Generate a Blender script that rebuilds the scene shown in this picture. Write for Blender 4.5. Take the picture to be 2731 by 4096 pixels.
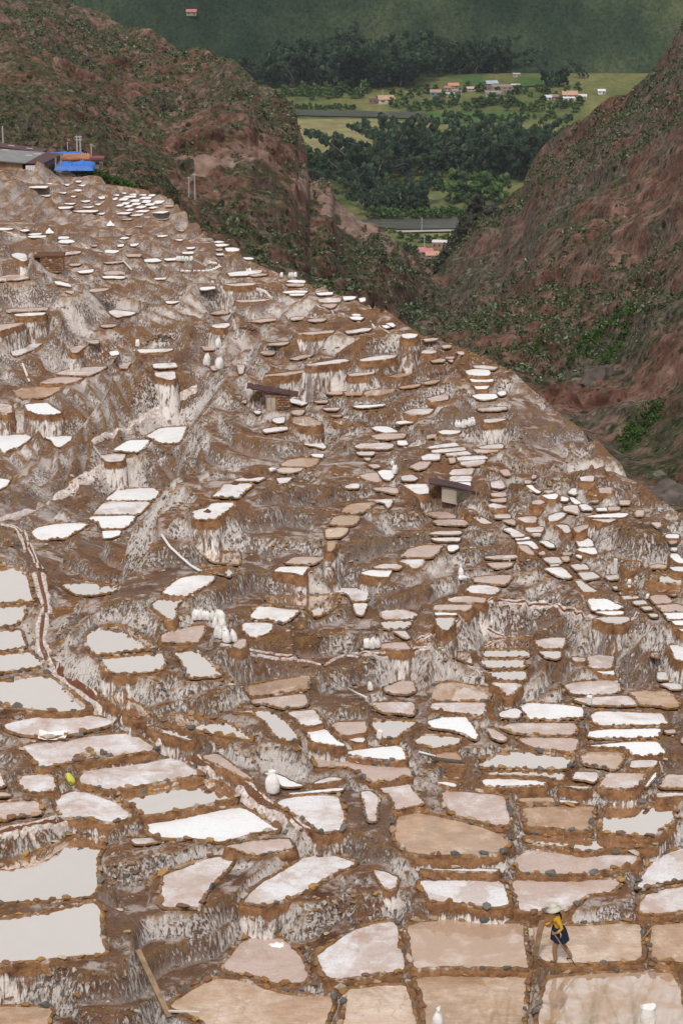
import bpy, bmesh, math, random
import numpy as np
from mathutils import Vector, Matrix
random.seed(7); np.random.seed(7)
scn = bpy.context.scene
for o in list(bpy.data.objects): bpy.data.objects.remove(o)
COL = scn.collection
# ------------------------------------------------------------------ camera
cam = bpy.data.cameras.new('camera'); cam_o = bpy.data.objects.new('camera', cam); COL.objects.link(cam_o)
cam.sensor_fit = 'VERTICAL'; cam.sensor_height = 36.0; cam.sensor_width = 24.0; cam.lens = 36.0*9671.0/4096.0
cam.clip_start = .2; cam.clip_end = 12000
cam_o.location = (0, 0, 0); cam_o.rotation_euler = (math.radians(90-18), 0, 0)
cam.dof.use_dof = True; cam.dof.focus_distance = 130; cam.dof.aperture_fstop = 9.0
scn.camera = cam_o
# ------------------------------------------------------------------ sky, sun, exposure
SUN_EL, SUN_AZ = math.radians(54), math.radians(192)      # azimuth clockwise from +Y: behind the camera, a little to the left
world = bpy.data.worlds.new('World'); scn.world = world; world.use_nodes = True
nt = world.node_tree; nt.nodes.clear()
sky = nt.nodes.new('ShaderNodeTexSky'); sky.sky_type = 'NISHITA'; sky.sun_disc = False
sky.sun_elevation = SUN_EL; sky.sun_rotation = SUN_AZ; sky.air_density = 1.0; sky.dust_density = 2.0
hsv = nt.nodes.new('ShaderNodeHueSaturation'); hsv.inputs['Saturation'].default_value = .35
mixc = nt.nodes.new('ShaderNodeMix'); mixc.data_type = 'RGBA'; mixc.inputs[0].default_value = .75
mixc.inputs[7].default_value = (7.4, 7.45, 7.6, 1)          # even cloud deck over the blue
bg = nt.nodes.new('ShaderNodeBackground'); bg.inputs['Strength'].default_value = .1
wo = nt.nodes.new('ShaderNodeOutputWorld')
nt.links.new(sky.outputs[0], hsv.inputs['Color']); nt.links.new(hsv.outputs[0], mixc.inputs[6])
nt.links.new(mixc.outputs[2], bg.inputs['Color']); nt.links.new(bg.outputs[0], wo.inputs['Surface'])
sun = bpy.data.lights.new('sun', 'SUN'); sun.energy = 2.3; sun.angle = math.radians(7); sun.color = (1, .95, .88)
sun_o = bpy.data.objects.new('sun', sun); COL.objects.link(sun_o)
sd = Vector((math.sin(SUN_AZ)*math.cos(SUN_EL), math.cos(SUN_AZ)*math.cos(SUN_EL), math.sin(SUN_EL)))
sun_o.rotation_euler = sd.to_track_quat('Z', 'Y').to_euler()
scn.view_settings.view_transform = 'Standard'; scn.view_settings.look = 'None'
scn.view_settings.exposure = 0.2; scn.view_settings.gamma = 1.0; scn.view_settings.use_curve_mapping = False
scn.cycles.max_bounces = 6; scn.cycles.transparent_max_bounces = 8
# ------------------------------------------------------------------ helpers
def tag(o, label=None, cat=None, group=None, kind=None):
    if label: o['label'] = label
    if cat: o['category'] = cat
    if group: o['group'] = group
    if kind: o['kind'] = kind
    return o
def link(o, parent=None):
    COL.objects.link(o)
    if parent is not None: o.parent = parent
    return o
def empty(name, loc=(0, 0, 0), rz=0):
    o = bpy.data.objects.new(name, None); o.empty_display_size = .2; o.location = loc; o.rotation_euler = (0, 0, rz); return link(o)
def mesh_np(name, v, f, smooth=False):
    """fast mesh from numpy arrays: v (N,3), f (M,k) all faces with k corners"""
    me = bpy.data.meshes.new(name); v = np.asarray(v, np.float32); f = np.asarray(f, np.int32); k = f.shape[1]
    me.vertices.add(len(v)); me.vertices.foreach_set('co', v.ravel()); me.loops.add(f.size); me.loops.foreach_set('vertex_index', f.ravel())
    me.polygons.add(len(f)); me.polygons.foreach_set('loop_start', np.arange(0, f.size, k, dtype=np.int32)); me.polygons.foreach_set('loop_total', np.full(len(f), k, np.int32))
    me.polygons.foreach_set('use_smooth', np.full(len(f), smooth)); me.update(calc_edges=True); me.validate(); return me
def obj(name, me, m=None, parent=None, loc=None, rot=None, sc=None):
    o = bpy.data.objects.new(name, me)
    if m is not None and me is not None:
        if not me.materials: me.materials.append(m)
    if loc is not None: o.location = loc
    if rot is not None: o.rotation_euler = rot
    if sc is not None: o.scale = sc
    return link(o, parent)
def pydata(name, v, f, smooth=False):
    me = bpy.data.meshes.new(name); me.from_pydata([tuple(map(float, q)) for q in v], [], f)
    if smooth: me.polygons.foreach_set('use_smooth', [True]*len(me.polygons))
    me.update(); return me
class MB:
    def __init__(s): s.v = []; s.f = []
    def add(s, v, f):
        n = len(s.v); s.v += [tuple(map(float, q)) for q in v]; s.f += [tuple(i+n for i in q) for q in f]
    def box(s, c, d, rz=0, M=None):
        x, y, z = d[0]/2, d[1]/2, d[2]/2; cs, sn = math.cos(rz), math.sin(rz); vv = []
        for a in (-x, x):
            for b in (-y, y):
                for e in (-z, z): vv.append((c[0]+a*cs-b*sn, c[1]+a*sn+b*cs, c[2]+e))
        s.add(vv, [(0, 1, 3, 2), (4, 6, 7, 5), (0, 4, 5, 1), (2, 3, 7, 6), (0, 2, 6, 4), (1, 5, 7, 3)])
    def tube(s, pts, rad, n=8, cap=True):
        pts = [Vector(p) for p in pts]; rad = rad if hasattr(rad, '__len__') else [rad]*len(pts); vv = []; ff = []
        for i, p in enumerate(pts):
            t = (pts[min(i+1, len(pts)-1)]-pts[max(i-1, 0)]).normalized(); a = t.orthogonal().normalized() if i == 0 else (a - t*a.dot(t)).normalized(); b = t.cross(a)
            for k in range(n):
                g = 2*math.pi*k/n; vv.append(p+(a*math.cos(g)+b*math.sin(g))*rad[i])
        for i in range(len(pts)-1):
            for k in range(n): ff.append((i*n+k, i*n+(k+1) % n, (i+1)*n+(k+1) % n, (i+1)*n+k))
        if cap: ff.append(tuple(range(n))[::-1]); ff.append(tuple((len(pts)-1)*n+k for k in range(n)))
        s.add(vv, ff)
    def lathe(s, prof, n=14, jit=0, c=(0, 0, 0)):
        vv = []; ff = []
        for r, z in prof:
            for k in range(n):
                g = 2*math.pi*k/n; q = r*(1+random.uniform(-jit, jit)); vv.append((c[0]+q*math.cos(g), c[1]+q*math.sin(g), c[2]+z))
        for i in range(len(prof)-1):
            for k in range(n): ff.append((i*n+k, i*n+(k+1) % n, (i+1)*n+(k+1) % n, (i+1)*n+k))
        ff.append(tuple(range(n))[::-1]); ff.append(tuple((len(prof)-1)*n+k for k in range(n))); s.add(vv, ff)
    def mesh(s, name, smooth=False): return pydata(name, s.v, s.f, smooth)
    def build(s, name, m, parent=None, smooth=False, **k): return obj(name, s.mesh(name, smooth), m, parent, **k)
# ------------------------------------------------------------------ materials
def new_mat(name):
    m = bpy.data.materials.new(name); m.use_nodes = True; t = m.node_tree; t.nodes.clear(); return m, t
def N(t, typ, ins=None, **pr):
    n = t.nodes.new('ShaderNode'+typ)
    for k, v in pr.items(): setattr(n, k, v)
    for k, v in (ins or {}).items():
        s = n.inputs[k]
        if isinstance(v, bpy.types.NodeSocket): t.links.new(v, s)
        else: s.default_value = v
    return n
def c4(c): return (c[0], c[1], c[2], 1)
def ramp(t, fac, stops):
    n = t.nodes.new('ShaderNodeValToRGB'); t.links.new(fac, n.inputs[0]); e = n.color_ramp.elements
    while len(e) < len(stops): e.new(.5)
    for i, (p, c) in enumerate(stops):
        e[i].position = p; e[i].color = c4(c) if hasattr(c, '__len__') else (c, c, c, 1)
    return n.outputs[0]
def mix(t, fac, a, b, bt='MIX'):
    n = t.nodes.new('ShaderNodeMix'); n.data_type = 'RGBA'; n.blend_type = bt
    for i, v in ((0, fac), (6, a), (7, b)):
        if isinstance(v, bpy.types.NodeSocket): t.links.new(v, n.inputs[i])
        else: n.inputs[i].default_value = v if i == 0 else c4(v)
    return n.outputs[2]
def mth(t, op, a, b=0.0, c=None):
    n = t.nodes.new('ShaderNodeMath'); n.operation = op
    for i, v in enumerate((a, b) if c is None else (a, b, c)):
        if isinstance(v, bpy.types.NodeSocket): t.links.new(v, n.inputs[i])
        else: n.inputs[i].default_value = v
    return n.outputs[0]
def noise(t, vec, sc, det=4, rough=.55, dist=0.0):
    return N(t, 'TexNoise', {'Vector': vec, 'Scale': sc, 'Detail': det, 'Roughness': rough, 'Distortion': dist}).outputs[0]
def vmap(t, vec, sc, loc=(0, 0, 0)):
    return N(t, 'Mapping', {'Vector': vec, 'Scale': sc, 'Location': loc}).outputs[0]
def bsdf(t, col, rough=.9, spec=.2, nrm=None, **ins):
    d = {'Base Color': col if isinstance(col, bpy.types.NodeSocket) else c4(col), 'Roughness': rough, 'Specular IOR Level': spec}; d.update(ins)
    if nrm is not None: d['Normal'] = nrm
    return N(t, 'BsdfPrincipled', d)
def out(t, sh): N(t, 'OutputMaterial', {'Surface': sh.outputs[0] if hasattr(sh, 'outputs') else sh})
def bump(t, h, strength=.5, dist=.05): return N(t, 'Bump', {'Height': h, 'Strength': strength, 'Distance': dist}).outputs[0]
def pos(t): return N(t, 'NewGeometry').outputs['Position']
def simple(name, col, rough=.85, var=.25, sc=6.0, spec=.2, col2=None, bmp=0.0, gen=False):
    m, t = new_mat(name); p = N(t, 'TexCoord').outputs['Object'] if gen else pos(t)
    f = ramp(t, noise(t, p, sc, 6), [(.3, 0), (.7, 1)]); c2 = col2 or tuple(min(1, q*(1+var)) for q in col); c1 = col if col2 else tuple(q*(1-var) for q in col)
    nr = bump(t, noise(t, p, sc*3, 4), bmp, .03) if bmp else None
    out(t, bsdf(t, mix(t, f, c1, c2), rough, spec, nr)); return m
M = {}
def m_ground():
    m, t = new_mat('salt_stained_earth'); p = pos(t); g = N(t, 'NewGeometry')
    nzv = N(t, 'SeparateXYZ', {'Vector': g.outputs['Normal']}).outputs['Z']
    steep = N(t, 'MapRange', {'Value': nzv, 'From Min': .95, 'From Max': .78, 'To Min': 0, 'To Max': 1}, clamp=True).outputs[0]
    big = noise(t, p, .12, 4); mid = noise(t, p, .9, 6, .6); fine = noise(t, p, 7, 6, .65)
    c = ramp(t, mid, [(.28, (.075, .033, .018)), (.45, (.21, .098, .052)), (.6, (.34, .185, .105)), (.76, (.46, .31, .215))])
    c = mix(t, ramp(t, noise(t, p, .32, 4), [(.48, 0), (.62, .8)]), c, (.33, .135, .04))
    c = mix(t, ramp(t, big, [(.35, 0), (.65, .6)]), c, (.25, .17, .13))
    c = mix(t, .55, c, ramp(t, fine, [(.3, .25), (.7, 1.0)]), 'MULTIPLY')
    # salt crust: dripping streaks on steep faces, powder on flats
    st = noise(t, vmap(t, p, (9, 9, 1.0)), 1.3, 10, .72, .25)
    patch = noise(t, p, .35, 3)
    th = mth(t, 'ADD', st, mth(t, 'MULTIPLY', mth(t, 'SUBTRACT', patch, .5), .8))
    streak = mth(t, 'MULTIPLY', ramp(t, th, [(.45, 0), (.5, .85), (.55, 1)]), steep)
    grey = mth(t, 'MULTIPLY', ramp(t, mth(t, 'ADD', noise(t, vmap(t, p, (2.2, 2.2, .9)), 3.2, 8, .75), mth(t, 'MULTIPLY', mth(t, 'SUBTRACT', big, .5), .5)), [(.5, 0), (.62, .5)]), steep)
    yy = N(t, 'SeparateXYZ', {'Vector': p}).outputs['Y']; sal = N(t, 'MapRange', {'Value': yy, 'From Min': 125, 'From Max': 190, 'To Min': 1, 'To Max': .5}, clamp=True).outputs[0]
    streak = mth(t, 'MULTIPLY', streak, sal); c = mix(t, ramp(t, yy and sal, [(.5, .55), (1, 0)]), c, (.2, .13, .105))
    c = mix(t, grey, c, (.36, .3, .275)); c = mix(t, streak, c, mix(t, noise(t, vmap(t, p, (16, 16, 2)), 1.0, 5, .7), (.58, .5, .46), (.86, .82, .79)))
    fl = mth(t, 'MULTIPLY', ramp(t, mth(t, 'ADD', noise(t, p, 1.1, 9, .72), mth(t, 'MULTIPLY', mth(t, 'SUBTRACT', patch, .5), .4)), [(.5, 0), (.6, .8)]), mth(t, 'SUBTRACT', 1.0, steep))
    c = mix(t, fl, c, (.62, .53, .49))
    pt = g.outputs['Pointiness']
    c = mix(t, mth(t, 'MULTIPLY', ramp(t, pt, [(.505, 0), (.54, .8)]), ramp(t, noise(t, p, 3.0, 5, .7), [(.4, .2), (.55, 1)])), c, mix(t, noise(t, p, 8, 3), (.14, .07, .03), (.42, .24, .09)))
    c = mix(t, ramp(t, pt, [(.455, .4), (.49, 0)]), c, (.5, .43, .39))
    h = mth(t, 'ADD', mth(t, 'MULTIPLY', noise(t, vmap(t, p, (3, 3, 1.0)), 2.5, 10, .7), 1.0), mth(t, 'MULTIPLY', streak, .35))
    out(t, bsdf(t, c, .95, .1, bump(t, h, 1.0, .22))); return m
def m_wall():
    m, t = new_mat('salt_dripped_wall'); uv = N(t, 'UVMap').outputs[0]; p = pos(t)
    v = N(t, 'SeparateXYZ', {'Vector': uv}).outputs['Y']
    c = ramp(t, noise(t, p, 2.6, 8, .65), [(.28, (.11, .05, .027)), (.46, (.24, .12, .06)), (.6, (.36, .19, .09)), (.75, (.44, .25, .09))])
    c = mix(t, .5, c, ramp(t, noise(t, p, 11, 5, .6), [(.3, .3), (.7, 1)]), 'MULTIPLY')
    st = noise(t, vmap(t, uv, (8.5, 1.5, 1)), 1.0, 10, .72, .5)
    patch = noise(t, p, .5, 2)
    start = N(t, 'MapRange', {'Value': v, 'From Min': .05, 'From Max': .4, 'To Min': -.3, 'To Max': .02}, clamp=True).outputs[0]
    th = mth(t, 'ADD', mth(t, 'ADD', st, start), mth(t, 'MULTIPLY', mth(t, 'SUBTRACT', patch, .5), .5))
    streak = ramp(t, th, [(.45, 0), (.51, .8), (.57, 1)])
    grey = ramp(t, mth(t, 'ADD', noise(t, vmap(t, uv, (3.5, 1.8, 1)), 2.2, 8, .75), start), [(.52, 0), (.66, .65)])
    c = mix(t, grey, c, (.4, .37, .36))
    c = mix(t, streak, c, mix(t, noise(t, vmap(t, uv, (14, 2, 1)), 1.0, 4), (.64, .56, .51), (.88, .84, .81)))
    h = mth(t, 'ADD', noise(t, p, 6, 8, .7), mth(t, 'MULTIPLY', streak, .7))
    out(t, bsdf(t, c, .9, .15, bump(t, h, .9, .08))); return m
def m_bank():
    m, t = new_mat('ochre_mud_bank'); p = pos(t); r = N(t, 'ObjectInfo').outputs['Random']
    c = ramp(t, noise(t, p, 3.2, 8, .7), [(.3, (.10, .052, .028)), (.48, (.24, .13, .065)), (.62, (.36, .21, .10)), (.76, (.46, .32, .2))])
    c = mix(t, .45, c, ramp(t, noise(t, p, 14, 5), [(.3, .35), (.7, 1)]), 'MULTIPLY')
    c = mix(t, ramp(t, noise(t, p, 1.3, 8, .75), [(.54, 0), (.64, .8)]), c, (.66, .6, .56))
    out(t, bsdf(t, c, .95, .1, bump(t, noise(t, p, 9, 8, .7), 1.0, .08))); return m
def m_pan(kind):
    m, t = new_mat('pan_'+kind); p = pos(t); oi = N(t, 'ObjectInfo'); r = oi.outputs['Random']
    off = mth(t, 'MULTIPLY', r, 57.0); pv = N(t, 'VectorMath', {0: p, 1: N(t, 'CombineXYZ', {'X': off, 'Y': off}).outputs[0]}, operation='ADD').outputs[0]
    big = noise(t, pv, .55, 5, .6, .8); mid = noise(t, pv, 2.2, 8, .65, .4); fine = noise(t, vmap(t, pv, (1, .5, 1)), 16, 6, .7)
    rs = N(t, 'MapRange', {'Value': r, 'To Min': -.13, 'To Max': .13}).outputs[0]
    f = mth(t, 'ADD', mth(t, 'ADD', mth(t, 'MULTIPLY', big, .6), mth(t, 'MULTIPLY', mid, .4)), rs)
    if kind == 'S':
        c = ramp(t, f, [(.28, (.55, .48, .45)), (.4, (.68, .66, .66)), (.54, (.74, .745, .76))])
        c = mix(t, .3, c, ramp(t, fine, [(.35, .7), (.65, 1.0)]), 'MULTIPLY')
        c = mix(t, ramp(t, noise(t, pv, 1.6, 8, .72), [(.56, 0), (.66, .55)]), c, (.58, .5, .46))
        sh = bsdf(t, c, .55, .35, bump(t, mth(t, 'ADD', mid, fine), .35, .03))
    elif kind == 'P':
        pk = mix(t, noise(t, pv, 1.0, 3), (.44, .32, .27), (.56, .44, .39))
        c = mix(t, ramp(t, f, [(.42, 0), (.5, .45), (.6, 1)]), pk, (.70, .68, .69))
        c = mix(t, .45, c, ramp(t, fine, [(.35, .62), (.62, 1.0)]), 'MULTIPLY')
        c = mix(t, .35, c, ramp(t, noise(t, vmap(t, pv, (1.2, 7, 1)), 2.2, 6, .75), [(.36, .6), (.56, 1.0)]), 'MULTIPLY')
        wet = noise(t, pv, .8, 6, .65, .5); c = mix(t, ramp(t, wet, [(.52, 0), (.6, .5)]), c, (.4, .28, .22))
        sh = bsdf(t, c, ramp(t, wet, [(.48, .65), (.6, .18)]), .55, bump(t, mth(t, 'ADD', mid, fine), .3, .03))
    elif kind == 'M':
        c = ramp(t, f, [(.3, (.36, .22, .14)), (.45, (.46, .31, .21)), (.55, (.54, .4, .3)), (.68, (.62, .5, .41))])
        vo = N(t, 'TexVoronoi', {'Vector': pv, 'Scale': 1.5}, feature='DISTANCE_TO_EDGE').outputs[0]
        c = mix(t, mth(t, 'MULTIPLY', ramp(t, vo, [(.0, .55), (.035, 0)]), ramp(t, big, [(.5, 0), (.6, 1)])), c, (.34, .22, .13))
        c = mix(t, .4, c, ramp(t, fine, [(.35, .68), (.62, 1.0)]), 'MULTIPLY')
        wet = noise(t, pv, .7, 6, .65, .6); c = mix(t, ramp(t, wet, [(.5, 0), (.58, .45)]), c, (.3, .18, .11)); c = mix(t, .4, c, ramp(t, noise(t, vmap(t, pv, (1.0, 6, 1)), 2.0, 7, .75), [(.36, .55), (.56, 1.0)]), 'MULTIPLY')
        c = mix(t, ramp(t, noise(t, pv, 1.5, 8, .75), [(.6, 0), (.68, .6)]), c, (.72, .66, .62))
        sh = bsdf(t, c, ramp(t, wet, [(.46, .7), (.58, .2)]), .5, bump(t, mth(t, 'ADD', mid, fine), .35, .03))
    elif kind in 'NW':
        wet = ramp(t, f, [(.36, (.30, .16, .08)), (.5, (.40, .23, .13)), (.64, (.48, .30, .19))]) if kind == 'W' else ramp(t, f, [(.36, (.40, .27, .19)), (.5, (.5, .36, .27)), (.64, (.58, .46, .38))])
        dif = bsdf(t, mix(t, .3, wet, ramp(t, fine, [(.35, .75), (.62, 1)]), 'MULTIPLY'), .5, .2)
        rip = bump(t, noise(t, vmap(t, pv, (1, 2.5, 1)), 3.0, 2), .012, .05)
        gl = N(t, 'BsdfGlossy', {'Color': (1, .94, .88, 1), 'Roughness': .03, 'Normal': rip})
        k = .85 if kind == 'W' else ramp(t, f, [(.4, .12), (.5, .5)])
        sh = N(t, 'MixShader', {0: k, 1: dif.outputs[0], 2: gl.outputs[0]})
    out(t, sh); return m
def m_stone(island):
    m, t = new_mat('field_stone_'+('joined' if island else 'single')); p = pos(t)
    r = N(t, 'NewGeometry').outputs['Random Per Island'] if island else N(t, 'ObjectInfo').outputs['Random']
    n = t.nodes.new('ShaderNodeValToRGB'); t.links.new(r, n.inputs[0]); n.color_ramp.interpolation = 'CONSTANT'; e = n.color_ramp.elements
    cols = [(.30, .16, .06), (.24, .13, .07), (.38, .22, .08), (.18, .11, .075), (.11, .11, .108), (.36, .25, .15), (.22, .115, .07), (.16, .15, .135), (.46, .38, .3), (.28, .15, .06)]
    while len(e) < len(cols): e.new(.5)
    for i, c in enumerate(cols): e[i].position = i/len(cols); e[i].color = c4(c)
    c = mix(t, .6, n.outputs[0], ramp(t, noise(t, p, 18, 6, .7), [(.3, .35), (.7, 1.25)]), 'MULTIPLY')
    c = mix(t, ramp(t, noise(t, p, 7, 5, .7), [(.62, 0), (.72, .6)]), c, (.6, .55, .5))
    out(t, bsdf(t, c, .9, .15, bump(t, noise(t, p, 25, 5), .6, .02))); return m
def m_hill(kind):
    m, t = new_mat(kind+'_hillside'); p = pos(t); g = N(t, 'NewGeometry'); nzv = N(t, 'SeparateXYZ', {'Vector': g.outputs['Normal']}).outputs['Z']
    big = noise(t, p, .016, 4, .6); mid = noise(t, p, .075, 7, .65); fine = noise(t, p, 1.1, 9, .8); gul = noise(t, p, .17, 9, .7)
    red = ramp(t, gul, [(.3, (.07, .033, .024)), (.46, (.16, .078, .055)), (.6, (.27, .16, .124))])
    grey = ramp(t, fine, [(.36, (.055, .046, .036)), (.62, (.2, .168, .135))])
    if kind == 'rock':
        c = ramp(t, mth(t, 'ADD', mth(t, 'MULTIPLY', fine, .6), mth(t, 'MULTIPLY', mid, .4)), [(.36, (.03, .03, .028)), (.52, (.085, .08, .072)), (.66, (.15, .13, .11))])
    else:
        c = mix(t, ramp(t, mth(t, 'ADD', mth(t, 'MULTIPLY', big, .5), mth(t, 'MULTIPLY', mid, .5)), [(.46, 0), (.56, 1)]), red, grey)
        veg = mth(t, 'ADD', mth(t, 'MULTIPLY', mid, .55), mth(t, 'MULTIPLY', noise(t, p, .3, 8, .7), .45))
        lo, hi = {'red': (.485, .57), 'mixed': (.44, .53)}.get(kind, (.4, .52))
        vm = mth(t, 'MULTIPLY', ramp(t, veg, [(lo, 0), (hi, .85)]), N(t, 'MapRange', {'Value': nzv, 'From Min': .2, 'From Max': .62}, clamp=True).outputs[0])
        c = mix(t, vm, c, ramp(t, fine, [(.38, (.016, .021, .009)), (.5, (.055, .06, .025)), (.64, (.115, .112, .052))]))
    for sc_, th_ in ((.55, .30), (1.15, .26)):
        vo = N(t, 'TexVoronoi', {'Vector': p, 'Scale': sc_}); rc = N(t, 'SeparateColor', {'Color': vo.outputs['Color']})
        dot = mth(t, 'MULTIPLY', ramp(t, vo.outputs['Distance'], [(th_, 1), (th_+.08, 0)]), ramp(t, mth(t, 'ADD', mth(t, 'MULTIPLY', rc.outputs['Red'], .5), mid), [(.72, 0), (.78, .9)]))
        c = mix(t, dot, c, ramp(t, rc.outputs['Green'], [(.2, (.018, .026, .01)), (.55, (.05, .06, .025)), (.85, (.1, .105, .06)), (1, (.24, .235, .19))]))
    c = mix(t, .75, c, ramp(t, fine, [(.36, .3), (.6, 1.15)]), 'MULTIPLY')
    h = mth(t, 'ADD', mth(t, 'MULTIPLY', fine, .7), mth(t, 'MULTIPLY', gul, 1.6))
    out(t, bsdf(t, c, .97, .08, bump(t, h, .7, .9))); return m
def m_mountain():
    m, t = new_mat('far_mountain_scrub'); p = pos(t); px = vmap(t, p, (1, .6, 1))
    big = noise(t, px, .006, 4); mid = noise(t, px, .035, 6, .65); fine = noise(t, px, .42, 6, .75)
    f = mth(t, 'ADD', mth(t, 'MULTIPLY', big, .6), mth(t, 'MULTIPLY', mid, .4))
    c = ramp(t, f, [(.4, (.018, .034, .02)), (.48, (.034, .052, .028)), (.55, (.062, .08, .04)), (.64, (.11, .118, .06))])
    c = mix(t, .8, c, ramp(t, fine, [(.36, .3), (.6, 1.25)]), 'MULTIPLY')
    out(t, bsdf(t, c, .97, .05, bump(t, fine, .8, 1.5))); return m
def m_valley():
    m, t = new_mat('valley_meadow'); p = pos(t); pv = vmap(t, p, (.6, .35, 1))
    f = mth(t, 'ADD', mth(t, 'MULTIPLY', noise(t, pv, .03, 6, .65), .6), mth(t, 'MULTIPLY', noise(t, pv, .35, 7, .7), .4))
    c = ramp(t, f, [(.34, (.035, .06, .02)), (.46, (.08, .105, .035)), (.56, (.15, .15, .055)), (.68, (.24, .21, .095))])
    c = mix(t, .4, c, ramp(t, noise(t, p, 1.2, 6, .7), [(.35, .5), (.65, 1.1)]), 'MULTIPLY')
    out(t, bsdf(t, c, .97, .05)); return m
def m_leaf(name, cols, island=True, tr=.15):
    m, t = new_mat(name); r = N(t, 'NewGeometry').outputs['Random Per Island']; o = N(t, 'ObjectInfo').outputs['Random']
    n = t.nodes.new('ShaderNodeValToRGB'); t.links.new(r, n.inputs[0]); e = n.color_ramp.elements
    while len(e) < len(cols): e.new(.5)
    for i, c in enumerate(cols): e[i].position = i/(len(cols)-1); e[i].color = c4(c)
    c = mix(t, .5, n.outputs[0], ramp(t, o, [(0, .45), (1, 1.6)]), 'MULTIPLY')
    oc = N(t, 'TexCoord').outputs['Object']; c = mix(t, .8, c, ramp(t, noise(t, oc, 9 if 'scrub' not in name else .6, 3), [(.35, .45), (.65, 1.5)]), 'MULTIPLY')
    d = bsdf(t, c, .8, .15); tl = N(t, 'BsdfTranslucent', {'Color': c})
    out(t, N(t, 'MixShader', {0: tr, 1: d.outputs[0], 2: tl.outputs[0]})); return m
def m_river():
    m, t = new_mat('river_water'); p = pos(t); n1 = noise(t, vmap(t, p, (.5, 1.4, 1)), .25, 5, .65)
    d = bsdf(t, ramp(t, n1, [(.35, (.05, .055, .042)), (.65, (.11, .105, .085))]), .4, .4)
    gl = N(t, 'BsdfGlossy', {'Color': (.9, .92, .95, 1), 'Roughness': .15, 'Normal': bump(t, n1, .4, .3)})
    out(t, N(t, 'MixShader', {0: .22, 1: d.outputs[0], 2: gl.outputs[0]})); return m
M['ground'] = m_ground(); M['wall'] = m_wall(); M['bank'] = m_bank()
for k in 'SPMNW': M[k] = m_pan(k)
M['stone'] = m_stone(False); M['stones'] = m_stone(True)
M['red'] = m_hill('red'); M['mixed'] = m_hill('mixed'); M['scrub'] = m_hill('scrub'); M['rock'] = m_hill('rock'); M['mount'] = m_mountain(); M['valley'] = m_valley(); M['river'] = m_river()
M['euc'] = m_leaf('eucalyptus_leaves', [(.012, .026, .014), (.022, .042, .02), (.034, .058, .028), (.055, .082, .04)])
M['leaf'] = m_leaf('broad_leaves', [(.02, .042, .012), (.035, .07, .018), (.06, .10, .028), (.09, .13, .04)])
M['bush'] = m_leaf('dry_scrub_leaves', [(.02, .028, .012), (.036, .05, .018), (.06, .078, .03), (.09, .11, .055), (.18, .2, .15)])
M['lush'] = m_leaf('lush_green_leaves', [(.022, .045, .01), (.036, .07, .015), (.06, .1, .025)])
M['farscrub'] = m_leaf('far_scrub_leaves', [(.014, .026, .012), (.03, .044, .02), (.05, .064, .03)])
M['grass'] = simple('dry_grass_blade', (.28, .22, .10), .8, .3, 3)
M['bark'] = simple('pale_bark', (.14, .11, .085), .9, .35, 1.5)
M['salt'] = simple('loose_white_salt', (.78, .77, .76), .85, .1, 5, bmp=.4)
M['sack'] = simple('white_woven_sack', (.58, .55, .52), .75, .1, 3.5, col2=(.82, .81, .8), bmp=.8, gen=True)
M['yellow'] = simple('yellow_striped_sack', (.62, .55, .06), .6, .2, 4, col2=(.42, .5, .1), gen=True)
M['wood'] = simple('weathered_plank', (.26, .18, .11), .85, .3, 5, bmp=.4)
M['darkwood'] = simple('dark_old_boards', (.10, .08, .065), .9, .4, 4, bmp=.4)
M['paleboard'] = simple('pale_fibre_board', (.36, .31, .25), .85, .2, 2, bmp=.2)
M['tinred'] = simple('dark_red_corrugated_tin', (.055, .018, .018), .6, .35, 2, spec=.4)
M['tingrey'] = simple('grey_corrugated_tin', (.13, .135, .135), .5, .3, 1, spec=.4, col2=(.2, .19, .18))
M['tile'] = simple('clay_roof_tiles', (.42, .2, .1), .85, .25, 1.2)
M['tarp'] = simple('blue_tarpaulin', (.02, .12, .45), .55, .2, .8, spec=.4, bmp=.6)
M['brick'] = simple('adobe_brick', (.27, .145, .095), .9, .2, 1.2, bmp=.2)
M['plaster'] = simple('pale_plaster', (.55, .5, .44), .9, .12, 1)
M['pipe'] = simple('white_plastic_pipe', (.6, .6, .6), .45, .08, 4, spec=.4)
M['dark'] = simple('dark_opening', (.02, .018, .016), .9, .2, 3)
M['pole'] = simple('concrete_pole', (.36, .35, .34), .8, .1, 2)
M['soil'] = simple('piled_brown_soil', (.12, .055, .03), .95, .4, 9, bmp=.8)
M['channel'] = simple('red_brown_channel_mud', (.15, .06, .03), .75, .3, 6, bmp=.4)
M['crust'] = simple('white_salt_bank', (.3, .2, .15), .9, .1, 8, col2=(.74, .7, .68), bmp=1.0)
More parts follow.
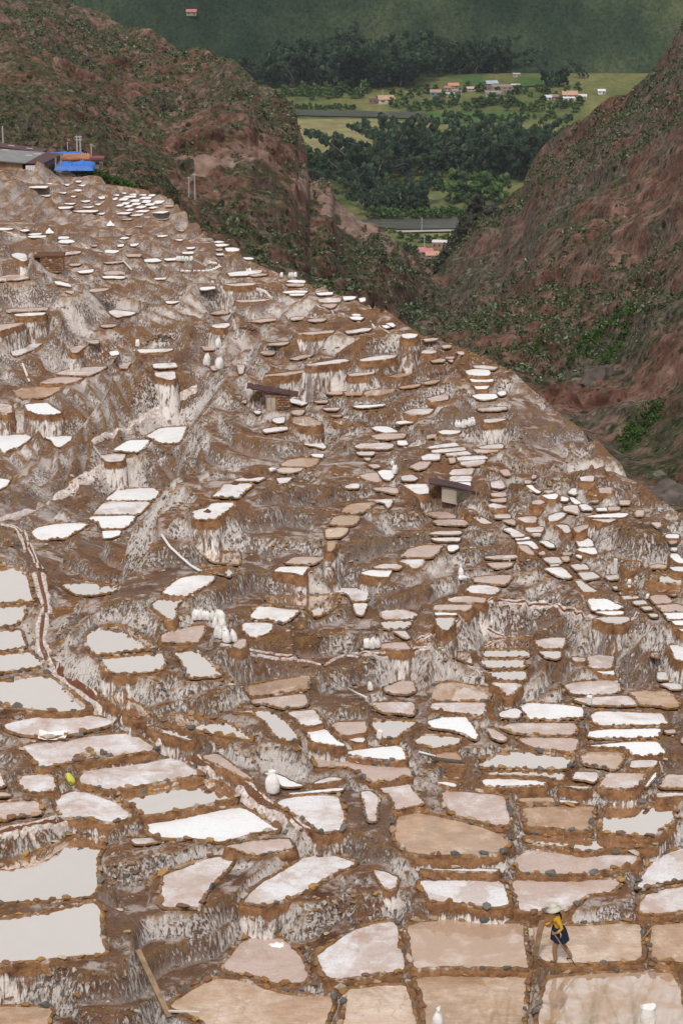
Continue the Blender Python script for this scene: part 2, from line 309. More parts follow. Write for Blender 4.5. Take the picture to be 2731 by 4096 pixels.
PANS = """
N 33.64 2187,3915 2344,3898 2477,3892 2611,3888 2685,3894 2703,3924 2721,3973 2745,4170 2140,4170 2158,4027 2178,3955
M 34.02 693,4009 805,3940 876,3912 966,3924 1073,3960 1144,3980 1260,3987 1330,3984 1325,4027 1298,4096 1292,4170 859,4170 818,4085 756,4058 684,4027
M 33.62 1659,3911 1762,3902 1873,3902 2060,3900 2106,3904 2101,3946 2090,4027 2085,4170 1713,4170 1700,4080 1695,4013 1684,3964
W 32.58 -134,3683 0,3679 214,3647 357,3607 388,3614 404,3647 400,3696 404,3750 424,3808 404,3818 241,3831 71,3845 0,3852 -134,3871
W 32.92 -134,3498 0,3463 214,3388 286,3350 344,3337 404,3347 412,3379 387,3429 388,3558 357,3586 210,3599 0,3611 -134,3623
N 33.41 1628,3701 1699,3688 1784,3672 1896,3683 1940,3694 2060,3694 2090,3696 2094,3768 2101,3812 2112,3873 2060,3867 1994,3870 1873,3866 1789,3864 1690,3870 1658,3874 1646,3812 1635,3750
M 33.44 2127,3705 2192,3702 2344,3705 2477,3693 2562,3697 2564,3750 2567,3812 2556,3843 2433,3847 2344,3852 2232,3852 2183,3847 2149,3828 2138,3777
M 33.82 1389,3958 1494,3946 1617,3940 1626,3955 1643,3996 1655,4058 1664,4096 1668,4170 1371,4170 1371,4094 1386,4036
P 33.61 1266,3824 1314,3790 1360,3754 1418,3719 1494,3696 1574,3685 1590,3714 1593,3750 1590,3790 1611,3808 1615,3848 1615,3879 1556,3893 1507,3889 1431,3906 1360,3916 1333,3912 1295,3904 1293,3893 1282,3857
M 32.31 1589,3270 1614,3257 1672,3253 1739,3264 1833,3285 1940,3314 2003,3342 2036,3371 2010,3395 1994,3411 1873,3417 1762,3420 1681,3417 1632,3408 1617,3386 1577,3359 1581,3321
S 32.65 591,3296 626,3288 680,3278 769,3262 881,3240 963,3230 1006,3248 1064,3289 1120,3318 1001,3331 966,3348 876,3370 827,3357 769,3351 680,3353 635,3348 595,3328
P 33.91 957,3777 1001,3752 1126,3755 1162,3786 1191,3812 1220,3857 1229,3911 1207,3931 1109,3935 1073,3924 1037,3906 988,3897 923,3888 894,3864
W 31.68 -112,2743 0,2730 116,2709 184,2700 229,2730 264,2757 308,2793 343,2819 362,2834 330,2838 241,2845 147,2838 58,2823 27,2817 0,2799 -112,2759
P 31.92 87,2985 152,2971 268,2967 330,2950 429,2941 525,2932 554,2949 616,2990 603,3004 536,3012 473,3021 312,3039 187,3066 161,3071 138,3030
P 32.92 1162,3467 1216,3433 1274,3418 1327,3421 1376,3435 1419,3452 1399,3469 1350,3484 1287,3520 1234,3556 1162,3587 1100,3609 1059,3621 975,3607 997,3576 1037,3540 1082,3513
P 33.03 2044,3522 2210,3519 2433,3519 2482,3527 2442,3567 2344,3577 2299,3614 2245,3642 2082,3646 2066,3589
M 33.41 2602,3702 2731,3693 2835,3693 2835,3852 2701,3847 2605,3838 2603,3777
P 32.24 335,3089 446,3067 607,3047 683,3031 714,3036 754,3062 788,3085 804,3095 759,3107 700,3114 603,3133 536,3146 424,3157 397,3147 328,3132 319,3114
W 32.41 478,3183 603,3162 700,3146 795,3125 859,3127 906,3146 933,3179 940,3190 893,3199 781,3225 696,3241 625,3256 574,3258 542,3223 498,3199
P 32.87 658,3498 725,3477 823,3438 876,3428 934,3442 914,3469 876,3504 847,3540 821,3567 805,3598 797,3625 653,3629 649,3558
P 32.85 2050,3438 2109,3406 2165,3406 2245,3415 2352,3429 2424,3420 2552,3422 2539,3446 2522,3461 2433,3473 2361,3491 2254,3496 2082,3489 2072,3464
W 32.45 2431,3220 2567,3214 2692,3222 2693,3241 2685,3288 2647,3308 2620,3334 2591,3343 2477,3334 2408,3325 2402,3295 2416,3259
W 32.77 -112,2274 0,2274 78,2271 90,2289 106,2307 117,2355 128,2396 127,2405 89,2403 40,2405 0,2409 -112,2414
P 32.94 1681,3522 2003,3521 2023,3576 2035,3617 1976,3629 1918,3624 1851,3612 1762,3605 1724,3602 1702,3567 1679,3538
P 33.20 2542,3558 2560,3518 2591,3471 2634,3432 2692,3406 2731,3393 2835,3376 2835,3504 2731,3518 2656,3528 2571,3548
M 33.70 -89,4029 0,4027 134,4027 208,4036 192,4076 183,4125 -89,4125
P 32.24 1762,3169 1833,3167 1985,3180 2016,3187 2020,3219 2035,3268 2032,3295 2003,3304 1940,3288 1851,3268 1806,3250 1777,3214
P 32.19 1106,3211 1138,3196 1229,3183 1345,3183 1359,3210 1373,3250 1370,3321 1280,3329 1265,3308 1220,3277 1176,3254
P 33.18 2558,3653 2562,3605 2587,3580 2647,3559 2731,3548 2835,3541 2835,3634 2731,3642 2611,3655
P 32.42 229,3190 290,3167 339,3170 402,3188 467,3214 516,3251 507,3273 446,3289 402,3280 357,3268 254,3268 230,3232 220,3211
P 31.86 20,2899 125,2875 223,2869 357,2864 444,2880 440,2895 402,2906 330,2924 250,2939 192,2945 89,2935 31,2917
M 32.46 2088,3231 2245,3227 2374,3227 2369,3250 2356,3286 2352,3322 2299,3318 2232,3310 2109,3304 2105,3286
W 30.68 374,2519 402,2507 486,2503 523,2520 567,2546 623,2588 598,2592 482,2605 395,2616 370,2604 350,2566 356,2540
W 31.91 1922,3067 1944,3028 2031,3007 2094,3006 2210,3016 2261,3025 2281,3041 2271,3065 2252,3074 2201,3076 2098,3073 2031,3071
W 32.28 -112,2627 0,2620 118,2608 144,2631 170,2657 134,2667 0,2688 -112,2700
P 32.16 -112,3217 0,3213 89,3205 150,3207 165,3225 164,3255 67,3263 27,3276 0,3278 -112,3286
W 32.41 -112,2527 0,2525 81,2520 88,2553 102,2583 76,2588 0,2601 -112,2610
W 32.61 -112,2429 0,2429 90,2427 96,2449 88,2479 57,2495 0,2504 -112,2508
P 31.96 1255,3029 1333,3041 1507,3066 1633,3071 1645,3098 1637,3108 1556,3120 1496,3128 1454,3105 1425,3081 1387,3064 1273,3068
W 30.51 408,2636 446,2634 558,2623 647,2612 653,2638 646,2671 614,2685 536,2691 465,2690 433,2677 420,2651
N 31.96 1717,2759 1754,2737 1806,2730 1896,2746 1966,2756 1954,2780 1940,2802 1851,2802 1735,2800
W 31.39 638,2861 716,2857 805,2868 894,2887 946,2917 986,2943 1004,2956 957,2947 894,2942 845,2931 796,2916 751,2907 680,2885 653,2876
W 32.69 2098,3347 2218,3349 2397,3362 2522,3375 2638,3375 2567,3383 2433,3391 2344,3404 2299,3401 2292,3379 2245,3385 2165,3376 2102,3364
S 31.96 2366,2861 2390,2848 2477,2850 2647,2857 2652,2879 2667,2891 2634,2896 2477,2897 2403,2900 2378,2890
W 30.86 1065,2396 1105,2388 1216,2385 1353,2381 1345,2407 1328,2428 1293,2450 1261,2466 1250,2442 1217,2424 1127,2419 1084,2407
S 32.12 2085,2829 2105,2815 2210,2819 2318,2830 2328,2844 2326,2866 2263,2868 2210,2875 2110,2873 2106,2855
S 37.42 -112,1754 0,1741 133,1741 113,1759 70,1787 34,1798 18,1812 1,1789 -112,1807
P 31.76 2006,2910 2050,2895 2295,2895 2302,2914 2295,2935 2196,2938 2085,2931 2031,2920
W 30.55 698,2609 782,2603 811,2627 842,2658 868,2684 886,2698 832,2703 767,2709 751,2689 733,2642
P 32.51 900,3385 966,3374 1001,3366 1104,3357 1154,3357 1170,3384 1162,3394 1126,3402 1064,3411 1028,3419 972,3411 948,3395
N 31.45 992,2748 1037,2739 1126,2721 1227,2708 1229,2736 1222,2755 1126,2768 1046,2779 1003,2783
P 32.16 2259,2741 2318,2730 2465,2721 2473,2737 2473,2768 2410,2777 2301,2775 2276,2765
P 32.14 1516,3153 1574,3144 1638,3138 1646,3161 1668,3183 1693,3210 1684,3220 1646,3224 1583,3241 1580,3214 1563,3179
P 32.23 2634,3150 2668,3099 2731,3101 2835,3099 2835,3151
S 29.95 684,2342 726,2314 792,2303 860,2307 847,2323 798,2353 745,2383 693,2381 669,2376 654,2371
P 31.81 2071,2953 2300,2953 2304,2977 2299,3000 2281,3007 2241,3000 2178,2993 2139,2991 2094,2971
S 31.75 1367,3012 1449,2998 1574,2983 1606,2989 1615,3013 1616,3040 1516,3035 1431,3025
S 31.76 2342,2983 2402,2979 2477,2971 2625,2967 2655,3004 2655,3014 2567,3025 2527,3018 2518,2998 2477,2989 2410,2987
N 31.87 2326,3020 2355,3008 2491,3011 2490,3027 2473,3066 2446,3076 2419,3068 2344,3057 2330,3045
P 31.95 2397,3147 2427,3093 2579,3095 2562,3121 2544,3145 2504,3153 2433,3151
S 33.63 133,2126 158,2111 214,2100 286,2095 349,2097 328,2112 292,2129 261,2151 200,2151 187,2159 159,2158 138,2140
W 31.25 934,2847 966,2842 1068,2844 1101,2859 1132,2882 1158,2912 1184,2942 1186,2956 1154,2962 1113,2948 1091,2922 1077,2896 1050,2871 1004,2846
P 32.11 87,3105 185,3097 219,3114 222,3161 132,3170 102,3157 77,3126
P 34.57 384,2050 413,2015 446,2010 602,2010 577,2033 555,2055 381,2055
S 31.62 1712,2888 1763,2873 1858,2871 1874,2889 1892,2916 1907,2946 1899,2955 1865,2933 1806,2916 1745,2911 1720,2903
S 31.85 2357,2929 2410,2922 2642,2916 2625,2946 2522,2949 2381,2949 2352,2944
M 32.07 2518,2770 2667,2768 2709,2812 2709,2826 2669,2828 2611,2817 2565,2817 2540,2785
P 30.46 651,2541 680,2529 751,2512 819,2502 814,2521 801,2543 788,2567 747,2569 680,2567 651,2565
P 32.17 -112,3085 0,3089 21,3145 -112,3151
S 35.24 433,1992 475,1959 536,1957 611,1954 633,1968 621,1988 605,2000 426,2000
W 31.52 1493,2884 1592,2884 1663,2890 1647,2900 1607,2926 1585,2946 1540,2951 1511,2921 1499,2910
P 31.87 1730,2814 1937,2813 1932,2838 1923,2859 1851,2850 1762,2840 1725,2832
W 33.59 250,2339 312,2334 437,2336 468,2348 460,2362 402,2374 340,2379 307,2375 273,2353
S 30.47 1006,2465 1031,2430 1082,2430 1135,2439 1194,2443 1172,2464 1130,2488 1082,2475 1014,2473
P 31.35 1008,2802 1104,2790 1217,2779 1227,2803 1227,2817 1171,2826 1126,2829 1059,2810 1022,2812
S 34.07 586,1747 640,1715 700,1710 745,1708 733,1729 720,1763 713,1769 645,1771 618,1753
W 31.31 397,2772 446,2777 498,2797 558,2819 588,2853 592,2860 544,2871 495,2837 449,2807
W 31.60 1659,2968 1684,2942 1739,2940 1838,2950 1829,2975 1779,2983 1731,2993 1712,2981
S 34.10 357,2074 372,2068 544,2065 523,2091 493,2111 409,2112 401,2088
S 28.79 772,2048 834,2032 852,2015 894,2014 942,2012 909,2037 878,2062 857,2073 801,2077 785,2071
P 32.05 2290,2797 2388,2790 2511,2786 2535,2808 2539,2817 2477,2819 2380,2817 2310,2803
S 32.04 1929,3121 1977,3115 2031,3116 2111,3121 2181,3129 2183,3134 2169,3141 2031,3142 1960,3148 1942,3142
P 31.81 1490,2814 1583,2810 1650,2812 1654,2838 1653,2859 1611,2851 1574,2849 1531,2846 1506,2832
M 36.41 62,1564 91,1554 170,1549 242,1549 234,1559 207,1577 177,1588 87,1592 71,1581
S 36.88 -112,1915 0,1916 40,1921 25,1942 0,1954 -112,1959
W 32.03 1948,2562 2030,2555 2106,2553 2110,2590 2007,2590 1948,2590
S 31.22 2677,2584 2731,2584 2790,2591 2790,2648 2731,2643 2703,2635 2695,2606
S 31.46 1231,2925 1303,2918 1319,2938 1347,2962 1376,2979 1372,2985 1318,2978 1254,2967 1237,2945
P 32.17 1445,3168 1476,3164 1504,3181 1514,3196 1503,3232 1502,3268 1503,3285 1475,3282 1467,3250 1458,3210
W 30.03 609,2420 634,2401 680,2396 725,2398 703,2418 697,2454 694,2476 680,2474 648,2451
P 28.92 851,1985 888,1959 897,1939 966,1937 1016,1938 981,1957 954,1988 903,1986
W 31.94 1935,3088 2031,3086 2120,3087 2250,3091 2246,3120 2218,3117 2187,3105 2120,3102 2031,3099 1951,3098
P 30.44 1610,2224 1635,2198 1691,2184 1770,2184 1750,2206 1724,2227 1630,2226
P 31.94 814,3023 871,3017 901,3038 932,3062 968,3088 1005,3112 1001,3119 970,3108 903,3073 859,3051 818,3033
W 30.10 814,2214 859,2211 958,2211 953,2257 931,2254 894,2249 856,2245 831,2229
P 31.44 1335,2897 1360,2892 1455,2889 1462,2902 1460,2927 1394,2938 1369,2934 1348,2918
P 36.21 -112,1616 0,1616 44,1621 46,1648 19,1653 0,1644 -112,1646
P 31.29 1152,2851 1254,2842 1270,2866 1284,2892 1251,2900 1211,2900 1192,2872 1167,2860
P 30.10 975,2495 1037,2493 1089,2497 1082,2516 1065,2532 1011,2551 995,2533 975,2520
W 31.53 1917,2642 2089,2640 2098,2668 1948,2669
P 31.90 2349,2630 2398,2621 2451,2623 2447,2646 2438,2672 2385,2672 2360,2667
P 31.98 1535,2754 1583,2734 1622,2721 1647,2731 1656,2762 1631,2775 1575,2771 1549,2764
M 31.77 1744,3018 1777,3011 1822,3010 1838,3028 1859,3058 1853,3064 1753,3047
W 31.56 1948,2689 2100,2685 2098,2717 1991,2718
S 30.79 2352,2398 2423,2398 2458,2416 2490,2431 2468,2435 2433,2440 2368,2440
S 36.12 103,1620 148,1616 187,1614 208,1629 244,1652 218,1657 153,1655 114,1639
S 33.94 456,1800 515,1763 597,1761 573,1790 547,1807 514,1805
P 32.80 1496,3480 1539,3489 1588,3511 1579,3549 1550,3558 1532,3542 1507,3504
W 31.72 1935,2604 2107,2602 2113,2622 2060,2625 1939,2626
P 36.35 224,1496 269,1480 357,1470 431,1469 400,1482 356,1501 268,1498
P 31.76 2138,2563 2210,2553 2259,2553 2250,2571 2246,2592 2201,2592 2159,2590
P 31.00 1337,2367 1360,2354 1427,2356 1468,2362 1470,2382 1468,2399 1411,2404 1403,2381 1380,2369
P 31.07 1529,2448 1601,2441 1652,2452 1664,2459 1643,2473 1540,2477 1529,2465
P 30.71 1896,2314 1941,2307 2040,2301 2043,2308 2018,2338 1985,2334 1932,2330 1899,2324
N 32.16 1127,1858 1150,1842 1193,1835 1275,1837 1261,1857 1237,1865 1202,1864 1135,1864
M 29.75 1320,2095 1336,2071 1360,2064 1436,2066 1428,2081 1416,2098 1360,2100
P 30.64 1869,2359 1881,2345 1931,2342 1993,2353 1989,2365 1974,2377 1931,2372 1885,2370
M 30.12 1369,2046 1389,2023 1428,2015 1502,2012 1473,2028 1443,2049 1405,2053
P 30.61 2625,2423 2705,2418 2731,2429 2790,2434 2790,2444 2657,2446
P 31.94 2291,3114 2302,3088 2387,3090 2384,3115 2373,3129 2344,3121
N 31.48 1175,1672 1194,1667 1237,1670 1285,1693 1276,1700 1216,1702 1179,1692
W 30.84 1526,2489 1583,2484 1642,2486 1638,2498 1608,2514 1540,2512 1533,2499
P 32.46 -77,1110 0,1109 46,1101 95,1101 117,1111 76,1118 23,1119 0,1123 -77,1123
P 30.02 1145,2252 1177,2231 1234,2229 1294,2231 1271,2244 1250,2254 1181,2254
W 30.35 2585,2319 2613,2307 2716,2305 2724,2330 2647,2329
S 32.15 1055,3092 1082,3091 1129,3106 1160,3124 1213,3144 1153,3148 1126,3144 1113,3116
P 33.89 -77,1308 0,1300 100,1293 75,1301 22,1315 0,1322 -77,1326
S 32.68 1672,3468 1762,3470 1994,3479 1976,3486 1806,3482 1726,3479
S 30.56 2655,2454 2731,2454 2790,2452 2790,2475 2672,2475
P 31.82 2520,3071 2527,3043 2576,3041 2629,3042 2620,3058 2609,3067
P 32.21 2628,3189 2629,3172 2731,3172 2835,3171 2835,3184 2701,3182 2649,3189
P 31.63 1962,2733 2056,2733 2081,2739 2056,2761 2025,2783 2010,2754
W 29.96 809,2291 821,2276 859,2269 935,2271 926,2291 918,2304 894,2292 859,2289
M 29.46 1306,2149 1306,2117 1360,2113 1391,2115 1381,2130 1360,2146
P 31.11 1420,1785 1450,1776 1539,1774 1572,1779 1566,1788 1551,1795 1472,1792 1433,1792
P 36.21 162,1533 203,1516 250,1509 333,1515 293,1526 262,1534 250,1528 187,1533
P 30.73 1736,2430 1742,2423 1806,2421 1889,2423 1870,2436 1855,2443 1842,2438 1738,2438
W 30.72 2378,2472 2433,2468 2510,2468 2513,2480 2477,2494 2425,2488
P 32.16 -112,3171 0,3171 25,3171 49,3182 27,3185 0,3185 -112,3188
W 30.54 1743,2472 1816,2471 1803,2495 1787,2521 1764,2510 1752,2494
S 37.33 183,1749 201,1746 289,1747 279,1759 240,1787 225,1783 208,1758
P 30.73 1793,2399 1822,2389 1878,2388 1940,2394 1932,2410 1896,2406 1808,2406
S 30.04 1615,1941 1701,1938 1709,1959 1709,1971 1681,1975 1665,1971 1631,1949
S 30.08 1101,2284 1120,2271 1171,2269 1231,2270 1212,2291 1209,2300 1184,2290 1127,2285
P 35.23 49,1404 99,1386 170,1368 166,1375 119,1401 71,1419 55,1421
W 30.50 2571,2344 2711,2349 2707,2364 2613,2364
P 32.72 527,3355 603,3353 654,3362 580,3376 540,3376
S 30.40 1445,2292 1482,2283 1564,2283 1553,2296 1550,2306 1487,2303
P 30.58 2598,2388 2651,2377 2683,2404 2673,2411 2621,2413
P 32.07 1998,2853 2060,2835 2081,2846 2067,2871 2006,2867
M 32.37 2075,3194 2207,3192 2213,3207 2160,3207 2079,3207
P 31.30 1485,1743 1548,1737 1621,1737 1612,1750 1548,1756 1505,1754
P 33.85 405,1824 447,1819 501,1819 488,1843 429,1845
S 30.58 2178,2276 2244,2271 2265,2290 2283,2308 2272,2310 2228,2301 2203,2287
P 30.89 1528,2580 1583,2571 1617,2573 1639,2595 1601,2595 1566,2590 1528,2592
P 30.62 1731,2084 1806,2080 1855,2083 1868,2094 1859,2100 1806,2098 1741,2091
W 31.53 1792,2614 1871,2609 1879,2638 1887,2654 1830,2630
W 30.38 1842,2041 1889,2040 1906,2058 1938,2076 1965,2092 1933,2095 1907,2077 1876,2054
P 32.01 2628,2692 2693,2689 2693,2717 2632,2717
P 30.19 2674,2272 2790,2264 2790,2286 2702,2283
W 30.26 2488,2254 2506,2246 2551,2246 2556,2261 2543,2272 2518,2283 2498,2267
P 30.56 1437,1904 1472,1895 1505,1892 1517,1921 1511,1929 1459,1915
N 30.67 1459,1573 1473,1564 1539,1559 1582,1557 1564,1567 1511,1580 1463,1581
P 31.79 2726,2951 2790,2939 2790,2974 2730,2970
P 30.91 1615,1650 1656,1638 1733,1636 1715,1652 1689,1657 1638,1656
S 29.86 1864,1486 1892,1479 1951,1481 1957,1493 1951,1501 1910,1501 1872,1496
P 30.24 1598,2244 1638,2240 1694,2240 1683,2256 1666,2271 1652,2271 1635,2256
W 31.51 594,2904 634,2912 700,2929 759,2947 775,2956 759,2958 700,2940 625,2919
P 30.08 1799,1897 1809,1881 1891,1875 1883,1897 1808,1898
W 30.67 2312,2292 2369,2288 2398,2307 2335,2319
P 30.76 1706,2053 1739,2049 1792,2052 1819,2067 1816,2071 1762,2071 1732,2063
P 31.74 621,1493 697,1488 698,1510 686,1519 627,1504
W 31.61 2155,2606 2238,2606 2235,2627 2222,2634 2185,2626
P 31.67 1948,2911 1984,2925 2025,2954 2007,2962 1973,2952
S 34.76 439,1246 456,1241 545,1252 527,1258 488,1263 471,1268 443,1253
S 30.99 1414,2416 1468,2416 1456,2439 1447,2461 1429,2455
S 30.38 1889,1583 1919,1578 1982,1578 1985,1590 1953,1597 1910,1595
S 33.63 912,1094 943,1090 1009,1084 1049,1083 1039,1090 994,1099 923,1102
S 30.58 2685,2486 2790,2483 2790,2499 2702,2499
S 33.76 412,2126 483,2124 475,2139 445,2149 418,2151
P 29.91 1798,1924 1803,1908 1883,1906 1881,1924
S 30.38 2304,2163 2352,2156 2363,2165 2370,2183 2318,2185
W 30.60 2303,2322 2317,2322 2351,2345 2383,2364 2378,2365 2336,2366 2319,2346
S 30.63 1514,1887 1526,1883 1563,1883 1571,1904 1555,1919 1535,1914
P 32.24 612,1457 700,1453 709,1467 670,1470 618,1470
S 29.76 2344,2067 2389,2061 2477,2055 2510,2056 2493,2067 2388,2068
W 31.97 1771,3092 1840,3087 1841,3103 1831,3115 1782,3106
P 29.50 1437,1441 1486,1430 1539,1423 1590,1421 1572,1429 1515,1438 1451,1444
P 30.35 1829,1833 1852,1827 1935,1825 1950,1832 1922,1837 1835,1841
N 31.93 1105,1878 1127,1872 1215,1874 1196,1883 1162,1890 1123,1888
S 32.23 1153,3175 1229,3167 1305,3158 1372,3152 1368,3161 1260,3170 1171,3177
S 31.56 1489,1712 1508,1707 1551,1709 1590,1727 1539,1729 1509,1721
P 30.33 1494,2270 1531,2258 1609,2258 1600,2269 1589,2276 1574,2271 1509,2271
P 29.99 2196,2066 2229,2053 2262,2052 2252,2064 2222,2082 2197,2084
P 30.38 1642,1867 1673,1852 1720,1847 1701,1870 1668,1878
P 30.39 1686,1829 1709,1819 1758,1817 1754,1837 1692,1839
P 30.32 1491,1954 1548,1950 1585,1954 1591,1970 1574,1973 1531,1962 1500,1958
P 32.09 1256,3134 1276,3123 1323,3108 1363,3114 1367,3118 1341,3122 1263,3135
W 30.62 2169,2230 2230,2228 2245,2248 2202,2252 2181,2240
P 30.23 1843,1849 1887,1845 1939,1842 1929,1853 1895,1862 1847,1859
P 30.72 1948,2254 1985,2253 2048,2253 2040,2262 2015,2268 1973,2270
P 33.97 24,1242 47,1238 194,1231 186,1237 153,1241 39,1246
P 30.44 1725,1804 1754,1800 1855,1790 1862,1800 1731,1810
P 30.15 2068,2071 2102,2069 2142,2068 2138,2089 2103,2089
W 30.65 2281,2259 2337,2255 2354,2275 2301,2278
S 35.04 549,1400 625,1398 695,1397 685,1400 660,1406 564,1410
P 30.18 1964,1929 2005,1923 2017,1947 1998,1953 1969,1947
P 30.56 1709,1597 1749,1584 1790,1583 1788,1596 1761,1603 1727,1602
P 31.64 50,1019 70,1013 101,1017 108,1037 95,1045 70,1032 56,1026
P 29.90 2253,2030 2273,2024 2302,2023 2309,2038 2305,2053 2281,2045 2257,2040
P 32.09 1274,1199 1316,1193 1361,1193 1358,1206 1301,1208 1277,1205
P 29.62 1222,1460 1252,1457 1350,1441 1380,1439 1397,1441 1349,1451 1305,1455 1238,1462
S 30.33 2012,2116 2039,2113 2094,2141 2089,2145 2050,2145 2042,2127
W 30.44 1607,1904 1646,1899 1668,1913 1657,1921 1610,1921
S 30.42 2313,2196 2373,2193 2384,2212 2369,2216 2315,2202
P 30.77 1936,2230 1986,2224 2073,2222 2063,2230 1985,2234
P 32.03 2635,2738 2716,2734 2723,2755 2688,2755 2671,2743
P 30.09 934,2584 950,2564 981,2558 976,2579 964,2595
P 31.61 1051,1720 1096,1712 1146,1709 1147,1717 1126,1720 1060,1729
W 31.35 1332,1680 1360,1678 1388,1678 1407,1697 1365,1698
P 30.53 1713,1791 1740,1783 1822,1773 1833,1782 1718,1793
P 30.55 1716,2135 1749,2127 1839,2126 1843,2130 1831,2136 1745,2135
P 31.54 1386,2955 1452,2946 1457,2962 1448,2970 1419,2966
P 30.95 1914,1790 1946,1783 2006,1778 2012,1791 1963,1793 1920,1792
P 30.31 2102,2114 2130,2108 2168,2110 2166,2126 2113,2126
W 30.68 2446,2347 2534,2340 2541,2351 2460,2355
W 30.14 2073,2054 2078,2043 2157,2046 2153,2056 2099,2056
S 30.69 2708,2515 2790,2515 2790,2532 2731,2524
S 30.43 2066,2170 2120,2166 2140,2179 2150,2194 2135,2194 2113,2177 2072,2175
P 30.14 1467,2002 1567,1999 1562,2012 1555,2030 1536,2008
P 30.44 2075,2183 2102,2182 2127,2209 2133,2218 2117,2216 2087,2198
W 30.02 2218,2099 2266,2099 2277,2126 2263,2132 2248,2112
S 30.08 2683,2217 2704,2217 2731,2246 2731,2252 2706,2246 2685,2229
S 30.74 2374,2449 2493,2447 2485,2456 2433,2458
P 29.86 1906,1637 1964,1633 2018,1628 2025,1635 1984,1641 1928,1642
S 32.31 1216,1777 1239,1774 1285,1770 1301,1789 1295,1793 1261,1783
S 30.63 1753,1729 1776,1722 1841,1725 1831,1730 1801,1736 1768,1734
P 30.42 1721,2156 1806,2153 1841,2153 1831,2162 1745,2162
P 30.05 2294,2113 2322,2104 2366,2100 2342,2112 2309,2128 2302,2122
M 29.43 1312,2166 1342,2166 1333,2188 1322,2204 1314,2204
P 35.37 283,1395 313,1386 347,1382 328,1393 307,1410 292,1408
P 29.23 2320,1910 2372,1904 2368,1924 2324,1922
S 31.38 1161,1594 1197,1603 1228,1613 1206,1620 1165,1608
W 31.97 2223,3140 2366,3146 2344,3153 2308,3154 2281,3147
W 30.83 1573,2525 1618,2524 1630,2540 1635,2550 1611,2546 1595,2535
P 30.74 2419,2305 2476,2300 2485,2313 2434,2317
P 29.42 2392,1955 2443,1951 2439,1969 2403,1971
P 33.64 849,1304 869,1297 913,1294 918,1299 900,1310 863,1310
S 30.02 1877,1517 1972,1518 1968,1525 1889,1526
N 30.79 1373,1569 1443,1565 1447,1569 1444,1578 1389,1578
P 29.85 1891,1465 1931,1463 1989,1471 1975,1477 1927,1473 1898,1469
P 30.37 1780,1817 1868,1807 1885,1817 1789,1821
P 31.27 1108,1915 1167,1912 1151,1925 1119,1933
S 33.58 58,1259 115,1254 183,1252 178,1256 115,1262 70,1263
P 29.18 935,1922 967,1914 1015,1914 1062,1910 1036,1921 967,1921
P 35.94 473,1454 526,1450 515,1457 506,1472 484,1472
P 29.23 1382,1328 1403,1324 1455,1315 1488,1315 1472,1320 1413,1330 1390,1332
P 34.50 415,1091 433,1087 485,1086 501,1094 474,1096 422,1096
M 30.41 2597,2266 2626,2258 2665,2265 2655,2272 2600,2271
S 28.52 1609,1339 1636,1336 1669,1339 1660,1347 1630,1353 1612,1347
W 30.88 1426,1808 1498,1808 1491,1819 1433,1817
P 32.93 893,1139 955,1136 1027,1132 1013,1138 942,1143
P 30.31 1975,2061 2036,2059 2041,2070 1994,2071 1983,2070
S 32.10 1744,3129 1806,3131 1820,3139 1820,3148 1780,3139
P 30.67 1891,1800 1910,1800 1994,1802 1984,1804 1932,1811 1906,1806
S 29.75 2167,1983 2227,1976 2224,1986 2217,1995 2194,1994
S 30.39 1792,2184 1830,2182 1830,2193 1806,2204 1798,2204
P 30.21 1057,1503 1105,1497 1222,1483 1205,1489 1149,1498 1082,1502
S 31.64 1090,1680 1109,1673 1137,1671 1133,1689 1109,1691
P 34.51 842,1254 863,1247 901,1242 924,1246 906,1252 868,1256
P 33.22 992,1284 1037,1280 1106,1275 1100,1279 1042,1288
P 30.17 1961,1975 2018,1972 2020,1983 2002,1986 1969,1983
W 30.64 2530,2406 2574,2400 2585,2414 2541,2417
P 35.00 219,1019 269,1009 326,1007 320,1010 259,1019 230,1022
P 29.99 1936,1681 1977,1677 2027,1677 2006,1681 1958,1689 1939,1687
S 29.85 2317,2020 2343,2019 2366,2036 2362,2038 2332,2037
S 29.76 2275,1970 2287,1955 2319,1956 2298,1978
M 30.22 1553,1507 1593,1497 1641,1492 1635,1498 1591,1508
P 30.09 1953,2021 1972,2016 2022,2028 2018,2029 1985,2031 1960,2027
P 30.13 1381,1946 1414,1936 1435,1938 1433,1951 1389,1951
P 29.36 1187,1335 1262,1329 1340,1324 1326,1329 1234,1337
P 30.21 1998,1881 2028,1879 2039,1901 2018,1901
S 31.97 2383,2686 2449,2683 2454,2697 2415,2693
S 30.55 2158,2165 2178,2164 2208,2178 2215,2188 2198,2188 2176,2175
S 29.69 2660,2149 2667,2139 2711,2139 2711,2152
W 29.56 2353,1965 2382,1965 2392,1981 2382,1983 2355,1978
P 30.03 1390,1499 1428,1494 1499,1489 1488,1493 1440,1500 1402,1502
W 30.62 2485,2385 2546,2382 2550,2392 2497,2394
S 30.18 1895,1544 1955,1543 1943,1554 1906,1555
P 33.75 940,1204 995,1201 1088,1198 1061,1201 968,1208
S 37.75 580,1039 626,1035 648,1043 619,1046 580,1046
W 29.68 2357,2078 2465,2078 2432,2089 2389,2081
P 30.35 1159,1436 1217,1421 1255,1418 1237,1425 1192,1435
P 31.81 2284,2631 2336,2633 2336,2644 2300,2644
P 31.16 951,1459 975,1461 968,1492 962,1495 955,1475
S 30.91 1410,1625 1472,1623 1546,1618 1529,1621 1463,1629 1428,1629
S 35.35 -57,915 15,913 58,916 38,918 -57,919
P 29.14 1685,1412 1692,1403 1733,1399 1741,1408 1725,1412
P 29.88 2129,2007 2157,2001 2182,2004 2159,2016 2131,2015
S 38.67 901,994 935,992 957,998 952,1002 909,1004
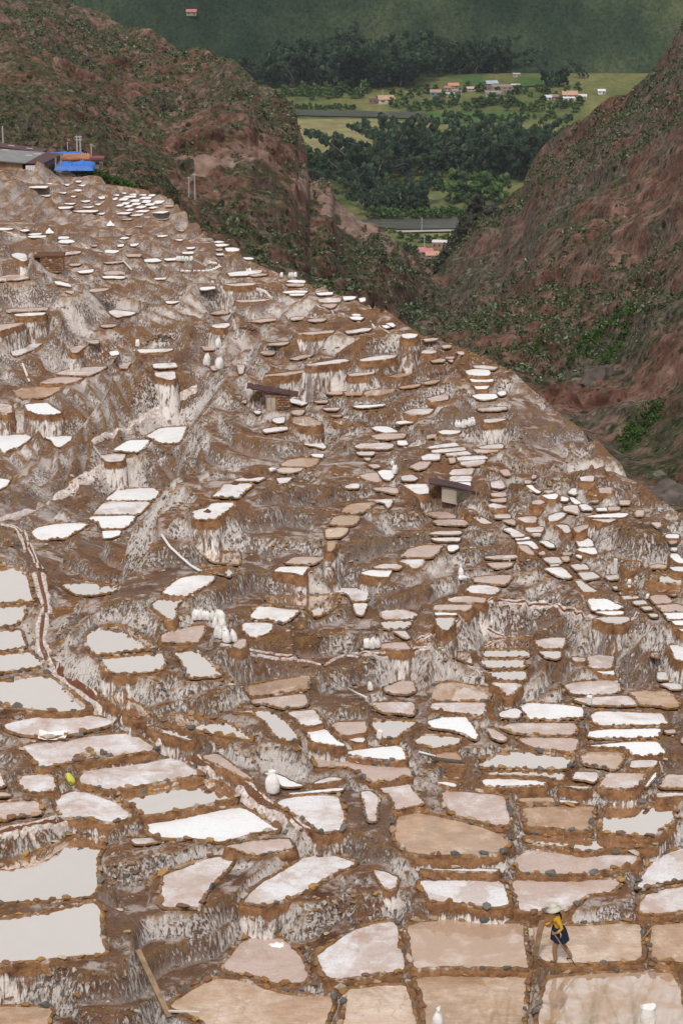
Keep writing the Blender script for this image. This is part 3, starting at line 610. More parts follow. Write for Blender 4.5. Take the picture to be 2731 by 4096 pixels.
P 30.16 1957,2001 2022,1993 2018,2007 1972,2005
P 29.77 2476,2003 2517,2003 2511,2018 2480,2015
P 32.17 1285,1219 1309,1217 1347,1217 1332,1228 1316,1229
S 36.20 233,968 246,961 290,961 300,967 267,971
P 31.36 1170,1646 1185,1642 1217,1642 1209,1654 1174,1656
P 34.82 804,1385 856,1390 856,1397 819,1399
S 31.18 1590,1765 1622,1764 1627,1777 1614,1780 1594,1777
P 29.63 2543,2043 2571,2042 2567,2061 2547,2062
W 30.65 2476,2370 2542,2362 2546,2369 2483,2376
P 33.26 357,1163 368,1158 441,1154 420,1161 375,1166
S 29.77 1809,1933 1880,1932 1878,1942 1835,1939
S 32.37 2236,3202 2314,3206 2306,3212 2242,3209
S 32.86 219,1127 237,1127 274,1137 288,1146 260,1141 230,1135
P 30.28 1042,1409 1060,1405 1101,1406 1093,1415 1065,1416
P 29.45 1716,1440 1748,1436 1778,1438 1773,1445 1731,1446
S 31.94 1371,1188 1395,1187 1423,1188 1412,1196 1379,1199
P 30.75 1231,1281 1255,1277 1308,1276 1292,1283 1249,1285
S 33.45 1144,1124 1168,1121 1219,1124 1221,1129 1174,1129
P 30.28 2010,2083 2054,2079 2057,2097 2031,2090
S 37.06 421,1002 433,1001 481,1004 458,1012 426,1009
S 33.29 1131,1169 1180,1164 1230,1165 1225,1169 1142,1171
P 29.85 2432,2029 2474,2029 2474,2039 2435,2041
S 33.11 801,1152 816,1150 858,1148 861,1152 827,1158 804,1158
P 30.95 1305,1571 1350,1566 1372,1570 1362,1575 1315,1575
S 35.22 441,1408 471,1404 475,1417 447,1421
S 34.19 409,1109 429,1105 507,1108 493,1111 418,1111
S 34.38 310,1087 334,1083 377,1079 369,1088 326,1091
S 31.21 1580,1691 1611,1685 1657,1685 1644,1690 1593,1694
S 32.19 1246,1819 1261,1817 1293,1819 1289,1829 1257,1825
P 29.95 1066,1376 1109,1373 1160,1369 1142,1376 1109,1379
S 30.64 1399,1270 1428,1267 1454,1272 1440,1278 1409,1276
S 32.13 1264,1174 1302,1171 1331,1171 1328,1176 1275,1179
P 33.02 1161,1274 1188,1269 1219,1267 1208,1276 1168,1278
W 30.61 2561,2428 2597,2425 2607,2436 2581,2438
M 30.32 1593,1552 1629,1544 1684,1537 1671,1543 1618,1551
P 33.44 1140,1139 1180,1136 1217,1137 1212,1142 1155,1142
P 34.95 336,1365 395,1362 392,1372 376,1372
W 31.44 2605,2612 2635,2612 2631,2627 2609,2625
S 30.64 1739,2453 1824,2455 1822,2458 1742,2458
P 29.18 2603,2092 2640,2091 2635,2107 2630,2107
P 31.86 2654,2925 2694,2919 2697,2930 2666,2931
P 30.85 1707,1743 1731,1739 1756,1741 1738,1748 1710,1752
S 29.86 2279,1989 2314,2008 2322,2013 2300,2014 2288,2002
S 29.92 2106,1942 2124,1942 2137,1959 2160,1969 2152,1972 2122,1954
S 29.87 2383,2035 2422,2032 2427,2041 2390,2042
P 30.61 2244,2228 2270,2227 2273,2242 2256,2242
M 30.14 1695,1533 1718,1526 1762,1521 1743,1529 1700,1535
S 31.98 2578,3150 2605,3112 2623,3087 2618,3107 2589,3138
P 37.35 505,1019 536,1018 569,1019 558,1024 510,1025
P 30.84 1472,1860 1507,1859 1519,1867 1495,1870
S 42.06 286,846 335,843 397,843 384,846 324,847
S 30.46 1990,1571 1999,1567 2022,1567 2018,1576 2003,1582
P 28.73 1694,1358 1726,1354 1753,1355 1743,1358 1700,1364
P 31.16 1288,1635 1358,1633 1348,1639 1306,1639
S 30.38 2061,2154 2111,2150 2116,2155 2064,2159
S 33.31 1154,1177 1187,1175 1220,1176 1212,1180 1168,1181
P 30.31 1796,1834 1817,1832 1817,1846 1801,1848
S 42.67 613,812 624,804 661,804 644,812
P 32.36 843,1465 861,1462 865,1478 855,1481
P 34.64 398,1303 464,1299 460,1303 425,1308
W 30.52 2593,2455 2623,2455 2626,2465 2608,2466
S 29.80 2245,1987 2272,1996 2262,2003 2245,2001
S 34.03 664,1206 726,1207 693,1212 669,1212
S 41.71 232,830 298,827 278,832 241,834
S 37.46 654,1037 706,1033 707,1038 668,1041
S 35.82 108,947 146,944 188,944 182,947 126,949
P 31.23 1256,1606 1314,1602 1304,1608 1270,1609
S 36.16 233,955 238,948 274,948 279,952
S 41.99 114,749 151,746 198,746 183,750 128,750
S 28.98 1545,1294 1567,1292 1577,1304 1569,1306
S 42.77 568,809 577,802 605,802 599,809
S 42.80 520,805 532,799 561,799 554,806
S 31.87 1438,1195 1459,1192 1456,1204 1443,1207
P 30.56 2150,2206 2172,2206 2177,2217 2162,2217
S 39.44 861,980 888,977 917,980 900,982 869,984
P 29.07 1767,1385 1801,1381 1799,1388 1772,1390
S 42.81 556,794 571,789 608,789 600,794
P 30.02 2098,1922 2122,1924 2116,1932 2100,1933
P 33.52 997,1101 1049,1096 1073,1096 1047,1100 1010,1103
S 42.51 537,846 563,842 600,843 583,847
S 42.22 605,850 635,847 680,847 655,851
S 42.76 475,800 487,794 516,794 505,800
S 39.57 727,1010 777,1008 772,1013 735,1014
P 29.34 1827,1408 1849,1407 1854,1416 1841,1417
S 42.69 540,831 557,825 588,825 574,830
P 30.29 2124,2136 2162,2134 2158,2141 2135,2141
S 28.99 1525,1304 1553,1302 1558,1308 1542,1311
S 35.82 112,938 139,935 171,934 160,937 130,940
P 30.58 2248,2212 2286,2212 2279,2217 2251,2217
S 42.84 489,789 507,785 547,785 540,788
S 42.24 461,853 485,851 529,851 510,855
S 42.66 579,819 591,815 624,815 611,820
P 34.29 279,1058 331,1055 313,1060 284,1061
P 29.78 2177,1964 2210,1962 2207,1968 2188,1970
S 42.77 526,818 535,813 566,813 555,818
S 30.53 2302,2220 2323,2220 2323,2234
S 38.79 523,978 559,975 546,981 525,983
P 35.63 413,1052 459,1048 507,1044 485,1048 432,1052
W 30.54 2672,2373 2702,2373 2699,2380 2680,2378
S 42.60 393,789 421,787 417,793 401,794
S 31.52 1018,1645 1033,1644 1042,1649 1036,1654 1025,1652
P 29.69 2352,2006 2394,2000 2386,2008
S 42.70 483,816 496,811 522,810 510,816
P 32.85 260,1165 298,1165 290,1173 269,1167
W 30.60 2203,2258 2234,2257 2230,2262 2206,2262
S 38.02 972,1032 1009,1032 1014,1035 983,1036
S 39.57 744,991 784,990 772,994 749,994
S 29.96 2683,2192 2707,2194 2699,2200 2685,2198
S 42.64 498,828 512,822 535,822 521,827
P 31.30 1314,1665 1370,1660 1357,1665
W 30.86 1455,1832 1481,1832 1475,1839 1464,1837
S 34.32 617,1115 668,1112 659,1116 622,1116
P 30.16 2129,1901 2144,1901 2137,1910 2129,1913
S 39.54 855,968 875,965 897,968 875,970
S 42.63 464,823 479,818 497,818 483,824
S 38.72 471,981 497,978 492,984 474,985
S 39.33 481,954 496,949 519,952 499,955
P 29.76 2673,2165 2706,2165 2703,2169 2677,2169
P 42.43 654,824 673,821 697,823 689,826
S 39.06 865,1017 904,1015 893,1019 869,1019
S 35.58 77,923 107,919 122,920 98,924
P 29.45 1779,1431 1815,1428 1811,1432 1785,1433
S 42.07 321,830 381,826 362,830
S 42.31 295,761 318,759 331,760 311,764
S 42.62 503,842 518,837 536,837 527,841
S 42.68 321,806 357,802 364,804 339,807
S 42.58 596,832 613,828 635,827 611,833
S 42.27 374,856 425,852 412,857
S 42.41 515,861 546,859 579,856 560,861
S 30.67 1408,1259 1435,1258 1444,1261 1416,1262
S 42.21 251,816 308,813 289,817
S 42.82 592,783 602,779 622,779 616,783
P 42.80 616,877 656,875 675,875 661,878
P 39.32 865,998 892,997 886,1001 867,1001
S 42.75 156,783 208,781 194,785
P 31.62 968,1605 985,1602 982,1611 976,1609
P 42.34 481,877 518,875 531,875 521,878
S 42.88 514,778 547,776 543,781
S 40.09 630,944 676,942 659,945 632,945
P 40.99 712,922 730,919 737,919 728,924
S 42.86 553,781 586,778 582,782
S 42.50 310,742 347,740 334,744
P 40.45 696,961 725,959 732,958 717,963
S 40.44 694,960 737,958 726,962
S 42.67 302,725 327,724 325,727 308,727
P 29.50 1791,1443 1812,1441 1806,1447
S 42.47 377,818 410,814 395,820
P 39.91 495,937 535,936 516,939
P 36.59 366,982 391,981 385,984 368,984
S 42.75 451,798 470,790 468,795 456,799
S 42.80 452,781 478,779 474,783
P 42.12 532,907 574,905 566,908
S 42.74 257,739 281,737 272,742
S 42.55 231,772 270,770 261,773
S 42.91 181,735 214,734 205,736
S 42.64 711,923 738,920 729,924
S 42.24 282,786 309,785 295,788
S 42.88 486,773 508,771 502,775
"""
FPX, CX, CY, PITCH = 9671.0, 1365.5, 2048.0, math.radians(18.0)
CP, SP = math.cos(PITCH), math.sin(PITCH)
def ray(u, v):
    dx = (np.asarray(u, float) - CX) / FPX; dy = (np.asarray(v, float) - CY) / FPX
    return np.stack([dx + 0*dy, CP - dy*SP + 0*dx, -SP - dy*CP + 0*dx], -1)
def onplane(u, v, h):
    d = ray(u, v); return d * (h / -d[..., 2])[..., None]
def atdist(u, v, r):
    d = ray(u, v); return d / np.linalg.norm(d, axis=-1, keepdims=True) * np.asarray(r, float)[..., None]
def _hash(i, j, k):
    n = (i.astype(np.int64)*374761393 + j.astype(np.int64)*668265263 + k.astype(np.int64)*2147483647) & 0xffffffff
    n = ((n ^ (n >> 13)) * 1274126177) & 0xffffffff
    return ((n ^ (n >> 16)) & 0xffff) / 65535.0
def vnoise(x, y, z=0.0):
    x, y, z = np.broadcast_arrays(np.asarray(x, float), np.asarray(y, float), np.asarray(z, float))
    i, j, k = np.floor(x), np.floor(y), np.floor(z); fx, fy, fz = x-i, y-j, z-k
    fx, fy, fz = (a*a*(3-2*a) for a in (fx, fy, fz)); r = 0
    for a in (0, 1):
        for b in (0, 1):
            for c in (0, 1):
                r = r + _hash(i+a, j+b, k+c) * (fx if a else 1-fx) * (fy if b else 1-fy) * (fz if c else 1-fz)
    return r*2-1
def vnoise2(x, y):
    x, y = np.broadcast_arrays(np.asarray(x, float), np.asarray(y, float))
    i, j = np.floor(x), np.floor(y); fx, fy = x-i, y-j
    fx, fy = fx*fx*(3-2*fx), fy*fy*(3-2*fy); o = np.zeros_like(i)
    a, b, c, d = _hash(i, j, o), _hash(i+1, j, o), _hash(i, j+1, o), _hash(i+1, j+1, o)
    return ((a*(1-fx)+b*fx)*(1-fy)+(c*(1-fx)+d*fx)*fy)*2-1
def fbm2(x, y, o=4):
    r = 0; a = 1.0
    for n in range(o):
        r = r + a*vnoise2(x*2**n+17.3*n, y*2**n+5.1*n); a *= .5
    return r
def poly_dist(poly, X, Y):
    ins = np.zeros(X.shape, bool); best = np.full(X.shape, 1e9); n = len(poly)
    for k in range(n):
        x1, y1 = poly[k]; x2, y2 = poly[(k+1) % n]; ex, ey = x2-x1, y2-y1
        ins ^= ((y1 > Y) != (y2 > Y)) & (X < ex*(Y-y1)/(ey if abs(ey) > 1e-9 else 1e-9) + x1)
        t = np.clip(((X-x1)*ex + (Y-y1)*ey) / (ex*ex+ey*ey+1e-12), 0, 1)
        np.minimum(best, (X-x1-t*ex)**2 + (Y-y1-t*ey)**2, out=best)
    return ins, np.sqrt(best)
pans = []
for line in PANS.strip().split('\n'):
    q = line.split(); pp = np.array([c.split(',') for c in q[2:]], float); h = float(q[1])
    if pp[:, 1].mean() < 2950:                               # traced inside the bank: grow back by about three photo pixels
        e = np.roll(pp, -1, 0)-np.roll(pp, 1, 0); e /= np.linalg.norm(e, axis=1, keepdims=True)+1e-9; nn = np.stack([e[:, 1], -e[:, 0]], -1)
        if np.dot(pp[:, 0], np.roll(pp[:, 1], -1)) - np.dot(pp[:, 1], np.roll(pp[:, 0], -1)) < 0: nn = -nn
        pp = pp + nn*np.array([3.2, 2.2])
    w3 = onplane(pp[:, 0], pp[:, 1], h)
    w2 = w3[:, :2]
    if np.dot(w2[:, 0], np.roll(w2[:, 1], -1)) - np.dot(w2[:, 1], np.roll(w2[:, 0], -1)) < 0: w2 = w2[::-1]; pp = pp[::-1]
    pans.append(dict(t=q[0], px=pp, h=h, xy=w2.copy(), c=pp.mean(0), D=float(np.linalg.norm(w3.mean(0)))))
# outer edge of the terraced slope against the ravine (photo pixels)
SIL = np.array([(-700,650),(0,688),(100,697),(322,714),(420,735),(575,757),(680,790),(750,853),(800,905),(870,975),(940,1001),(1019,1054),(1115,1094),
 (1219,1115),(1324,1163),(1411,1188),(1498,1202),(1550,1245),(1620,1298),(1698,1350),(1776,1367),(1846,1393),(1916,1425),(1985,1460),
 (2055,1489),(2116,1550),(2194,1611),(2264,1672),(2334,1724),(2403,1777),(2473,1846),(2543,1916),(2612,1985),(2682,2029),(2731,2064),(2900,2150),(3400,2400)], float)
TX = np.linspace(-.19, .19, 561); YR = np.exp(np.linspace(math.log(44), math.log(360), 1240))
def build_terrain():
    lev = np.array([-p['h'] for p in pans]); cen = np.array([p['c'] for p in pans])
    dd = np.linalg.norm(SIL[:, None]-cen[None], axis=-1); w = 1/(dd+15)**3
    hs = (w*(-lev)).sum(1)/w.sum(1) + .18*np.minimum(dd.min(1), 260)*120/FPX
    SP3 = onplane(SIL[:, 0], SIL[:, 1], hs)
    st = SP3[:, 0]/SP3[:, 1]; o = np.argsort(st); st = st[o]; sy = SP3[o, 1]; sz = SP3[o, 2]
    # coarse inverse-distance field, biased to the upper level so that banks stand at the lower edge
    def coarse(tx, yr):
        Y, T = np.meshgrid(yr, tx, indexing='ij'); X = T*Y
        num = np.zeros(X.shape); den = np.zeros(X.shape)
        for p, z in zip(pans, lev):
            R = 6+.1*p['D']; x0, y0 = p['xy'].min(0)-R; x1, y1 = p['xy'].max(0)+R
            a, b = np.searchsorted(yr, [y0, y1]); c = max(0, np.searchsorted(tx, min(x0/max(y0, 30), x0/y1))-1); d = np.searchsorted(tx, max(x1/max(y0, 30), x1/y1))+1
            if b <= a or d <= c: continue
            ins, ds = poly_dist(p['xy'], X[a:b, c:d], Y[a:b, c:d]); ds = np.where(ins, 0, ds)
            w = np.exp(.1*(z+36))/(ds*ds+.04)**1.6 * np.clip(1-ds/R, 0, 1)
            num[a:b, c:d] += w*z; den[a:b, c:d] += w
        for x, y, z in zip(SP3[:, 0], SP3[:, 1], SP3[:, 2]):
            ds2 = (X-x)**2+(Y-y)**2; w = .5*np.exp(.1*(z+36))/(ds2+.5)**1.5; num += w*z; den += w
        for p, z in zip(pans[::3], lev[::3]):
            c = p['xy'].mean(0); ds2 = (X-c[0])**2+(Y-c[1])**2; w = .02/(ds2+20)**1.5; num += w*z; den += w
        return num/den
    tc, yc = TX[::4], YR[::4]
    C = coarse(tc, yc)
    ri = np.interp(np.arange(len(YR)), np.arange(0, len(YR), 4), np.arange(len(yc))); ci = np.interp(np.arange(len(TX)), np.arange(0, len(TX), 4), np.arange(len(tc)))
    r0 = np.minimum(ri.astype(int), len(yc)-2); c0 = np.minimum(ci.astype(int), len(tc)-2); fr = (ri-r0)[:, None]; fc = (ci-c0)[None]
    Z = (C[r0][:, c0]*(1-fr)*(1-fc) + C[r0+1][:, c0]*fr*(1-fc) + C[r0][:, c0+1]*(1-fr)*fc + C[r0+1][:, c0+1]*fr*fc)
    Y, T = np.meshgrid(YR, TX, indexing='ij'); X = T*Y
    near = np.full(X.shape, 3.0); cap = np.full(X.shape, 1e3); inside = np.zeros(X.shape, bool); plev = np.zeros(X.shape); apr = np.full(X.shape, -1e3)
    for p, z in zip(pans, lev):
        R = 2.2+.024*p['D']; x0, y0 = p['xy'].min(0)-R; x1, y1 = p['xy'].max(0)+R
        a, b = np.searchsorted(YR, [y0, y1]); c = max(0, np.searchsorted(TX, min(x0/max(y0, 30), x0/y1))-1); d = np.searchsorted(TX, max(x1/max(y0, 30), x1/y1))+1
        if b <= a or d <= c: continue
        ins, ds = poly_dist(p['xy'], X[a:b, c:d], Y[a:b, c:d])
        sl = (2.2 if p['D'] < 180 else 1.6)*(1+.45*vnoise2(X[a:b, c:d]*.35+7, Y[a:b, c:d]*.35))
        e = z + np.where(ins, -.12, -.06 + sl*np.maximum(0, ds-.16)); e = np.where(ds < R, e, 1e3)
        cap[a:b, c:d] = np.minimum(cap[a:b, c:d], e); near[a:b, c:d] = np.minimum(near[a:b, c:d], np.where(ins, 0, ds)); inside[a:b, c:d] |= ins; plev[a:b, c:d][ins] = z
        led = (.3+.55*np.clip(.3+vnoise2(X[a:b, c:d]*.45+31, Y[a:b, c:d]*.45), 0, 1.2))*(.55+p['D']/130)
        if p['c'][1] < 1950 and p['c'][0] > 780:                # terraces run across here: long linked ledges
            _, dl = poly_dist(p['xy']/np.array([2.6, 1.]), X[a:b, c:d]/2.6, Y[a:b, c:d])
        else: dl = ds
        ap = np.where(ds < R, z - .05 - (3.4*(1+.5*vnoise2(X[a:b, c:d]*.3+3, Y[a:b, c:d]*.3)))*np.maximum(0, dl-led), -1e3); apr[a:b, c:d] = np.maximum(apr[a:b, c:d], ap)
    # ground in front of a pan stays under the lowest sight line to it: every traced pan is seen
    sl = np.where(inside, (plev-.1)/Y, 1e3); m = np.minimum.accumulate(sl[::-1], 0)[::-1]
    sight = np.where(m < 900, m*Y - .05, 1e3); s0 = sight.copy(); dx = (TX[1]-TX[0])*Y
    for k in range(1, 26):                                     # relax sideways at about 40 degrees, no grooves
        sight[:, k:] = np.minimum(sight[:, k:], s0[:, :-k]+k*dx[:, k:]*1.3-(.05 if k < 3 else 0)); sight[:, :-k] = np.minimum(sight[:, :-k], s0[:, k:]+k*dx[:, :-k]*1.3-(.05 if k < 3 else 0))
    am = np.clip((near-.1)/.7, 0, 1)
    nz = .20*fbm2(X*.55, Y*.55, 5) + .14*np.abs(fbm2(X*1.3+9, Y*1.3, 3))
    L = .03*Y
    Z = Z + am*nz*(.6+Y/160) + (.12+.002*Y)*np.exp(-near/L)*np.clip(near/.5, 0, 1)*(1+.5*fbm2(X*.2, Y*.2, 2))
    # old terracing of the banks: level treads, steep risers
    sp = (.75+.25*vnoise2(X*.05+40, Y*.05))*(.5+Y/140); off = .9*vnoise2(X*.11+5, Y*.11)+.25*vnoise2(X*.5, Y*.5+8)
    q = Z/sp+off; fl = np.floor(q); fr = q-fl; Zt = sp*(fl+np.clip((fr-.8)/.2, 0, 1)+.12*fr-off)
    Z = np.where(vnoise2(X*.06+77, Y*.06) > -.55, Zt, Z)
    Z = np.maximum(Z, apr + am*.08*fbm2(X*1.7+4, Y*1.7, 3))
    Z = np.minimum(Z, cap + am*.10*fbm2(X*1.9, Y*1.9, 3))
    Z = np.minimum(Z, sight)
    for _ in range(1):                                         # weather the sharp steps away from the pans
        B = Z.copy(); B[:, 1:-1] = (Z[:, :-2]+2*Z[:, 1:-1]+Z[:, 2:])/4; B[1:-1] = (B[:-2]+2*B[1:-1]+B[2:])/4
        Z = np.where(near > .6, B, Z)
    Z = np.minimum(Z, np.minimum(sight, cap+.1))
    ys = np.interp(TX, st, sy)[None]; zs = np.interp(TX, st, sz)[None]
    Z = np.where(Y < ys, np.minimum(Z, np.maximum(zs/ys*Y, -1e3)), Z)
    over = Y-ys
    rough = fbm2(X*.12+3, Y*.12, 4)
    Z = np.where(over > 0, np.minimum(Z, zs) - np.interp(TX, [-.1, -.08], [.178, .75])[None]*over + np.clip(over*.2, 0, 1.2)*rough, Z)
    return X, Y, Z, near, inside
class Ground:
    def __init__(s):
        s.X, s.Y, s.Z, s.near, s.inside = build_terrain()
    def col(s, t):
        f = np.clip((t-TX[0])/(TX[1]-TX[0]), 0, len(TX)-1.001); i = int(f); f -= i
        return s.Z[:, i]*(1-f)+s.Z[:, i+1]*f
    def z(s, x, y):
        zc = s.col(x/y); return float(np.interp(y, YR, zc))
    def hit(s, u, v):
        d = ray(float(u), float(v)); zc = s.col(d[0]/d[1]); q = zc - YR*d[2]/d[1]
        k = np.argmax(q >= 0)
        if q[k] < 0: return None
        y = YR[k] if k == 0 else YR[k-1] + (YR[k]-YR[k-1])*(-q[k-1])/(q[k]-q[k-1]+1e-9)
        return np.array([y*d[0]/d[1], y, y*d[2]/d[1]])
PAN_LABELS = {0: 'wet pink pan holding an open white sack, below the worker\'s pan', 1: 'huge beige mud pan beside the foot of the leaning plank', 2: 'broad beige pan with a crumpled white sack at its corner',
 3: 'large brine pan whose front edge tops the dark stone wall', 4: 'large brine pan behind a thin divider, under the white canal bank', 5: 'broad wet pink-brown pan adjoining the worker\'s pan', 6: 'beige mud pan in which the salt worker stands',
 7: 'narrow beige mud pan between two bigger beige ones', 8: 'half white, half pink pan under the dripping salt wall', 9: 'broad beige pan with a rounded end and cracked bed', 10: 'brilliant white pan lying against the lower canal bank',
 11: 'small curved pan with a mound of clean salt', 12: 'largest brine pan bounded by the bending white-banked canal', 13: 'dry brownish pan with a white cloth spread on it', 14: 'tongue-shaped pink pan on top of the dripping salt wall', 15: 'pinkish pan with crumbling brown mud at its corner, above the worker',
 16: 'beige mud pan with the shovel propped on its divider', 17: 'long pinkish pan between the stone pile and the canal', 18: 'cream brine pan lined with a row of rounded stones along the canal', 19: 'white and grey pan on a stone-faced terrace left of the tongue-shaped pan', 20: 'wide pinkish pan under a narrow strip of brown brine',
 21: 'broad grey brine pan with a scalloped brown reflection', 22: 'brine pan under the high bank where the canal begins its bend', 23: 'pinkish pan with a rusty stain along its back edge', 24: 'white-streaked pan curving beside an ochre stone bank', 25: 'beige pan at the foot of the dark stone wall', 26: 'pink pan with faint white veins beside a heap of mud',
 27: 'rippled grey-white pan beside the tall tied sack', 28: 'pale lilac pan below the curved ochre stone bank', 29: 'pink-brown pan with a white smear, beside the yellow sack', 30: 'pale pan with a bright white patch under the largest brine pan', 31: 'beige pan with chalky lines beside the grey brine pan', 32: 'brown brine pan in the round hollow below the pipe slope',
 33: 'wide brine pan with two thin broken dividers in front', 34: 'brine pan second along the canal bend, above the largest one', 35: 'pale grey pan under a low ochre bank beside the smeared pan', 36: 'slim brine pan third along the canal bend', 37: 'brine pan fourth along the canal bend, with one ochre stone', 38: 'cream pan below a triangular white pan', 39: 'brine pan fenced by a row of square stones under the round hollow',
 40: 'stone-littered pink pan at the foot of the curved wall', 41: 'crescent brine pan below the stone-faced terrace', 42: 'thin strip of brown brine under the grey brine pan', 43: 'white pan with a beige middle beside the bucket-shaped sack', 44: 'brine pan with a brown half, below the small upper salt pans', 45: 'bright white pan beside the bucket-shaped sack, left of the beige-centred one',
 46: 'white pan at the foot of a stone terrace under the tall streaked wall', 47: 'veined pink pan just below the bright white pan', 48: 'slanting brine pan on the stone-faced terrace below the sack heap', 49: 'flat pink pan at the very end of the white-banked canal', 50: 'orange-stained wet pan under the canal-topped wall', 51: 'reddish pan ending in a jagged white corner',
 52: 'grey-pink pan left of the white-veined one', 53: 'pale pan beside the brown mud flat on the right', 54: 'white pan with a neat slate edge beside the lower end of the pipe', 55: 'pinkish pan with a white front corner, under the veined pan', 56: 'triangular white pan in the middle of the brown banks', 57: 'white pan bending around a salmon brine pan', 58: 'salmon brine pan with a mud collar', 59: 'grey-pink pan with a stone block on its corner', 60: 'white pan on a stone-faced corner under the footpath wall', 61: 'crescent brine pan between the dirt slope and small white pans'}
G = Ground()
def T(o, x, y): return (o[0] + x/o[2], o[1] + y/o[2])
# ------------------------------------------------------------------ terraced slope
nr, nc = G.Z.shape
idx = np.arange(nr*nc).reshape(nr, nc)
quads = np.stack([idx[:-1, :-1], idx[:-1, 1:], idx[1:, 1:], idx[1:, :-1]], -1).reshape(-1, 4)
me = mesh_np('terraced_slope', np.stack([G.X, G.Y, G.Z], -1).reshape(-1, 3), quads, True)
slope = tag(obj('terraced_slope', me, M['ground']), kind='structure')
# bank that carries the viewpoint, falling away under the bottom of the frame
xs = np.linspace(-45, 45, 60); ys = np.concatenate([np.linspace(-8, 6, 20), np.linspace(7, 46, 30)])
Xn, Yn = np.meshgrid(xs, ys); Zn = -1.75 - .05*np.abs(Xn) - np.where(Yn > 1, .42*(np.minimum(Yn, 6)-1), 0) - np.where(Yn > 6, .95*(Yn-6), 0) + .12*fbm2(Xn*.5, Yn*.5); Zn = np.maximum(Zn, -33.5)
i2 = np.arange(Xn.size).reshape(Xn.shape); q2 = np.stack([i2[:-1, :-1], i2[:-1, 1:], i2[1:, 1:], i2[1:, :-1]], -1).reshape(-1, 4)
tag(obj('viewpoint_bank', mesh_np('viewpoint_bank', np.stack([Xn, Yn, Zn], -1).reshape(-1, 3), q2, True), M['ground']), kind='structure')
# ------------------------------------------------------------------ stones
def rock_mesh(name, seed, flat=.6, n=15):
    r = random.Random(seed); bm = bmesh.new()
    for i in range(n):
        v = Vector((r.gauss(0, 1), r.gauss(0, 1), r.gauss(0, 1))).normalized()
        bm.verts.new((v.x*.5*r.uniform(.85, 1.15), v.y*.36*r.uniform(.8, 1.2), v.z*.5*flat*r.uniform(.85, 1.15)))
    res = bmesh.ops.convex_hull(bm, input=bm.verts)
    bmesh.ops.delete(bm, geom=[e for e in res['geom_interior'] if isinstance(e, bmesh.types.BMVert)], context='VERTS')
    bmesh.ops.recalc_face_normals(bm, faces=bm.faces); me = bpy.data.meshes.new(name); bm.to_mesh(me); bm.free(); return me
ROCKS = [rock_mesh('stone_shape', 40+i, random.choice((.5, .62, .75))) for i in range(9)]
for r_ in ROCKS: r_.materials.append(M['stone'])
ROCKNP = []
for r_ in ROCKS:
    v = np.array([q.co[:] for q in r_.vertices]); r_.calc_loop_triangles(); ROCKNP.append((v, np.array([t_.vertices[:] for t_ in r_.loop_triangles])))
def stone(parent, loc, size, rz=None, base=Vector((0, 0, 0))):
    o = bpy.data.objects.new('stone', random.choice(ROCKS)); o.location = Vector(loc)-base
    o.rotation_euler = (random.uniform(-.25, .25), random.uniform(-.25, .25), random.uniform(0, 6.3) if rz is None else rz + random.uniform(-.3, .3))
    o.scale = (size*random.uniform(.85, 1.35), size*random.uniform(.8, 1.2), size*random.uniform(.75, 1.15)); return link(o, parent)
def joined_stones(locs, sizes, rzs):
    V = []; Fc = []; n = 0
    for l, s, a in zip(locs, sizes, rzs):
        v, f = random.choice(ROCKNP); c, sn = math.cos(a), math.sin(a); w = v*s*np.array([random.uniform(.85, 1.4), 1, random.uniform(.7, 1.1)])
        w = np.stack([w[:, 0]*c-w[:, 1]*sn, w[:, 0]*sn+w[:, 1]*c, w[:, 2]], -1)+np.array(l); V.append(w); Fc.append(f+n); n += len(v)
    return np.concatenate(V), np.concatenate(Fc)
# ------------------------------------------------------------------ salt pans
def resample(xy, step):
    P = np.asarray(xy)                                        # one light corner cut, then even spacing
    Q = np.roll(P, -1, 0); P = np.stack([P*.9+Q*.1, P*.1+Q*.9], 1).reshape(-1, 2)
    Q = np.vstack([P, P[:1]]); L = np.r_[0, np.cumsum(np.linalg.norm(np.diff(Q, axis=0), axis=1))]
    n = max(8, int(L[-1]/step)); t = np.linspace(0, L[-1], n, endpoint=False)
    return np.stack([np.interp(t, L, Q[:, 0]), np.interp(t, L, Q[:, 1])], -1)
def outward(P):
    d = np.roll(P, -1, 0)-np.roll(P, 1, 0); d /= np.linalg.norm(d, axis=1, keepdims=True)+1e-9; return np.stack([d[:, 1], -d[:, 0]], -1)
def strip(rows):
    n = len(rows[0]); V = np.concatenate(rows); k = np.arange(n); F = []
    for r in range(len(rows)-1): F.append(np.stack([r*n+k, (r+1)*n+k, (r+1)*n+(k+1) % n, r*n+(k+1) % n], -1))
    return V, np.concatenate(F)
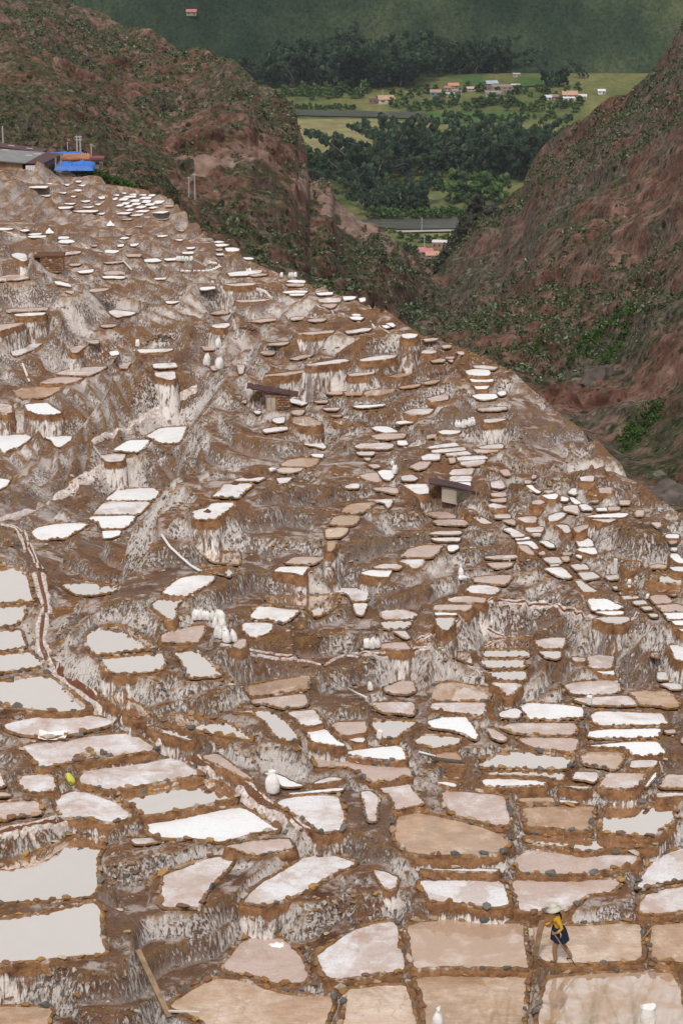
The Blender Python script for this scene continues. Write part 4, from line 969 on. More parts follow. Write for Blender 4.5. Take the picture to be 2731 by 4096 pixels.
def region(c):
    x, y = c
    if y > 3600 and x > 1500: return 'around the salt worker in the yellow sweater'
    if x < 700 and y > 3400: return 'behind the stone wall with the leaning plank'
    if x < 1500 and y > 3330: return 'below the lower end of the white-banked canal'
    if y > 3150 and x >= 1400: return 'on the terraces just uphill of the salt worker'
    if x < 1400 and y > 2900: return 'along the white-banked canal by the yellow sack'
    if x < 720 and y > 2240: return 'beside the bend of the white-banked canal'
    if x < 1400 and y > 2560: return 'below the big heap of white sacks'
    if x >= 1400 and y > 2600: return 'below the curved wall topped by a canal'
    if x < 720 and y > 1800: return 'under the walled winding footpath'
    if x < 1330 and y > 1930: return 'under the bare brown spoil slope'
    if x < 2010 and y > 1950: return 'downhill of the tin-roofed hut with board walls'
    if x >= 2010 and y > 1900: return 'on the lower slope beside the ravine stream'
    if x < 900 and y > 1270: return 'uphill of the stone hut with the sagging red roof'
    if x < 1400 and y > 1480: return 'around the stone hut with the sagging red roof'
    if y > 1300: return 'on tall walled terraces near the standing sack row'
    if x < 600: return 'high on the slope below the blue tarpaulins'
    return 'on the far terraces by the gully edge'
KIND = {'S': 'white salt-crusted pan', 'P': 'pinkish half-dried salt pan', 'M': 'beige muddy salt pan', 'N': 'wet pink-brown salt pan', 'W': 'brine-filled pan'}
CRUST = {'S': 'salt_crust', 'P': 'salt_crust', 'M': 'mud_bed', 'N': 'wet_mud_bed', 'W': 'brine'}
def pan_parts(p, i):
    """meshes of one pan in world coordinates: surface, bank, retaining wall"""
    D, z = p['D'], -p['h']; near = D < 100
    sq = math.sqrt(abs(np.dot(p['px'][:, 0], np.roll(p['px'][:, 1], 1))-np.dot(p['px'][:, 1], np.roll(p['px'][:, 0], 1)))/2)
    st = max(.07, min(.6, 10*D/FPX)) if sq < 150 else .14
    P = resample(p['xy'], st); n = len(P); O = outward(P)
    jit = lambda a: a*(np.random.rand(n, 1)-.5)
    w = min(.14, .07*sq*D/FPX+.015); far = 1-w/.14
    P = P + O*jit(.05-.02*far)
    hgt = (.035+.045*np.random.rand(n))*(1-.8*far)*np.where(O[:, 1] < .1, .55, 1.0)
    zc = lambda zz: np.broadcast_to(zz, (n,))[:, None]
    row = lambda off, zz: np.hstack([P+O*off, zc(zz)])
    W = w*(1+.35*jit(1.0))+.04*far
    rows = [row(-.02+.04*far, z-.03), row(.01+.04*far, z+.6*hgt), row(W*.35, z+hgt), row(W*.8, z+hgt*.8), row(W, z-.012), row(W*1.02, z-.03-.03*(1-far))]
    bank = strip(rows)
    surf = np.hstack([P+O*(.03+.03*far), np.full((n, 1), z)])
    # retaining wall down to the ground outside
    out_ = P+O*W; gz = np.array([min(G.z(a, b), G.z(a+o[0]*.25, b+o[1]*.25)) for (a, b), o in zip(out_, O)])
    drop = np.clip(z-gz+.2, .3, 2.2)
    wall = None
    if (drop > .42).sum() > 2:
        R = []; nv = 7 if near else 5
        ph = np.arange(n)*st
        for k in range(nv):
            f = k/(nv-1); lump = .07*fbm2(ph*1.9+i*7, np.full(n, f*1.5+i), 3)*(1 if 0 < k else 0)
            R.append(np.hstack([out_+O*(f*drop*.13+np.abs(lump) + (.012 if k else -.02))[:, None], (z-.02-f*drop)[:, None]]))
        V, F = strip(R)
        uv = np.stack([np.tile(ph, nv), np.concatenate([k/(nv-1)*drop for k in range(nv)])], -1)
        wall = (V, F, uv)
    return P, O, W, hgt, surf, bank, wall, drop, st, sq
nstone = 0
far_s = {}; far_b = []
for i, p in enumerate(pans):
    P, O, W, hgt, surf, bank, wall, drop, st, sq = pan_parts(p, i); z = -p['h']; n = len(P)
    if i >= 300:                                               # tiny far ones: joined
        far_s.setdefault(p['t'], []).append(surf); far_b.append(bank); continue
    base = np.array([P[:, 0].mean(), P[:, 1].mean(), z]); bv = Vector(base)
    root = empty('salt_pan', base)
    a = abs(np.dot(p['px'][:, 0], np.roll(p['px'][:, 1], 1))-np.dot(p['px'][:, 1], np.roll(p['px'][:, 0], 1)))/2
    sz = 'broad ' if a > 24000 else ('' if a > 4500 else ('small ' if a > 1500 else 'very small '))
    lab = sz+KIND[p['t']]+' '+region(p['c'])
    if i in PAN_LABELS: tag(root, PAN_LABELS[i], 'salt pan', 'large salt pans of the lower terraces')
    else: tag(root, lab, 'salt pan', lab.replace('pan', 'pans', 1))
    me = pydata(CRUST[p['t']], surf-base, [tuple(range(n))]); obj(CRUST[p['t']], me, M[p['t']], root)
    obj('mud_bank', mesh_np('mud_bank', bank[0]-base, bank[1], True), M['bank'], root)
    if wall is not None:
        me = mesh_np('retaining_wall', wall[0]-base, wall[1], True)
        if me.loops:
            uvl = me.uv_layers.new(name='UVMap'); li = np.empty(len(me.loops), np.int32); me.loops.foreach_get('vertex_index', li)
            uvl.data.foreach_set('uv', wall[2][li].astype(np.float32).ravel())
            obj('retaining_wall', me, M['wall'], root)
    # stones set along the banks: most on the outer, downhill edges
    near = p['D'] < 82 and sq > 120; lim = sq > 55
    if not lim: continue
    face = -O[:, 1]*.8+O[:, 0]*.5
    step = st; skip = 0.0; L = []; Sz = []; Rz = []
    gate = vnoise2(np.arange(n)*step*.55+i*13.7, np.full(n, i*3.1))
    for k in range(n):
        if skip > 0: skip -= step; continue
        pr = .97 if face[k] > .2 else .55
        if gate[k] < -.35: pr *= .4
        if random.random() > pr: continue
        s = random.choice((.15, .19, .23, .28, .34))*(1 if near else min(1, .25+sq/260))
        q = P[k]+O[k]*W[k]*random.uniform(.35, .8); L.append((q[0], q[1], z+hgt[k]*.7+s*.1)); Sz.append(s); Rz.append(math.atan2(O[k, 0], -O[k, 1])+math.pi*0); skip = s*.85
        for _ in range(2 if near and drop[k] > .5 else 0):        # stones bedded in the wall face
            if random.random() > .6: continue
            f = random.uniform(.2, .85)*min(drop[k], 1.3); q2 = P[k]+O[k]*(W[k]+.13*f); L.append((q2[0], q2[1], z-f)); Sz.append(random.uniform(.14, .3)); Rz.append(Rz[-1])
    if not L: continue
    if near:
        for l, s, rz in list(zip(L, Sz, Rz))[:200]: stone(root, l, s, rz, bv); nstone += 1
    else:
        V, F = joined_stones(np.array(L)-base, Sz, Rz); tag(obj('bank_stones', mesh_np('bank_stones', V, F), M['stones'], root), kind='stuff')
print('stones', nstone)
# loose stones bedded in the steep banks and lying on the ledges
gy_, gx_ = np.gradient(G.Z, axis=0)/np.gradient(G.Y, axis=0), np.gradient(G.Z, axis=1)/np.gradient(G.X, axis=1)
stp = np.hypot(gx_, gy_); ok = (G.near > .25) & (G.near < 2.5) & (G.Y < 118) & (G.Z > -60); pr_ = np.where(ok, np.clip(stp, .1, 1.6)*np.clip(fbm2(G.X*.3+50, G.Y*.3, 3)+.45, .02, 1)*G.Y**.3, 0).ravel(); pr_ /= pr_.sum()
pick = np.random.choice(pr_.size, 9000, replace=False, p=pr_); fl_ = lambda a: a.ravel()[pick]
L_ = np.stack([fl_(G.X)+.04*np.random.randn(9000), fl_(G.Y), fl_(G.Z)+.02], -1)
V, F = joined_stones(L_, .06+.18*np.random.rand(9000)**2.5, np.random.rand(9000)*6.3)
tag(obj('loose_stones', mesh_np('loose_stones', V, F), M['stones']), 'small ochre and grey stones bedded all over the banks', 'stones', kind='stuff')
for t_, L in far_s.items():
    me = bpy.data.meshes.new('far_pan_surface'); V = np.concatenate(L); n = 0; F = []
    for q in L: F.append(tuple(range(n, n+len(q)))); n += len(q)
    me.from_pydata([tuple(map(float, q)) for q in V], [], F); me.update()
    tag(obj('far_salt_pans', me, M[t_]), {'S': 'tiny white salt pans scattered over the far terraces', 'P': 'tiny pinkish salt pans scattered among the far terraces', 'M': 'tiny beige pans far up the slope', 'N': 'tiny wet pans far up the slope', 'W': 'tiny brine-filled pans scattered over the lower slope'}[t_], 'salt pans', kind='stuff')
V = []; F = []; n = 0
for b in far_b: V.append(b[0]); F.append(b[1]+n); n += len(b[0])
tag(obj('far_mud_banks', mesh_np('far_mud_banks', np.concatenate(V), np.concatenate(F), True), M['bank']), 'thin mud banks around the tiny far salt pans', 'mud banks', kind='stuff')
# ------------------------------------------------------------------ hills either side of the ravine
class Hill:
    def __init__(s, name, cols, mat, nu, ns, amp, g=1.0, seed=0.0, fall=1.1, gfreq=.05, kind='structure', patch=None):
        C = np.array(cols, float); C = C[np.argsort(C[:, 0])]; s.C = C; s.g = g
        u = np.linspace(C[0, 0], C[-1, 0], nu); vc, rc, vb, rb = (np.interp(u, C[:, 0], C[:, k]) for k in (1, 2, 3, 4))
        S = np.linspace(0, 1, ns)[:, None]; U = np.broadcast_to(u, (ns, nu)); Vv = vb+(vc-vb)*S**g; R = rb+(rc-rb)*S
        P = atdist(U, Vv, R)
        x, y, z = P[..., 0], P[..., 1], P[..., 2]
        a = amp*(.35+.65*np.sin(np.clip(S, 0, 1)*math.pi)**.6)
        gul = np.abs(fbm2(x*gfreq+seed, (y*.35+z*.5)*gfreq*.45+seed, 4)); f = fbm2(x*gfreq*2.2+seed*2, (y+z*1.6)*gfreq*2.2, 5); crag = np.abs(fbm2(x*gfreq*5+seed, (y*.7+z*2)*gfreq*5, 4))
        d = a*(1.2*gul+.5*f+.42*crag-.9) + .5*np.abs(fbm2(x*.35+seed, (y*.7+z*1.5)*.35, 4))
        P[..., 1] -= d*.75; P[..., 2] += d*.55
        tail = []
        for k in range(1, 7):                                   # far side of the crest, falling away
            q = P[-1].copy(); q[:, 1] += k*6; q[:, 2] -= k*6*fall*.55+.6*k*k*.3; tail.append(q)
        P = np.concatenate([P, np.array(tail)]); s.P = P; s.ns = ns; s.nu = nu
        i = np.arange(P.shape[0]*nu).reshape(-1, nu); q = np.stack([i[:-1, :-1], i[:-1, 1:], i[1:, 1:], i[1:, :-1]], -1).reshape(-1, 4)
        s.patch = patch; s.UV = (U, Vv)
        s.o = tag(obj(name, mesh_np(name, P.reshape(-1, 3), q, True), mat), kind=kind); s.u = u
        if patch:
            s.o.data.materials.append(patch[0]); k = patch[1](U[:-1, :-1], Vv[:-1, :-1]).astype(np.int32); full = np.zeros((P.shape[0]-1, nu-1), np.int32); full[:ns-1] = k; s.o.data.polygons.foreach_set('material_index', full.ravel())
    def at(s, u, v):                                            # photo pixel to a point on the hill
        i = int(np.clip(round((u-s.u[0])/(s.u[1]-s.u[0])), 0, s.nu-1)); vc, rc, vb, rb = (np.interp(u, s.C[:, 0], s.C[:, k]) for k in (1, 2, 3, 4))
        f = np.clip((v-vb)/(vc-vb), 0, 1)**(1/s.g); k = int(f*(s.ns-1)); return s.P[k, i].copy()
    def normal(s, k, i):
        a = s.P[min(k+1, s.ns-1), i]-s.P[max(k-1, 0), i]; b = s.P[k, min(i+1, s.nu-1)]-s.P[k, max(i-1, 0)]; n = np.cross(b, a); return n/np.linalg.norm(n)
def hcols(crest, base):
    c = np.array(crest, float); b = np.array(base, float); us = sorted(set(c[:, 0]) | set(b[:, 0]))
    return [(u, np.interp(u, c[:, 0], c[:, 1]), np.interp(u, c[:, 0], c[:, 2]), np.interp(u, b[:, 0], b[:, 1]), np.interp(u, b[:, 0], b[:, 2])) for u in us]
M['scree'] = simple('pale_cut_earth', (.12, .07, .052), .95, .3, .35, col2=(.27, .18, .145), bmp=.8)
PV = np.array([(430, 640), (490, 648), (560, 660), (610, 667), (660, 672), (700, 671), (730, 664), (766, 658), (836, 658), (890, 660), (940, 664), (1010, 671), (1090, 688), (1140, 697), (1240, 706)], float)
def left_patch(U, V):
    vp = np.interp(U, PV[:, 0], PV[:, 1]); n_ = fbm2(U*.02, V*.03, 4)
    path = (np.abs(V-vp) < 3.5+2*n_) & (U > 430) & (U < 1260)
    cut = (U > 700) & (U < 1300) & (V < vp) & (V > vp-45-35*n_) & (n_ > -.25)
    d = np.abs(V-(705+(U-1240)*.86)); nose = (U > 1190) & (d < 40+45*n_) & (n_ > -.5)
    return path | cut | nose
LEFT = Hill('left_hill', hcols(
 [(-700,-300,700),(0,-120,680),(290,0,650),(410,48,640),(490,83,630),(560,100,620),(610,109,615),(660,144,610),(715,187,600),(785,183,590),(836,192,580),(906,213,570),(958,270,555),(1020,340,540),(1037,375,535),
  (1080,379,530),(1130,400,525),(1180,431,518),(1192,500,510),(1216,555,505),(1228,610,500),(1232,680,498),(1240,706,496),(1279,712,490),(1292,714,488),(1319,720,488),(1332,736,490),(1336,768,492),(1359,804,494),(1404,844,496),(1457,888,498),(1502,897,500),(1569,951,505),(1613,978,508),(1658,1004,512),(1716,1036,518),(1770,1054,526),(1800,1085,530),(1830,1130,530)],
 [(-700,760,345),(0,745,345),(400,790,345),(700,880,330),(900,1030,325),(1100,1150,318),(1300,1210,330),(1480,1270,350),(1600,1300,380),(1700,1250,430),(1780,1150,515),(1830,1160,525)]), M['mixed'], 620, 260, 9.0, g=.92, seed=3.3, gfreq=.028, patch=(M['scree'], left_patch))
SPUR = Hill('left_spur', hcols(
 [(-700,-200,450),(-200,50,440),(0,135,430),(70,170,425),(150,228,420),(235,287,415),(320,350,408),(390,383,402),(430,440,396),(488,514,388),(520,560,384),(560,600,378),(620,680,370),(680,760,362),(720,830,350)],
 [(-700,740,335),(0,735,335),(300,760,333),(500,800,332),(650,850,335),(720,890,340)]), M['scrub'], 260, 150, 4.0, g=1.0, seed=8.1, gfreq=.05)
RIGHT = Hill('right_hill', hcols(
 [(1570,1290,360),(1600,1254,380),(1650,1180,410),(1700,1120,435),(1740,1090,455),(1770,1060,470),(1800,1010,480),(1840,960,486),(1880,900,490),(1920,850,492),(1951,836,492),(2003,819,490),(2038,766,488),(2090,731,484),(2116,662,480),(2142,610,476),(2195,557,470),(2264,505,464),(2351,444,455),(2438,374,445),(2508,348,438),(2578,279,430),(2647,209,424),(2731,70,418),(2900,-120,410),(3400,-500,400)],
 [(1570,1340,350),(1600,1330,362),(1750,1440,300),(1900,1530,262),(2100,1660,232),(2300,1850,205),(2500,2040,186),(2731,2230,166),(2900,2330,160),(3400,2500,150)]), M['red'], 560, 300, 9.0, g=1.05, seed=21.7, gfreq=.03)
KNOB = Hill('rock_knob', hcols(
 [(1735,1085,474),(1760,1032,476),(1780,990,478),(1812,930,480),(1850,868,482),(1880,800,484),(1905,783,485),(1925,790,485),(1950,812,484),(1985,806,484),(2010,830,482),(2040,880,480)],
 [(1735,1100,468),(1800,1090,466),(1900,1060,464),(2040,990,462)]), M['rock'], 130, 90, 5.0, g=.9, seed=5.5, gfreq=.09)
# scrub and cactus clumps growing on the hills (past counting: joined)
def clump_field(name, hill, n, smin, smax, mat, dens, seed, nq=11):
    r = np.random.RandomState(seed); V = []; cnt = 0; tries = 0
    while cnt < n and tries < n*14:
        tries += 1; k = r.randint(1, hill.ns-1); i = r.randint(1, hill.nu-1); p = hill.P[k, i]
        m = .5+.5*float(fbm2(p[0]*.035+seed, (p[1]+p[2]*2)*.035, 3))
        nz = hill.normal(k, i)[2]
        if r.rand() > np.clip((m-dens)*3.2, 0, 1)*np.clip((abs(nz)-.1)*2.2, .05, 1)*(.25+.75*k/hill.ns): continue
        cnt += 1; s = smin+(smax-smin)*r.rand()**2.2*1.6
        c = p+np.array([0, -.1, s*.25])
        d = r.normal(size=(nq, 3)); d /= np.linalg.norm(d, axis=1, keepdims=True); q = c+d*np.array([.6, .6, .38])*s*r.uniform(.5, 1, (nq, 1))
        a = r.normal(size=(nq, 3)); a /= np.linalg.norm(a, axis=1, keepdims=True); b = np.cross(a, r.normal(size=(nq, 3))); b /= np.linalg.norm(b, axis=1, keepdims=True)
        e = s*r.uniform(.12, .26, (nq, 1)); V.append(np.stack([q-a*e, q-b*e*.6, q+a*e, q+b*e*.6], 1).reshape(-1, 3))
    V = np.concatenate(V); F = np.arange(len(V)).reshape(-1, 4); return obj(name, mesh_np(name, V, F), mat)
tag(clump_field('hill_scrub', LEFT, 6200, .25, 1.3, M['bush'], .33, 4, 16), 'grey-green scrub and cactus clumps over the cliffy left hill', 'scrub', kind='stuff')
tag(clump_field('hill_scrub', SPUR, 2400, .25, .8, M['bush'], .28, 9, 14), 'low scrub dotted over the grassy spur behind the sheds', 'scrub', kind='stuff')
tag(clump_field('hill_scrub', RIGHT, 6500, .2, 1.05, M['bush'], .36, 14, 16), 'grey-green scrub and agave clumps over the red right hill', 'scrub', kind='stuff')
tag(clump_field('hill_scrub', KNOB, 300, .5, 1.2, M['bush'], .40, 19), 'sparse scrub on the dark rock knob', 'scrub', kind='stuff')
# footpath cut along the left hill, its railing
def ribbon_np(pts, w, up=(0, 0, 1)):
    pts = np.array(pts); t = np.gradient(pts, axis=0); s = np.stack([t[:, 1], -t[:, 0], 0*t[:, 0]], -1); s /= np.linalg.norm(s, axis=1, keepdims=True)+1e-9; return pts-s*w/2, pts+s*w/2
# ------------------------------------------------------------------ valley floor and far mountain
VZ = -215.0
def valley_z(x, y):
    x = np.asarray(x, float); y = np.asarray(y, float)
    z = VZ + np.clip(y-1430, 0, None)*.02
    ym = 1575+ 18*fbm2(x*.006+2, 0*x+4.5, 2)
    m = np.clip(y-ym, 0, None)
    spur = 44*np.abs(np.sin(x*.0105+.9+(y-1600)*.006))+24*np.abs(np.sin(x*.027+2.0-(y-1600)*.012))+9*np.abs(np.sin(x*.08+(y-1600)*.03))
    xg = 112+ (y-1590)*.55
    z = z + m*.56 + np.clip(m/40, 0, 1)*(spur + 2.2*fbm2(x*.02, y*.02, 4)) - np.clip(m/25, 0, 1)*15*np.exp(-np.abs(x-xg)/16)
    return z
def hitv(u, v):
    d = ray(float(u), float(v)); y = np.linspace(800, 1900, 2201); q = valley_z(y*d[0]/d[1], y)-y*d[2]/d[1]; k = int(np.argmax(q >= 0))
    yy = y[k]; return np.array([yy*d[0]/d[1], yy, float(valley_z(yy*d[0]/d[1], yy))])
yv = np.concatenate([np.linspace(520, 1420, 40), np.linspace(1430, 1560, 30), np.linspace(1563, 1760, 150), np.linspace(1770, 2300, 40)]); xv = np.linspace(-620, 620, 420)
Xv, Yv = np.meshgrid(xv, yv); Zv = valley_z(Xv, Yv); iv = np.arange(Xv.size).reshape(Xv.shape)
qv = np.stack([iv[:-1, :-1], iv[:-1, 1:], iv[1:, 1:], iv[1:, :-1]], -1)
cut = int(np.searchsorted(yv, 1566)); Pv = np.stack([Xv, Yv, Zv], -1).reshape(-1, 3)
tag(obj('valley_floor', mesh_np('valley_floor', Pv[:(cut+1)*420], qv[:cut].reshape(-1, 4), True), M['valley']), kind='structure')
tag(obj('mountain', mesh_np('mountain', Pv[cut*420:], qv[cut:].reshape(-1, 4)-cut*420, True), M['mount']), kind='structure')
gx, gy = np.meshgrid(np.linspace(-6000, 6000, 13), np.linspace(-3000, 9000, 13)); gi = np.arange(169).reshape(13, 13)
tag(obj('outer_land', mesh_np('outer_land', np.stack([gx, gy, np.full(gx.shape, -240.)], -1).reshape(-1, 3), np.stack([gi[:-1, :-1], gi[:-1, 1:], gi[1:, 1:], gi[1:, :-1]], -1).reshape(-1, 4)), M['valley']), kind='structure')
def sheet(name, px, mat, dz, kind='structure'):
    P = np.array([hitv(*q) for q in px]); P[:, 2] += dz; return tag(obj(name, pydata(name, P, [tuple(range(len(P)))]), mat), kind=kind)
M['green'] = simple('green_crop', (.05, .10, .025), .95, .3, .2); M['tan'] = simple('dry_meadow', (.19, .17, .075), .95, .3, .12); M['olive'] = simple('olive_meadow', (.11, .125, .045), .95, .35, .15); M['gravel'] = simple('river_gravel', (.3, .27, .23), .95, .25, .3)
sheet('meadow', [(1180,478),(1500,480),(1760,500),(1700,560),(1500,600),(1180,620)], M['tan'], .35)
sheet('meadow', [(1420,785),(1560,775),(1860,765),(1860,838),(1440,838)], M['olive'], .35)
sheet('field', [(1690,455),(2010,448),(2080,476),(1950,492),(1760,497)], M['green'], .55)
sheet('field', [(1855,305),(1925,305),(1950,350),(1850,355)], M['green'], .9)
sheet('field', [(2070,312),(2190,316),(2190,346),(2075,352)], M['green'], .9)
sheet('field', [(1490,655),(1530,650),(1545,700),(1495,705)], M['green'], .6)
sheet('river', [(1050,444),(1420,447),(1690,455),(1700,466),(1765,487),(1750,494),(1640,479),(1560,474),(1400,471),(1050,463)], M['river'], .75)
sheet('river', [(1440,884),(1820,879),(1950,879),(1950,918),(1600,921),(1440,906)], M['river'], .6)
sheet('track', [(1585,929),(1860,924),(1860,931),(1590,937)], M['gravel'], .8)
# ------------------------------------------------------------------ trees
def leaf_quads(r, centres, size, nper, squash=.8, up=0):
    V = []
    for c, rad in centres:
        d = r.normal(size=(nper, 3)); d /= np.linalg.norm(d, axis=1, keepdims=True); q = np.array(c)+d*rad*r.uniform(.55, 1.05, (nper, 1))*np.array([1, 1, squash])
        a = r.normal(size=(nper, 3)); a[:, 2] -= up; a /= np.linalg.norm(a, axis=1, keepdims=True); b = np.cross(a, r.normal(size=(nper, 3))); b /= np.linalg.norm(b, axis=1, keepdims=True)
        e = size*r.uniform(.6, 1.3, (nper, 1)); V.append(np.stack([q-a*e, q-b*e*.5, q+a*e, q+b*e*.5], 1).reshape(-1, 3))
    V = np.concatenate(V); return V, np.arange(len(V)).reshape(-1, 4)
def tree_meshes(kind, seed):
    r = np.random.RandomState(seed); mb = MB(); cen = []; lean = r.normal(size=2)*.02
    if kind == 'euc':                                        # unit height, narrow, ragged
        pts = [(lean[0]*k*k, lean[1]*k*k, k/6) for k in range(7)]; mb.tube(pts, [.016, .014, .012, .010, .008, .005, .002], 6)
        for k in range(30):
            z = .2+.8*(k+r.rand())/30; w = .18*math.sin(min(1, (1.04-z)/.5)*1.5)*(.6+.6*r.rand())+.02; a = r.rand()*6.28
            c = (math.cos(a)*w+lean[0]*z*z*36, math.sin(a)*w+lean[1]*z*z*36, z); cen.append((c, .055+.04*r.rand()))
            if k % 3 == 0: mb.tube([(lean[0]*z*z*36, lean[1]*z*z*36, z-.08), c], [.005, .002], 4)
        V, F = leaf_quads(r, cen, .026, 46, 1.15, .6)
    else:                                                    # broad, billowing
        mb.tube([(0, 0, 0), (.01, .02, .18), (.03, 0, .4)], [.035, .028, .018], 7)
        for k in range(24):
            a = r.rand()*6.28; e = r.rand(); z = .22+.72*e; w = .42*math.sin(min(1, max(.25, (1.08-e)))*1.7)*math.sqrt(r.rand()); c = (math.cos(a)*w, math.sin(a)*w, z); cen.append((c, .11+.06*r.rand()))
            if k % 4 == 0: mb.tube([(.02, 0, .3), ((.02+c[0])/2, c[1]/2, (.34+z)/2), c], [.014, .009, .004], 5)
        V, F = leaf_quads(r, cen, .034, 40, .8)
    ico = bmesh.new(); bmesh.ops.create_icosphere(ico, subdivisions=1, radius=1.0); iv = np.array([q.co[:] for q in ico.verts]); ii = np.array([[w.index for w in f.verts] for f in ico.faces]); ico.free()
    VV = [V]; n0 = len(V); FF = []
    for c, rad in cen:                                       # dense leafy core of each clump
        q = iv*rad*.82*np.array([1, 1, .85 if kind != 'euc' else 1.2])*(1+.25*r.normal(size=(len(iv), 1)))+np.array(c); VV.append(q); FF.append(np.hstack([ii, ii[:, 2:3]])+n0); n0 += len(iv)
    me = bpy.data.meshes.new('crown'); me.from_pydata([tuple(map(float, q)) for q in np.concatenate(VV)], [], [tuple(map(int, q)) for q in F]+[tuple(map(int, q[:3])) for q in np.concatenate(FF)]); me.update()
    return mb.mesh('trunk', True), me
TREES = {'euc': [tree_meshes('euc', 100+i) for i in range(6)], 'leaf': [tree_meshes('leaf', 200+i) for i in range(5)]}
def tree(kind, u, v, hpx, label, group, mat=None, name=None, rr=random):
    P = hitv(u, v); k = np.linalg.norm(P)/FPX*hpx*.9
    root = empty(name or {'euc': 'eucalyptus_tree', 'leaf': 'broadleaf_tree'}[kind], P-np.array([0, 0, .5]), rr.uniform(0, 6.28)); tag(root, label, 'tree', group); root.scale = (k*rr.uniform(.85, 1.2), k*rr.uniform(.85, 1.2), k)
    tr, cr = rr.choice(TREES[kind])
    o = bpy.data.objects.new('trunk', tr); link(o, root); c = bpy.data.objects.new('crown', cr); link(c, root)
    if not tr.materials: tr.materials.append(M['bark'])
    if not cr.materials: cr.materials.append(M['euc'] if kind == 'euc' else M['leaf'])
    if mat: c.material_slots[0].link = 'OBJECT'; c.material_slots[0].material = mat
    return root
TR = random.Random(11)
def strip_trees(kind, u0, u1, v0, v1, h0, h1, n, label, group, mat=None):
    for i in range(n):
        u = u0+(u1-u0)*(i+TR.random())/n; tree(kind, u, TR.uniform(v0, v1), TR.uniform(h0, h1), label, group, mat, rr=TR)
FF = ('dark eucalyptus in the forest at the foot of the mountain', 'forest eucalyptus at the foot of the mountain')
strip_trees('euc', 960, 1240, 322, 352, 80, 140, 34, *FF)
strip_trees('euc', 1235, 1640, 318, 352, 120, 205, 70, *FF)
strip_trees('euc', 1655, 1760, 283, 320, 90, 115, 9, *FF)
strip_trees('euc', 1785, 2020, 262, 300, 90, 140, 36, *FF)
strip_trees('euc', 2180, 2262, 335, 352, 75, 98, 7, 'dark eucalyptus standing in a clump beside the far village', 'eucalyptus clump beside the far village')
strip_trees('euc', 2322, 2345, 312, 318, 66, 76, 2, 'lone dark eucalyptus above the far right houses', 'eucalyptus pair above the far right houses')
strip_trees('leaf', 990, 1480, 362, 405, 34, 60, 34, 'dark round tree in the thicket before the far forest', 'thicket trees before the far forest')
strip_trees('leaf', 1180, 1415, 432, 441, 18, 30, 22, 'bright green willow bush lining the far river bank', 'willow bushes on the far river bank', M['lush'])
strip_trees('leaf', 1570, 2310, 360, 400, 26, 50, 30, 'round green tree growing between the village houses', 'trees between the village houses')
strip_trees('leaf', 1560, 2330, 415, 450, 34, 60, 38, 'broad green tree between the village and the river', 'trees between village and river')
strip_trees('leaf', 1690, 2230, 470, 500, 24, 46, 24, 'light green bush on the near side of the far river', 'bushes on the near side of the far river', M['lush'])
NR = ('tall dark eucalyptus in the dense row behind the meadow', 'eucalyptus in the dense row behind the meadow')
strip_trees('euc', 1525, 2230, 672, 720, 165, 222, 44, *NR)
strip_trees('euc', 1540, 2200, 600, 660, 110, 150, 26, *NR)
strip_trees('leaf', 1235, 1330, 690, 725, 90, 125, 6, 'leafy light green tree beside the cliff nose', 'light green trees beside the cliff nose')
strip_trees('euc', 1310, 1395, 690, 720, 110, 150, 6, 'eucalyptus standing just behind the cliff nose', 'eucalyptus behind the cliff nose')
strip_trees('euc', 1385, 1500, 720, 808, 150, 225, 12, 'tall eucalyptus in the clump between the cliff and the meadow', 'eucalyptus clump between cliff and meadow')
strip_trees('euc', 1480, 1575, 845, 872, 130, 168, 8, 'eucalyptus in the group on the near river bank', 'eucalyptus group on the near river bank')
strip_trees('euc', 1598, 1705, 838, 856, 120, 165, 7, 'eucalyptus in the group on the near river bank', 'eucalyptus group on the near river bank')
strip_trees('leaf', 1470, 1900, 862, 880, 38, 66, 26, 'rounded dark tree overhanging the near river', 'rounded trees overhanging the near river')
strip_trees('leaf', 1560, 1830, 745, 772, 30, 48, 16, 'low dark hedge tree along the olive meadow', 'hedge trees along the olive meadow')
strip_trees('leaf', 1790, 2010, 790, 822, 95, 138, 10, 'large dark tree behind the rock knob', 'large trees behind the rock knob')
strip_trees('euc', 2042, 2110, 705, 725, 70, 95, 5, 'eucalyptus rising behind the right hill edge', 'eucalyptus behind the right hill edge')
strip_trees('leaf', 1600, 1790, 950, 972, 28, 46, 10, 'green bush by the roofs at the ravine mouth', 'bushes by the roofs at the ravine mouth')
strip_trees('leaf', 1520, 1580, 930, 945, 20, 32, 4, 'dark bush at the near river edge', 'bushes at the near river edge')
# scrub over the far mountain
r_ = np.random.RandomState(5); V = []
for k in range(6000):
    y = r_.uniform(1580, 1720); x = y*r_.uniform(-.17, .17); z = float(valley_z(x, y)); s = r_.uniform(.3, .9)
    d = r_.normal(size=(5, 3)); q = np.array([x, y, z+.3*s])+d*.45*s; a = r_.normal(size=(5, 3)); a /= np.linalg.norm(a, axis=1, keepdims=True); b = np.cross(a, r_.normal(size=(5, 3))); b /= np.linalg.norm(b, axis=1, keepdims=True)
    V.append(np.stack([q-a*s*.5, q-b*s*.4, q+a*s*.5, q+b*s*.4], 1).reshape(-1, 3))
V = np.concatenate(V); tag(obj('mountain_scrub', mesh_np('mountain_scrub', V, np.arange(len(V)).reshape(-1, 4)), M['farscrub']), 'dark shrubs peppered over the far mountainside', 'scrub', kind='stuff')
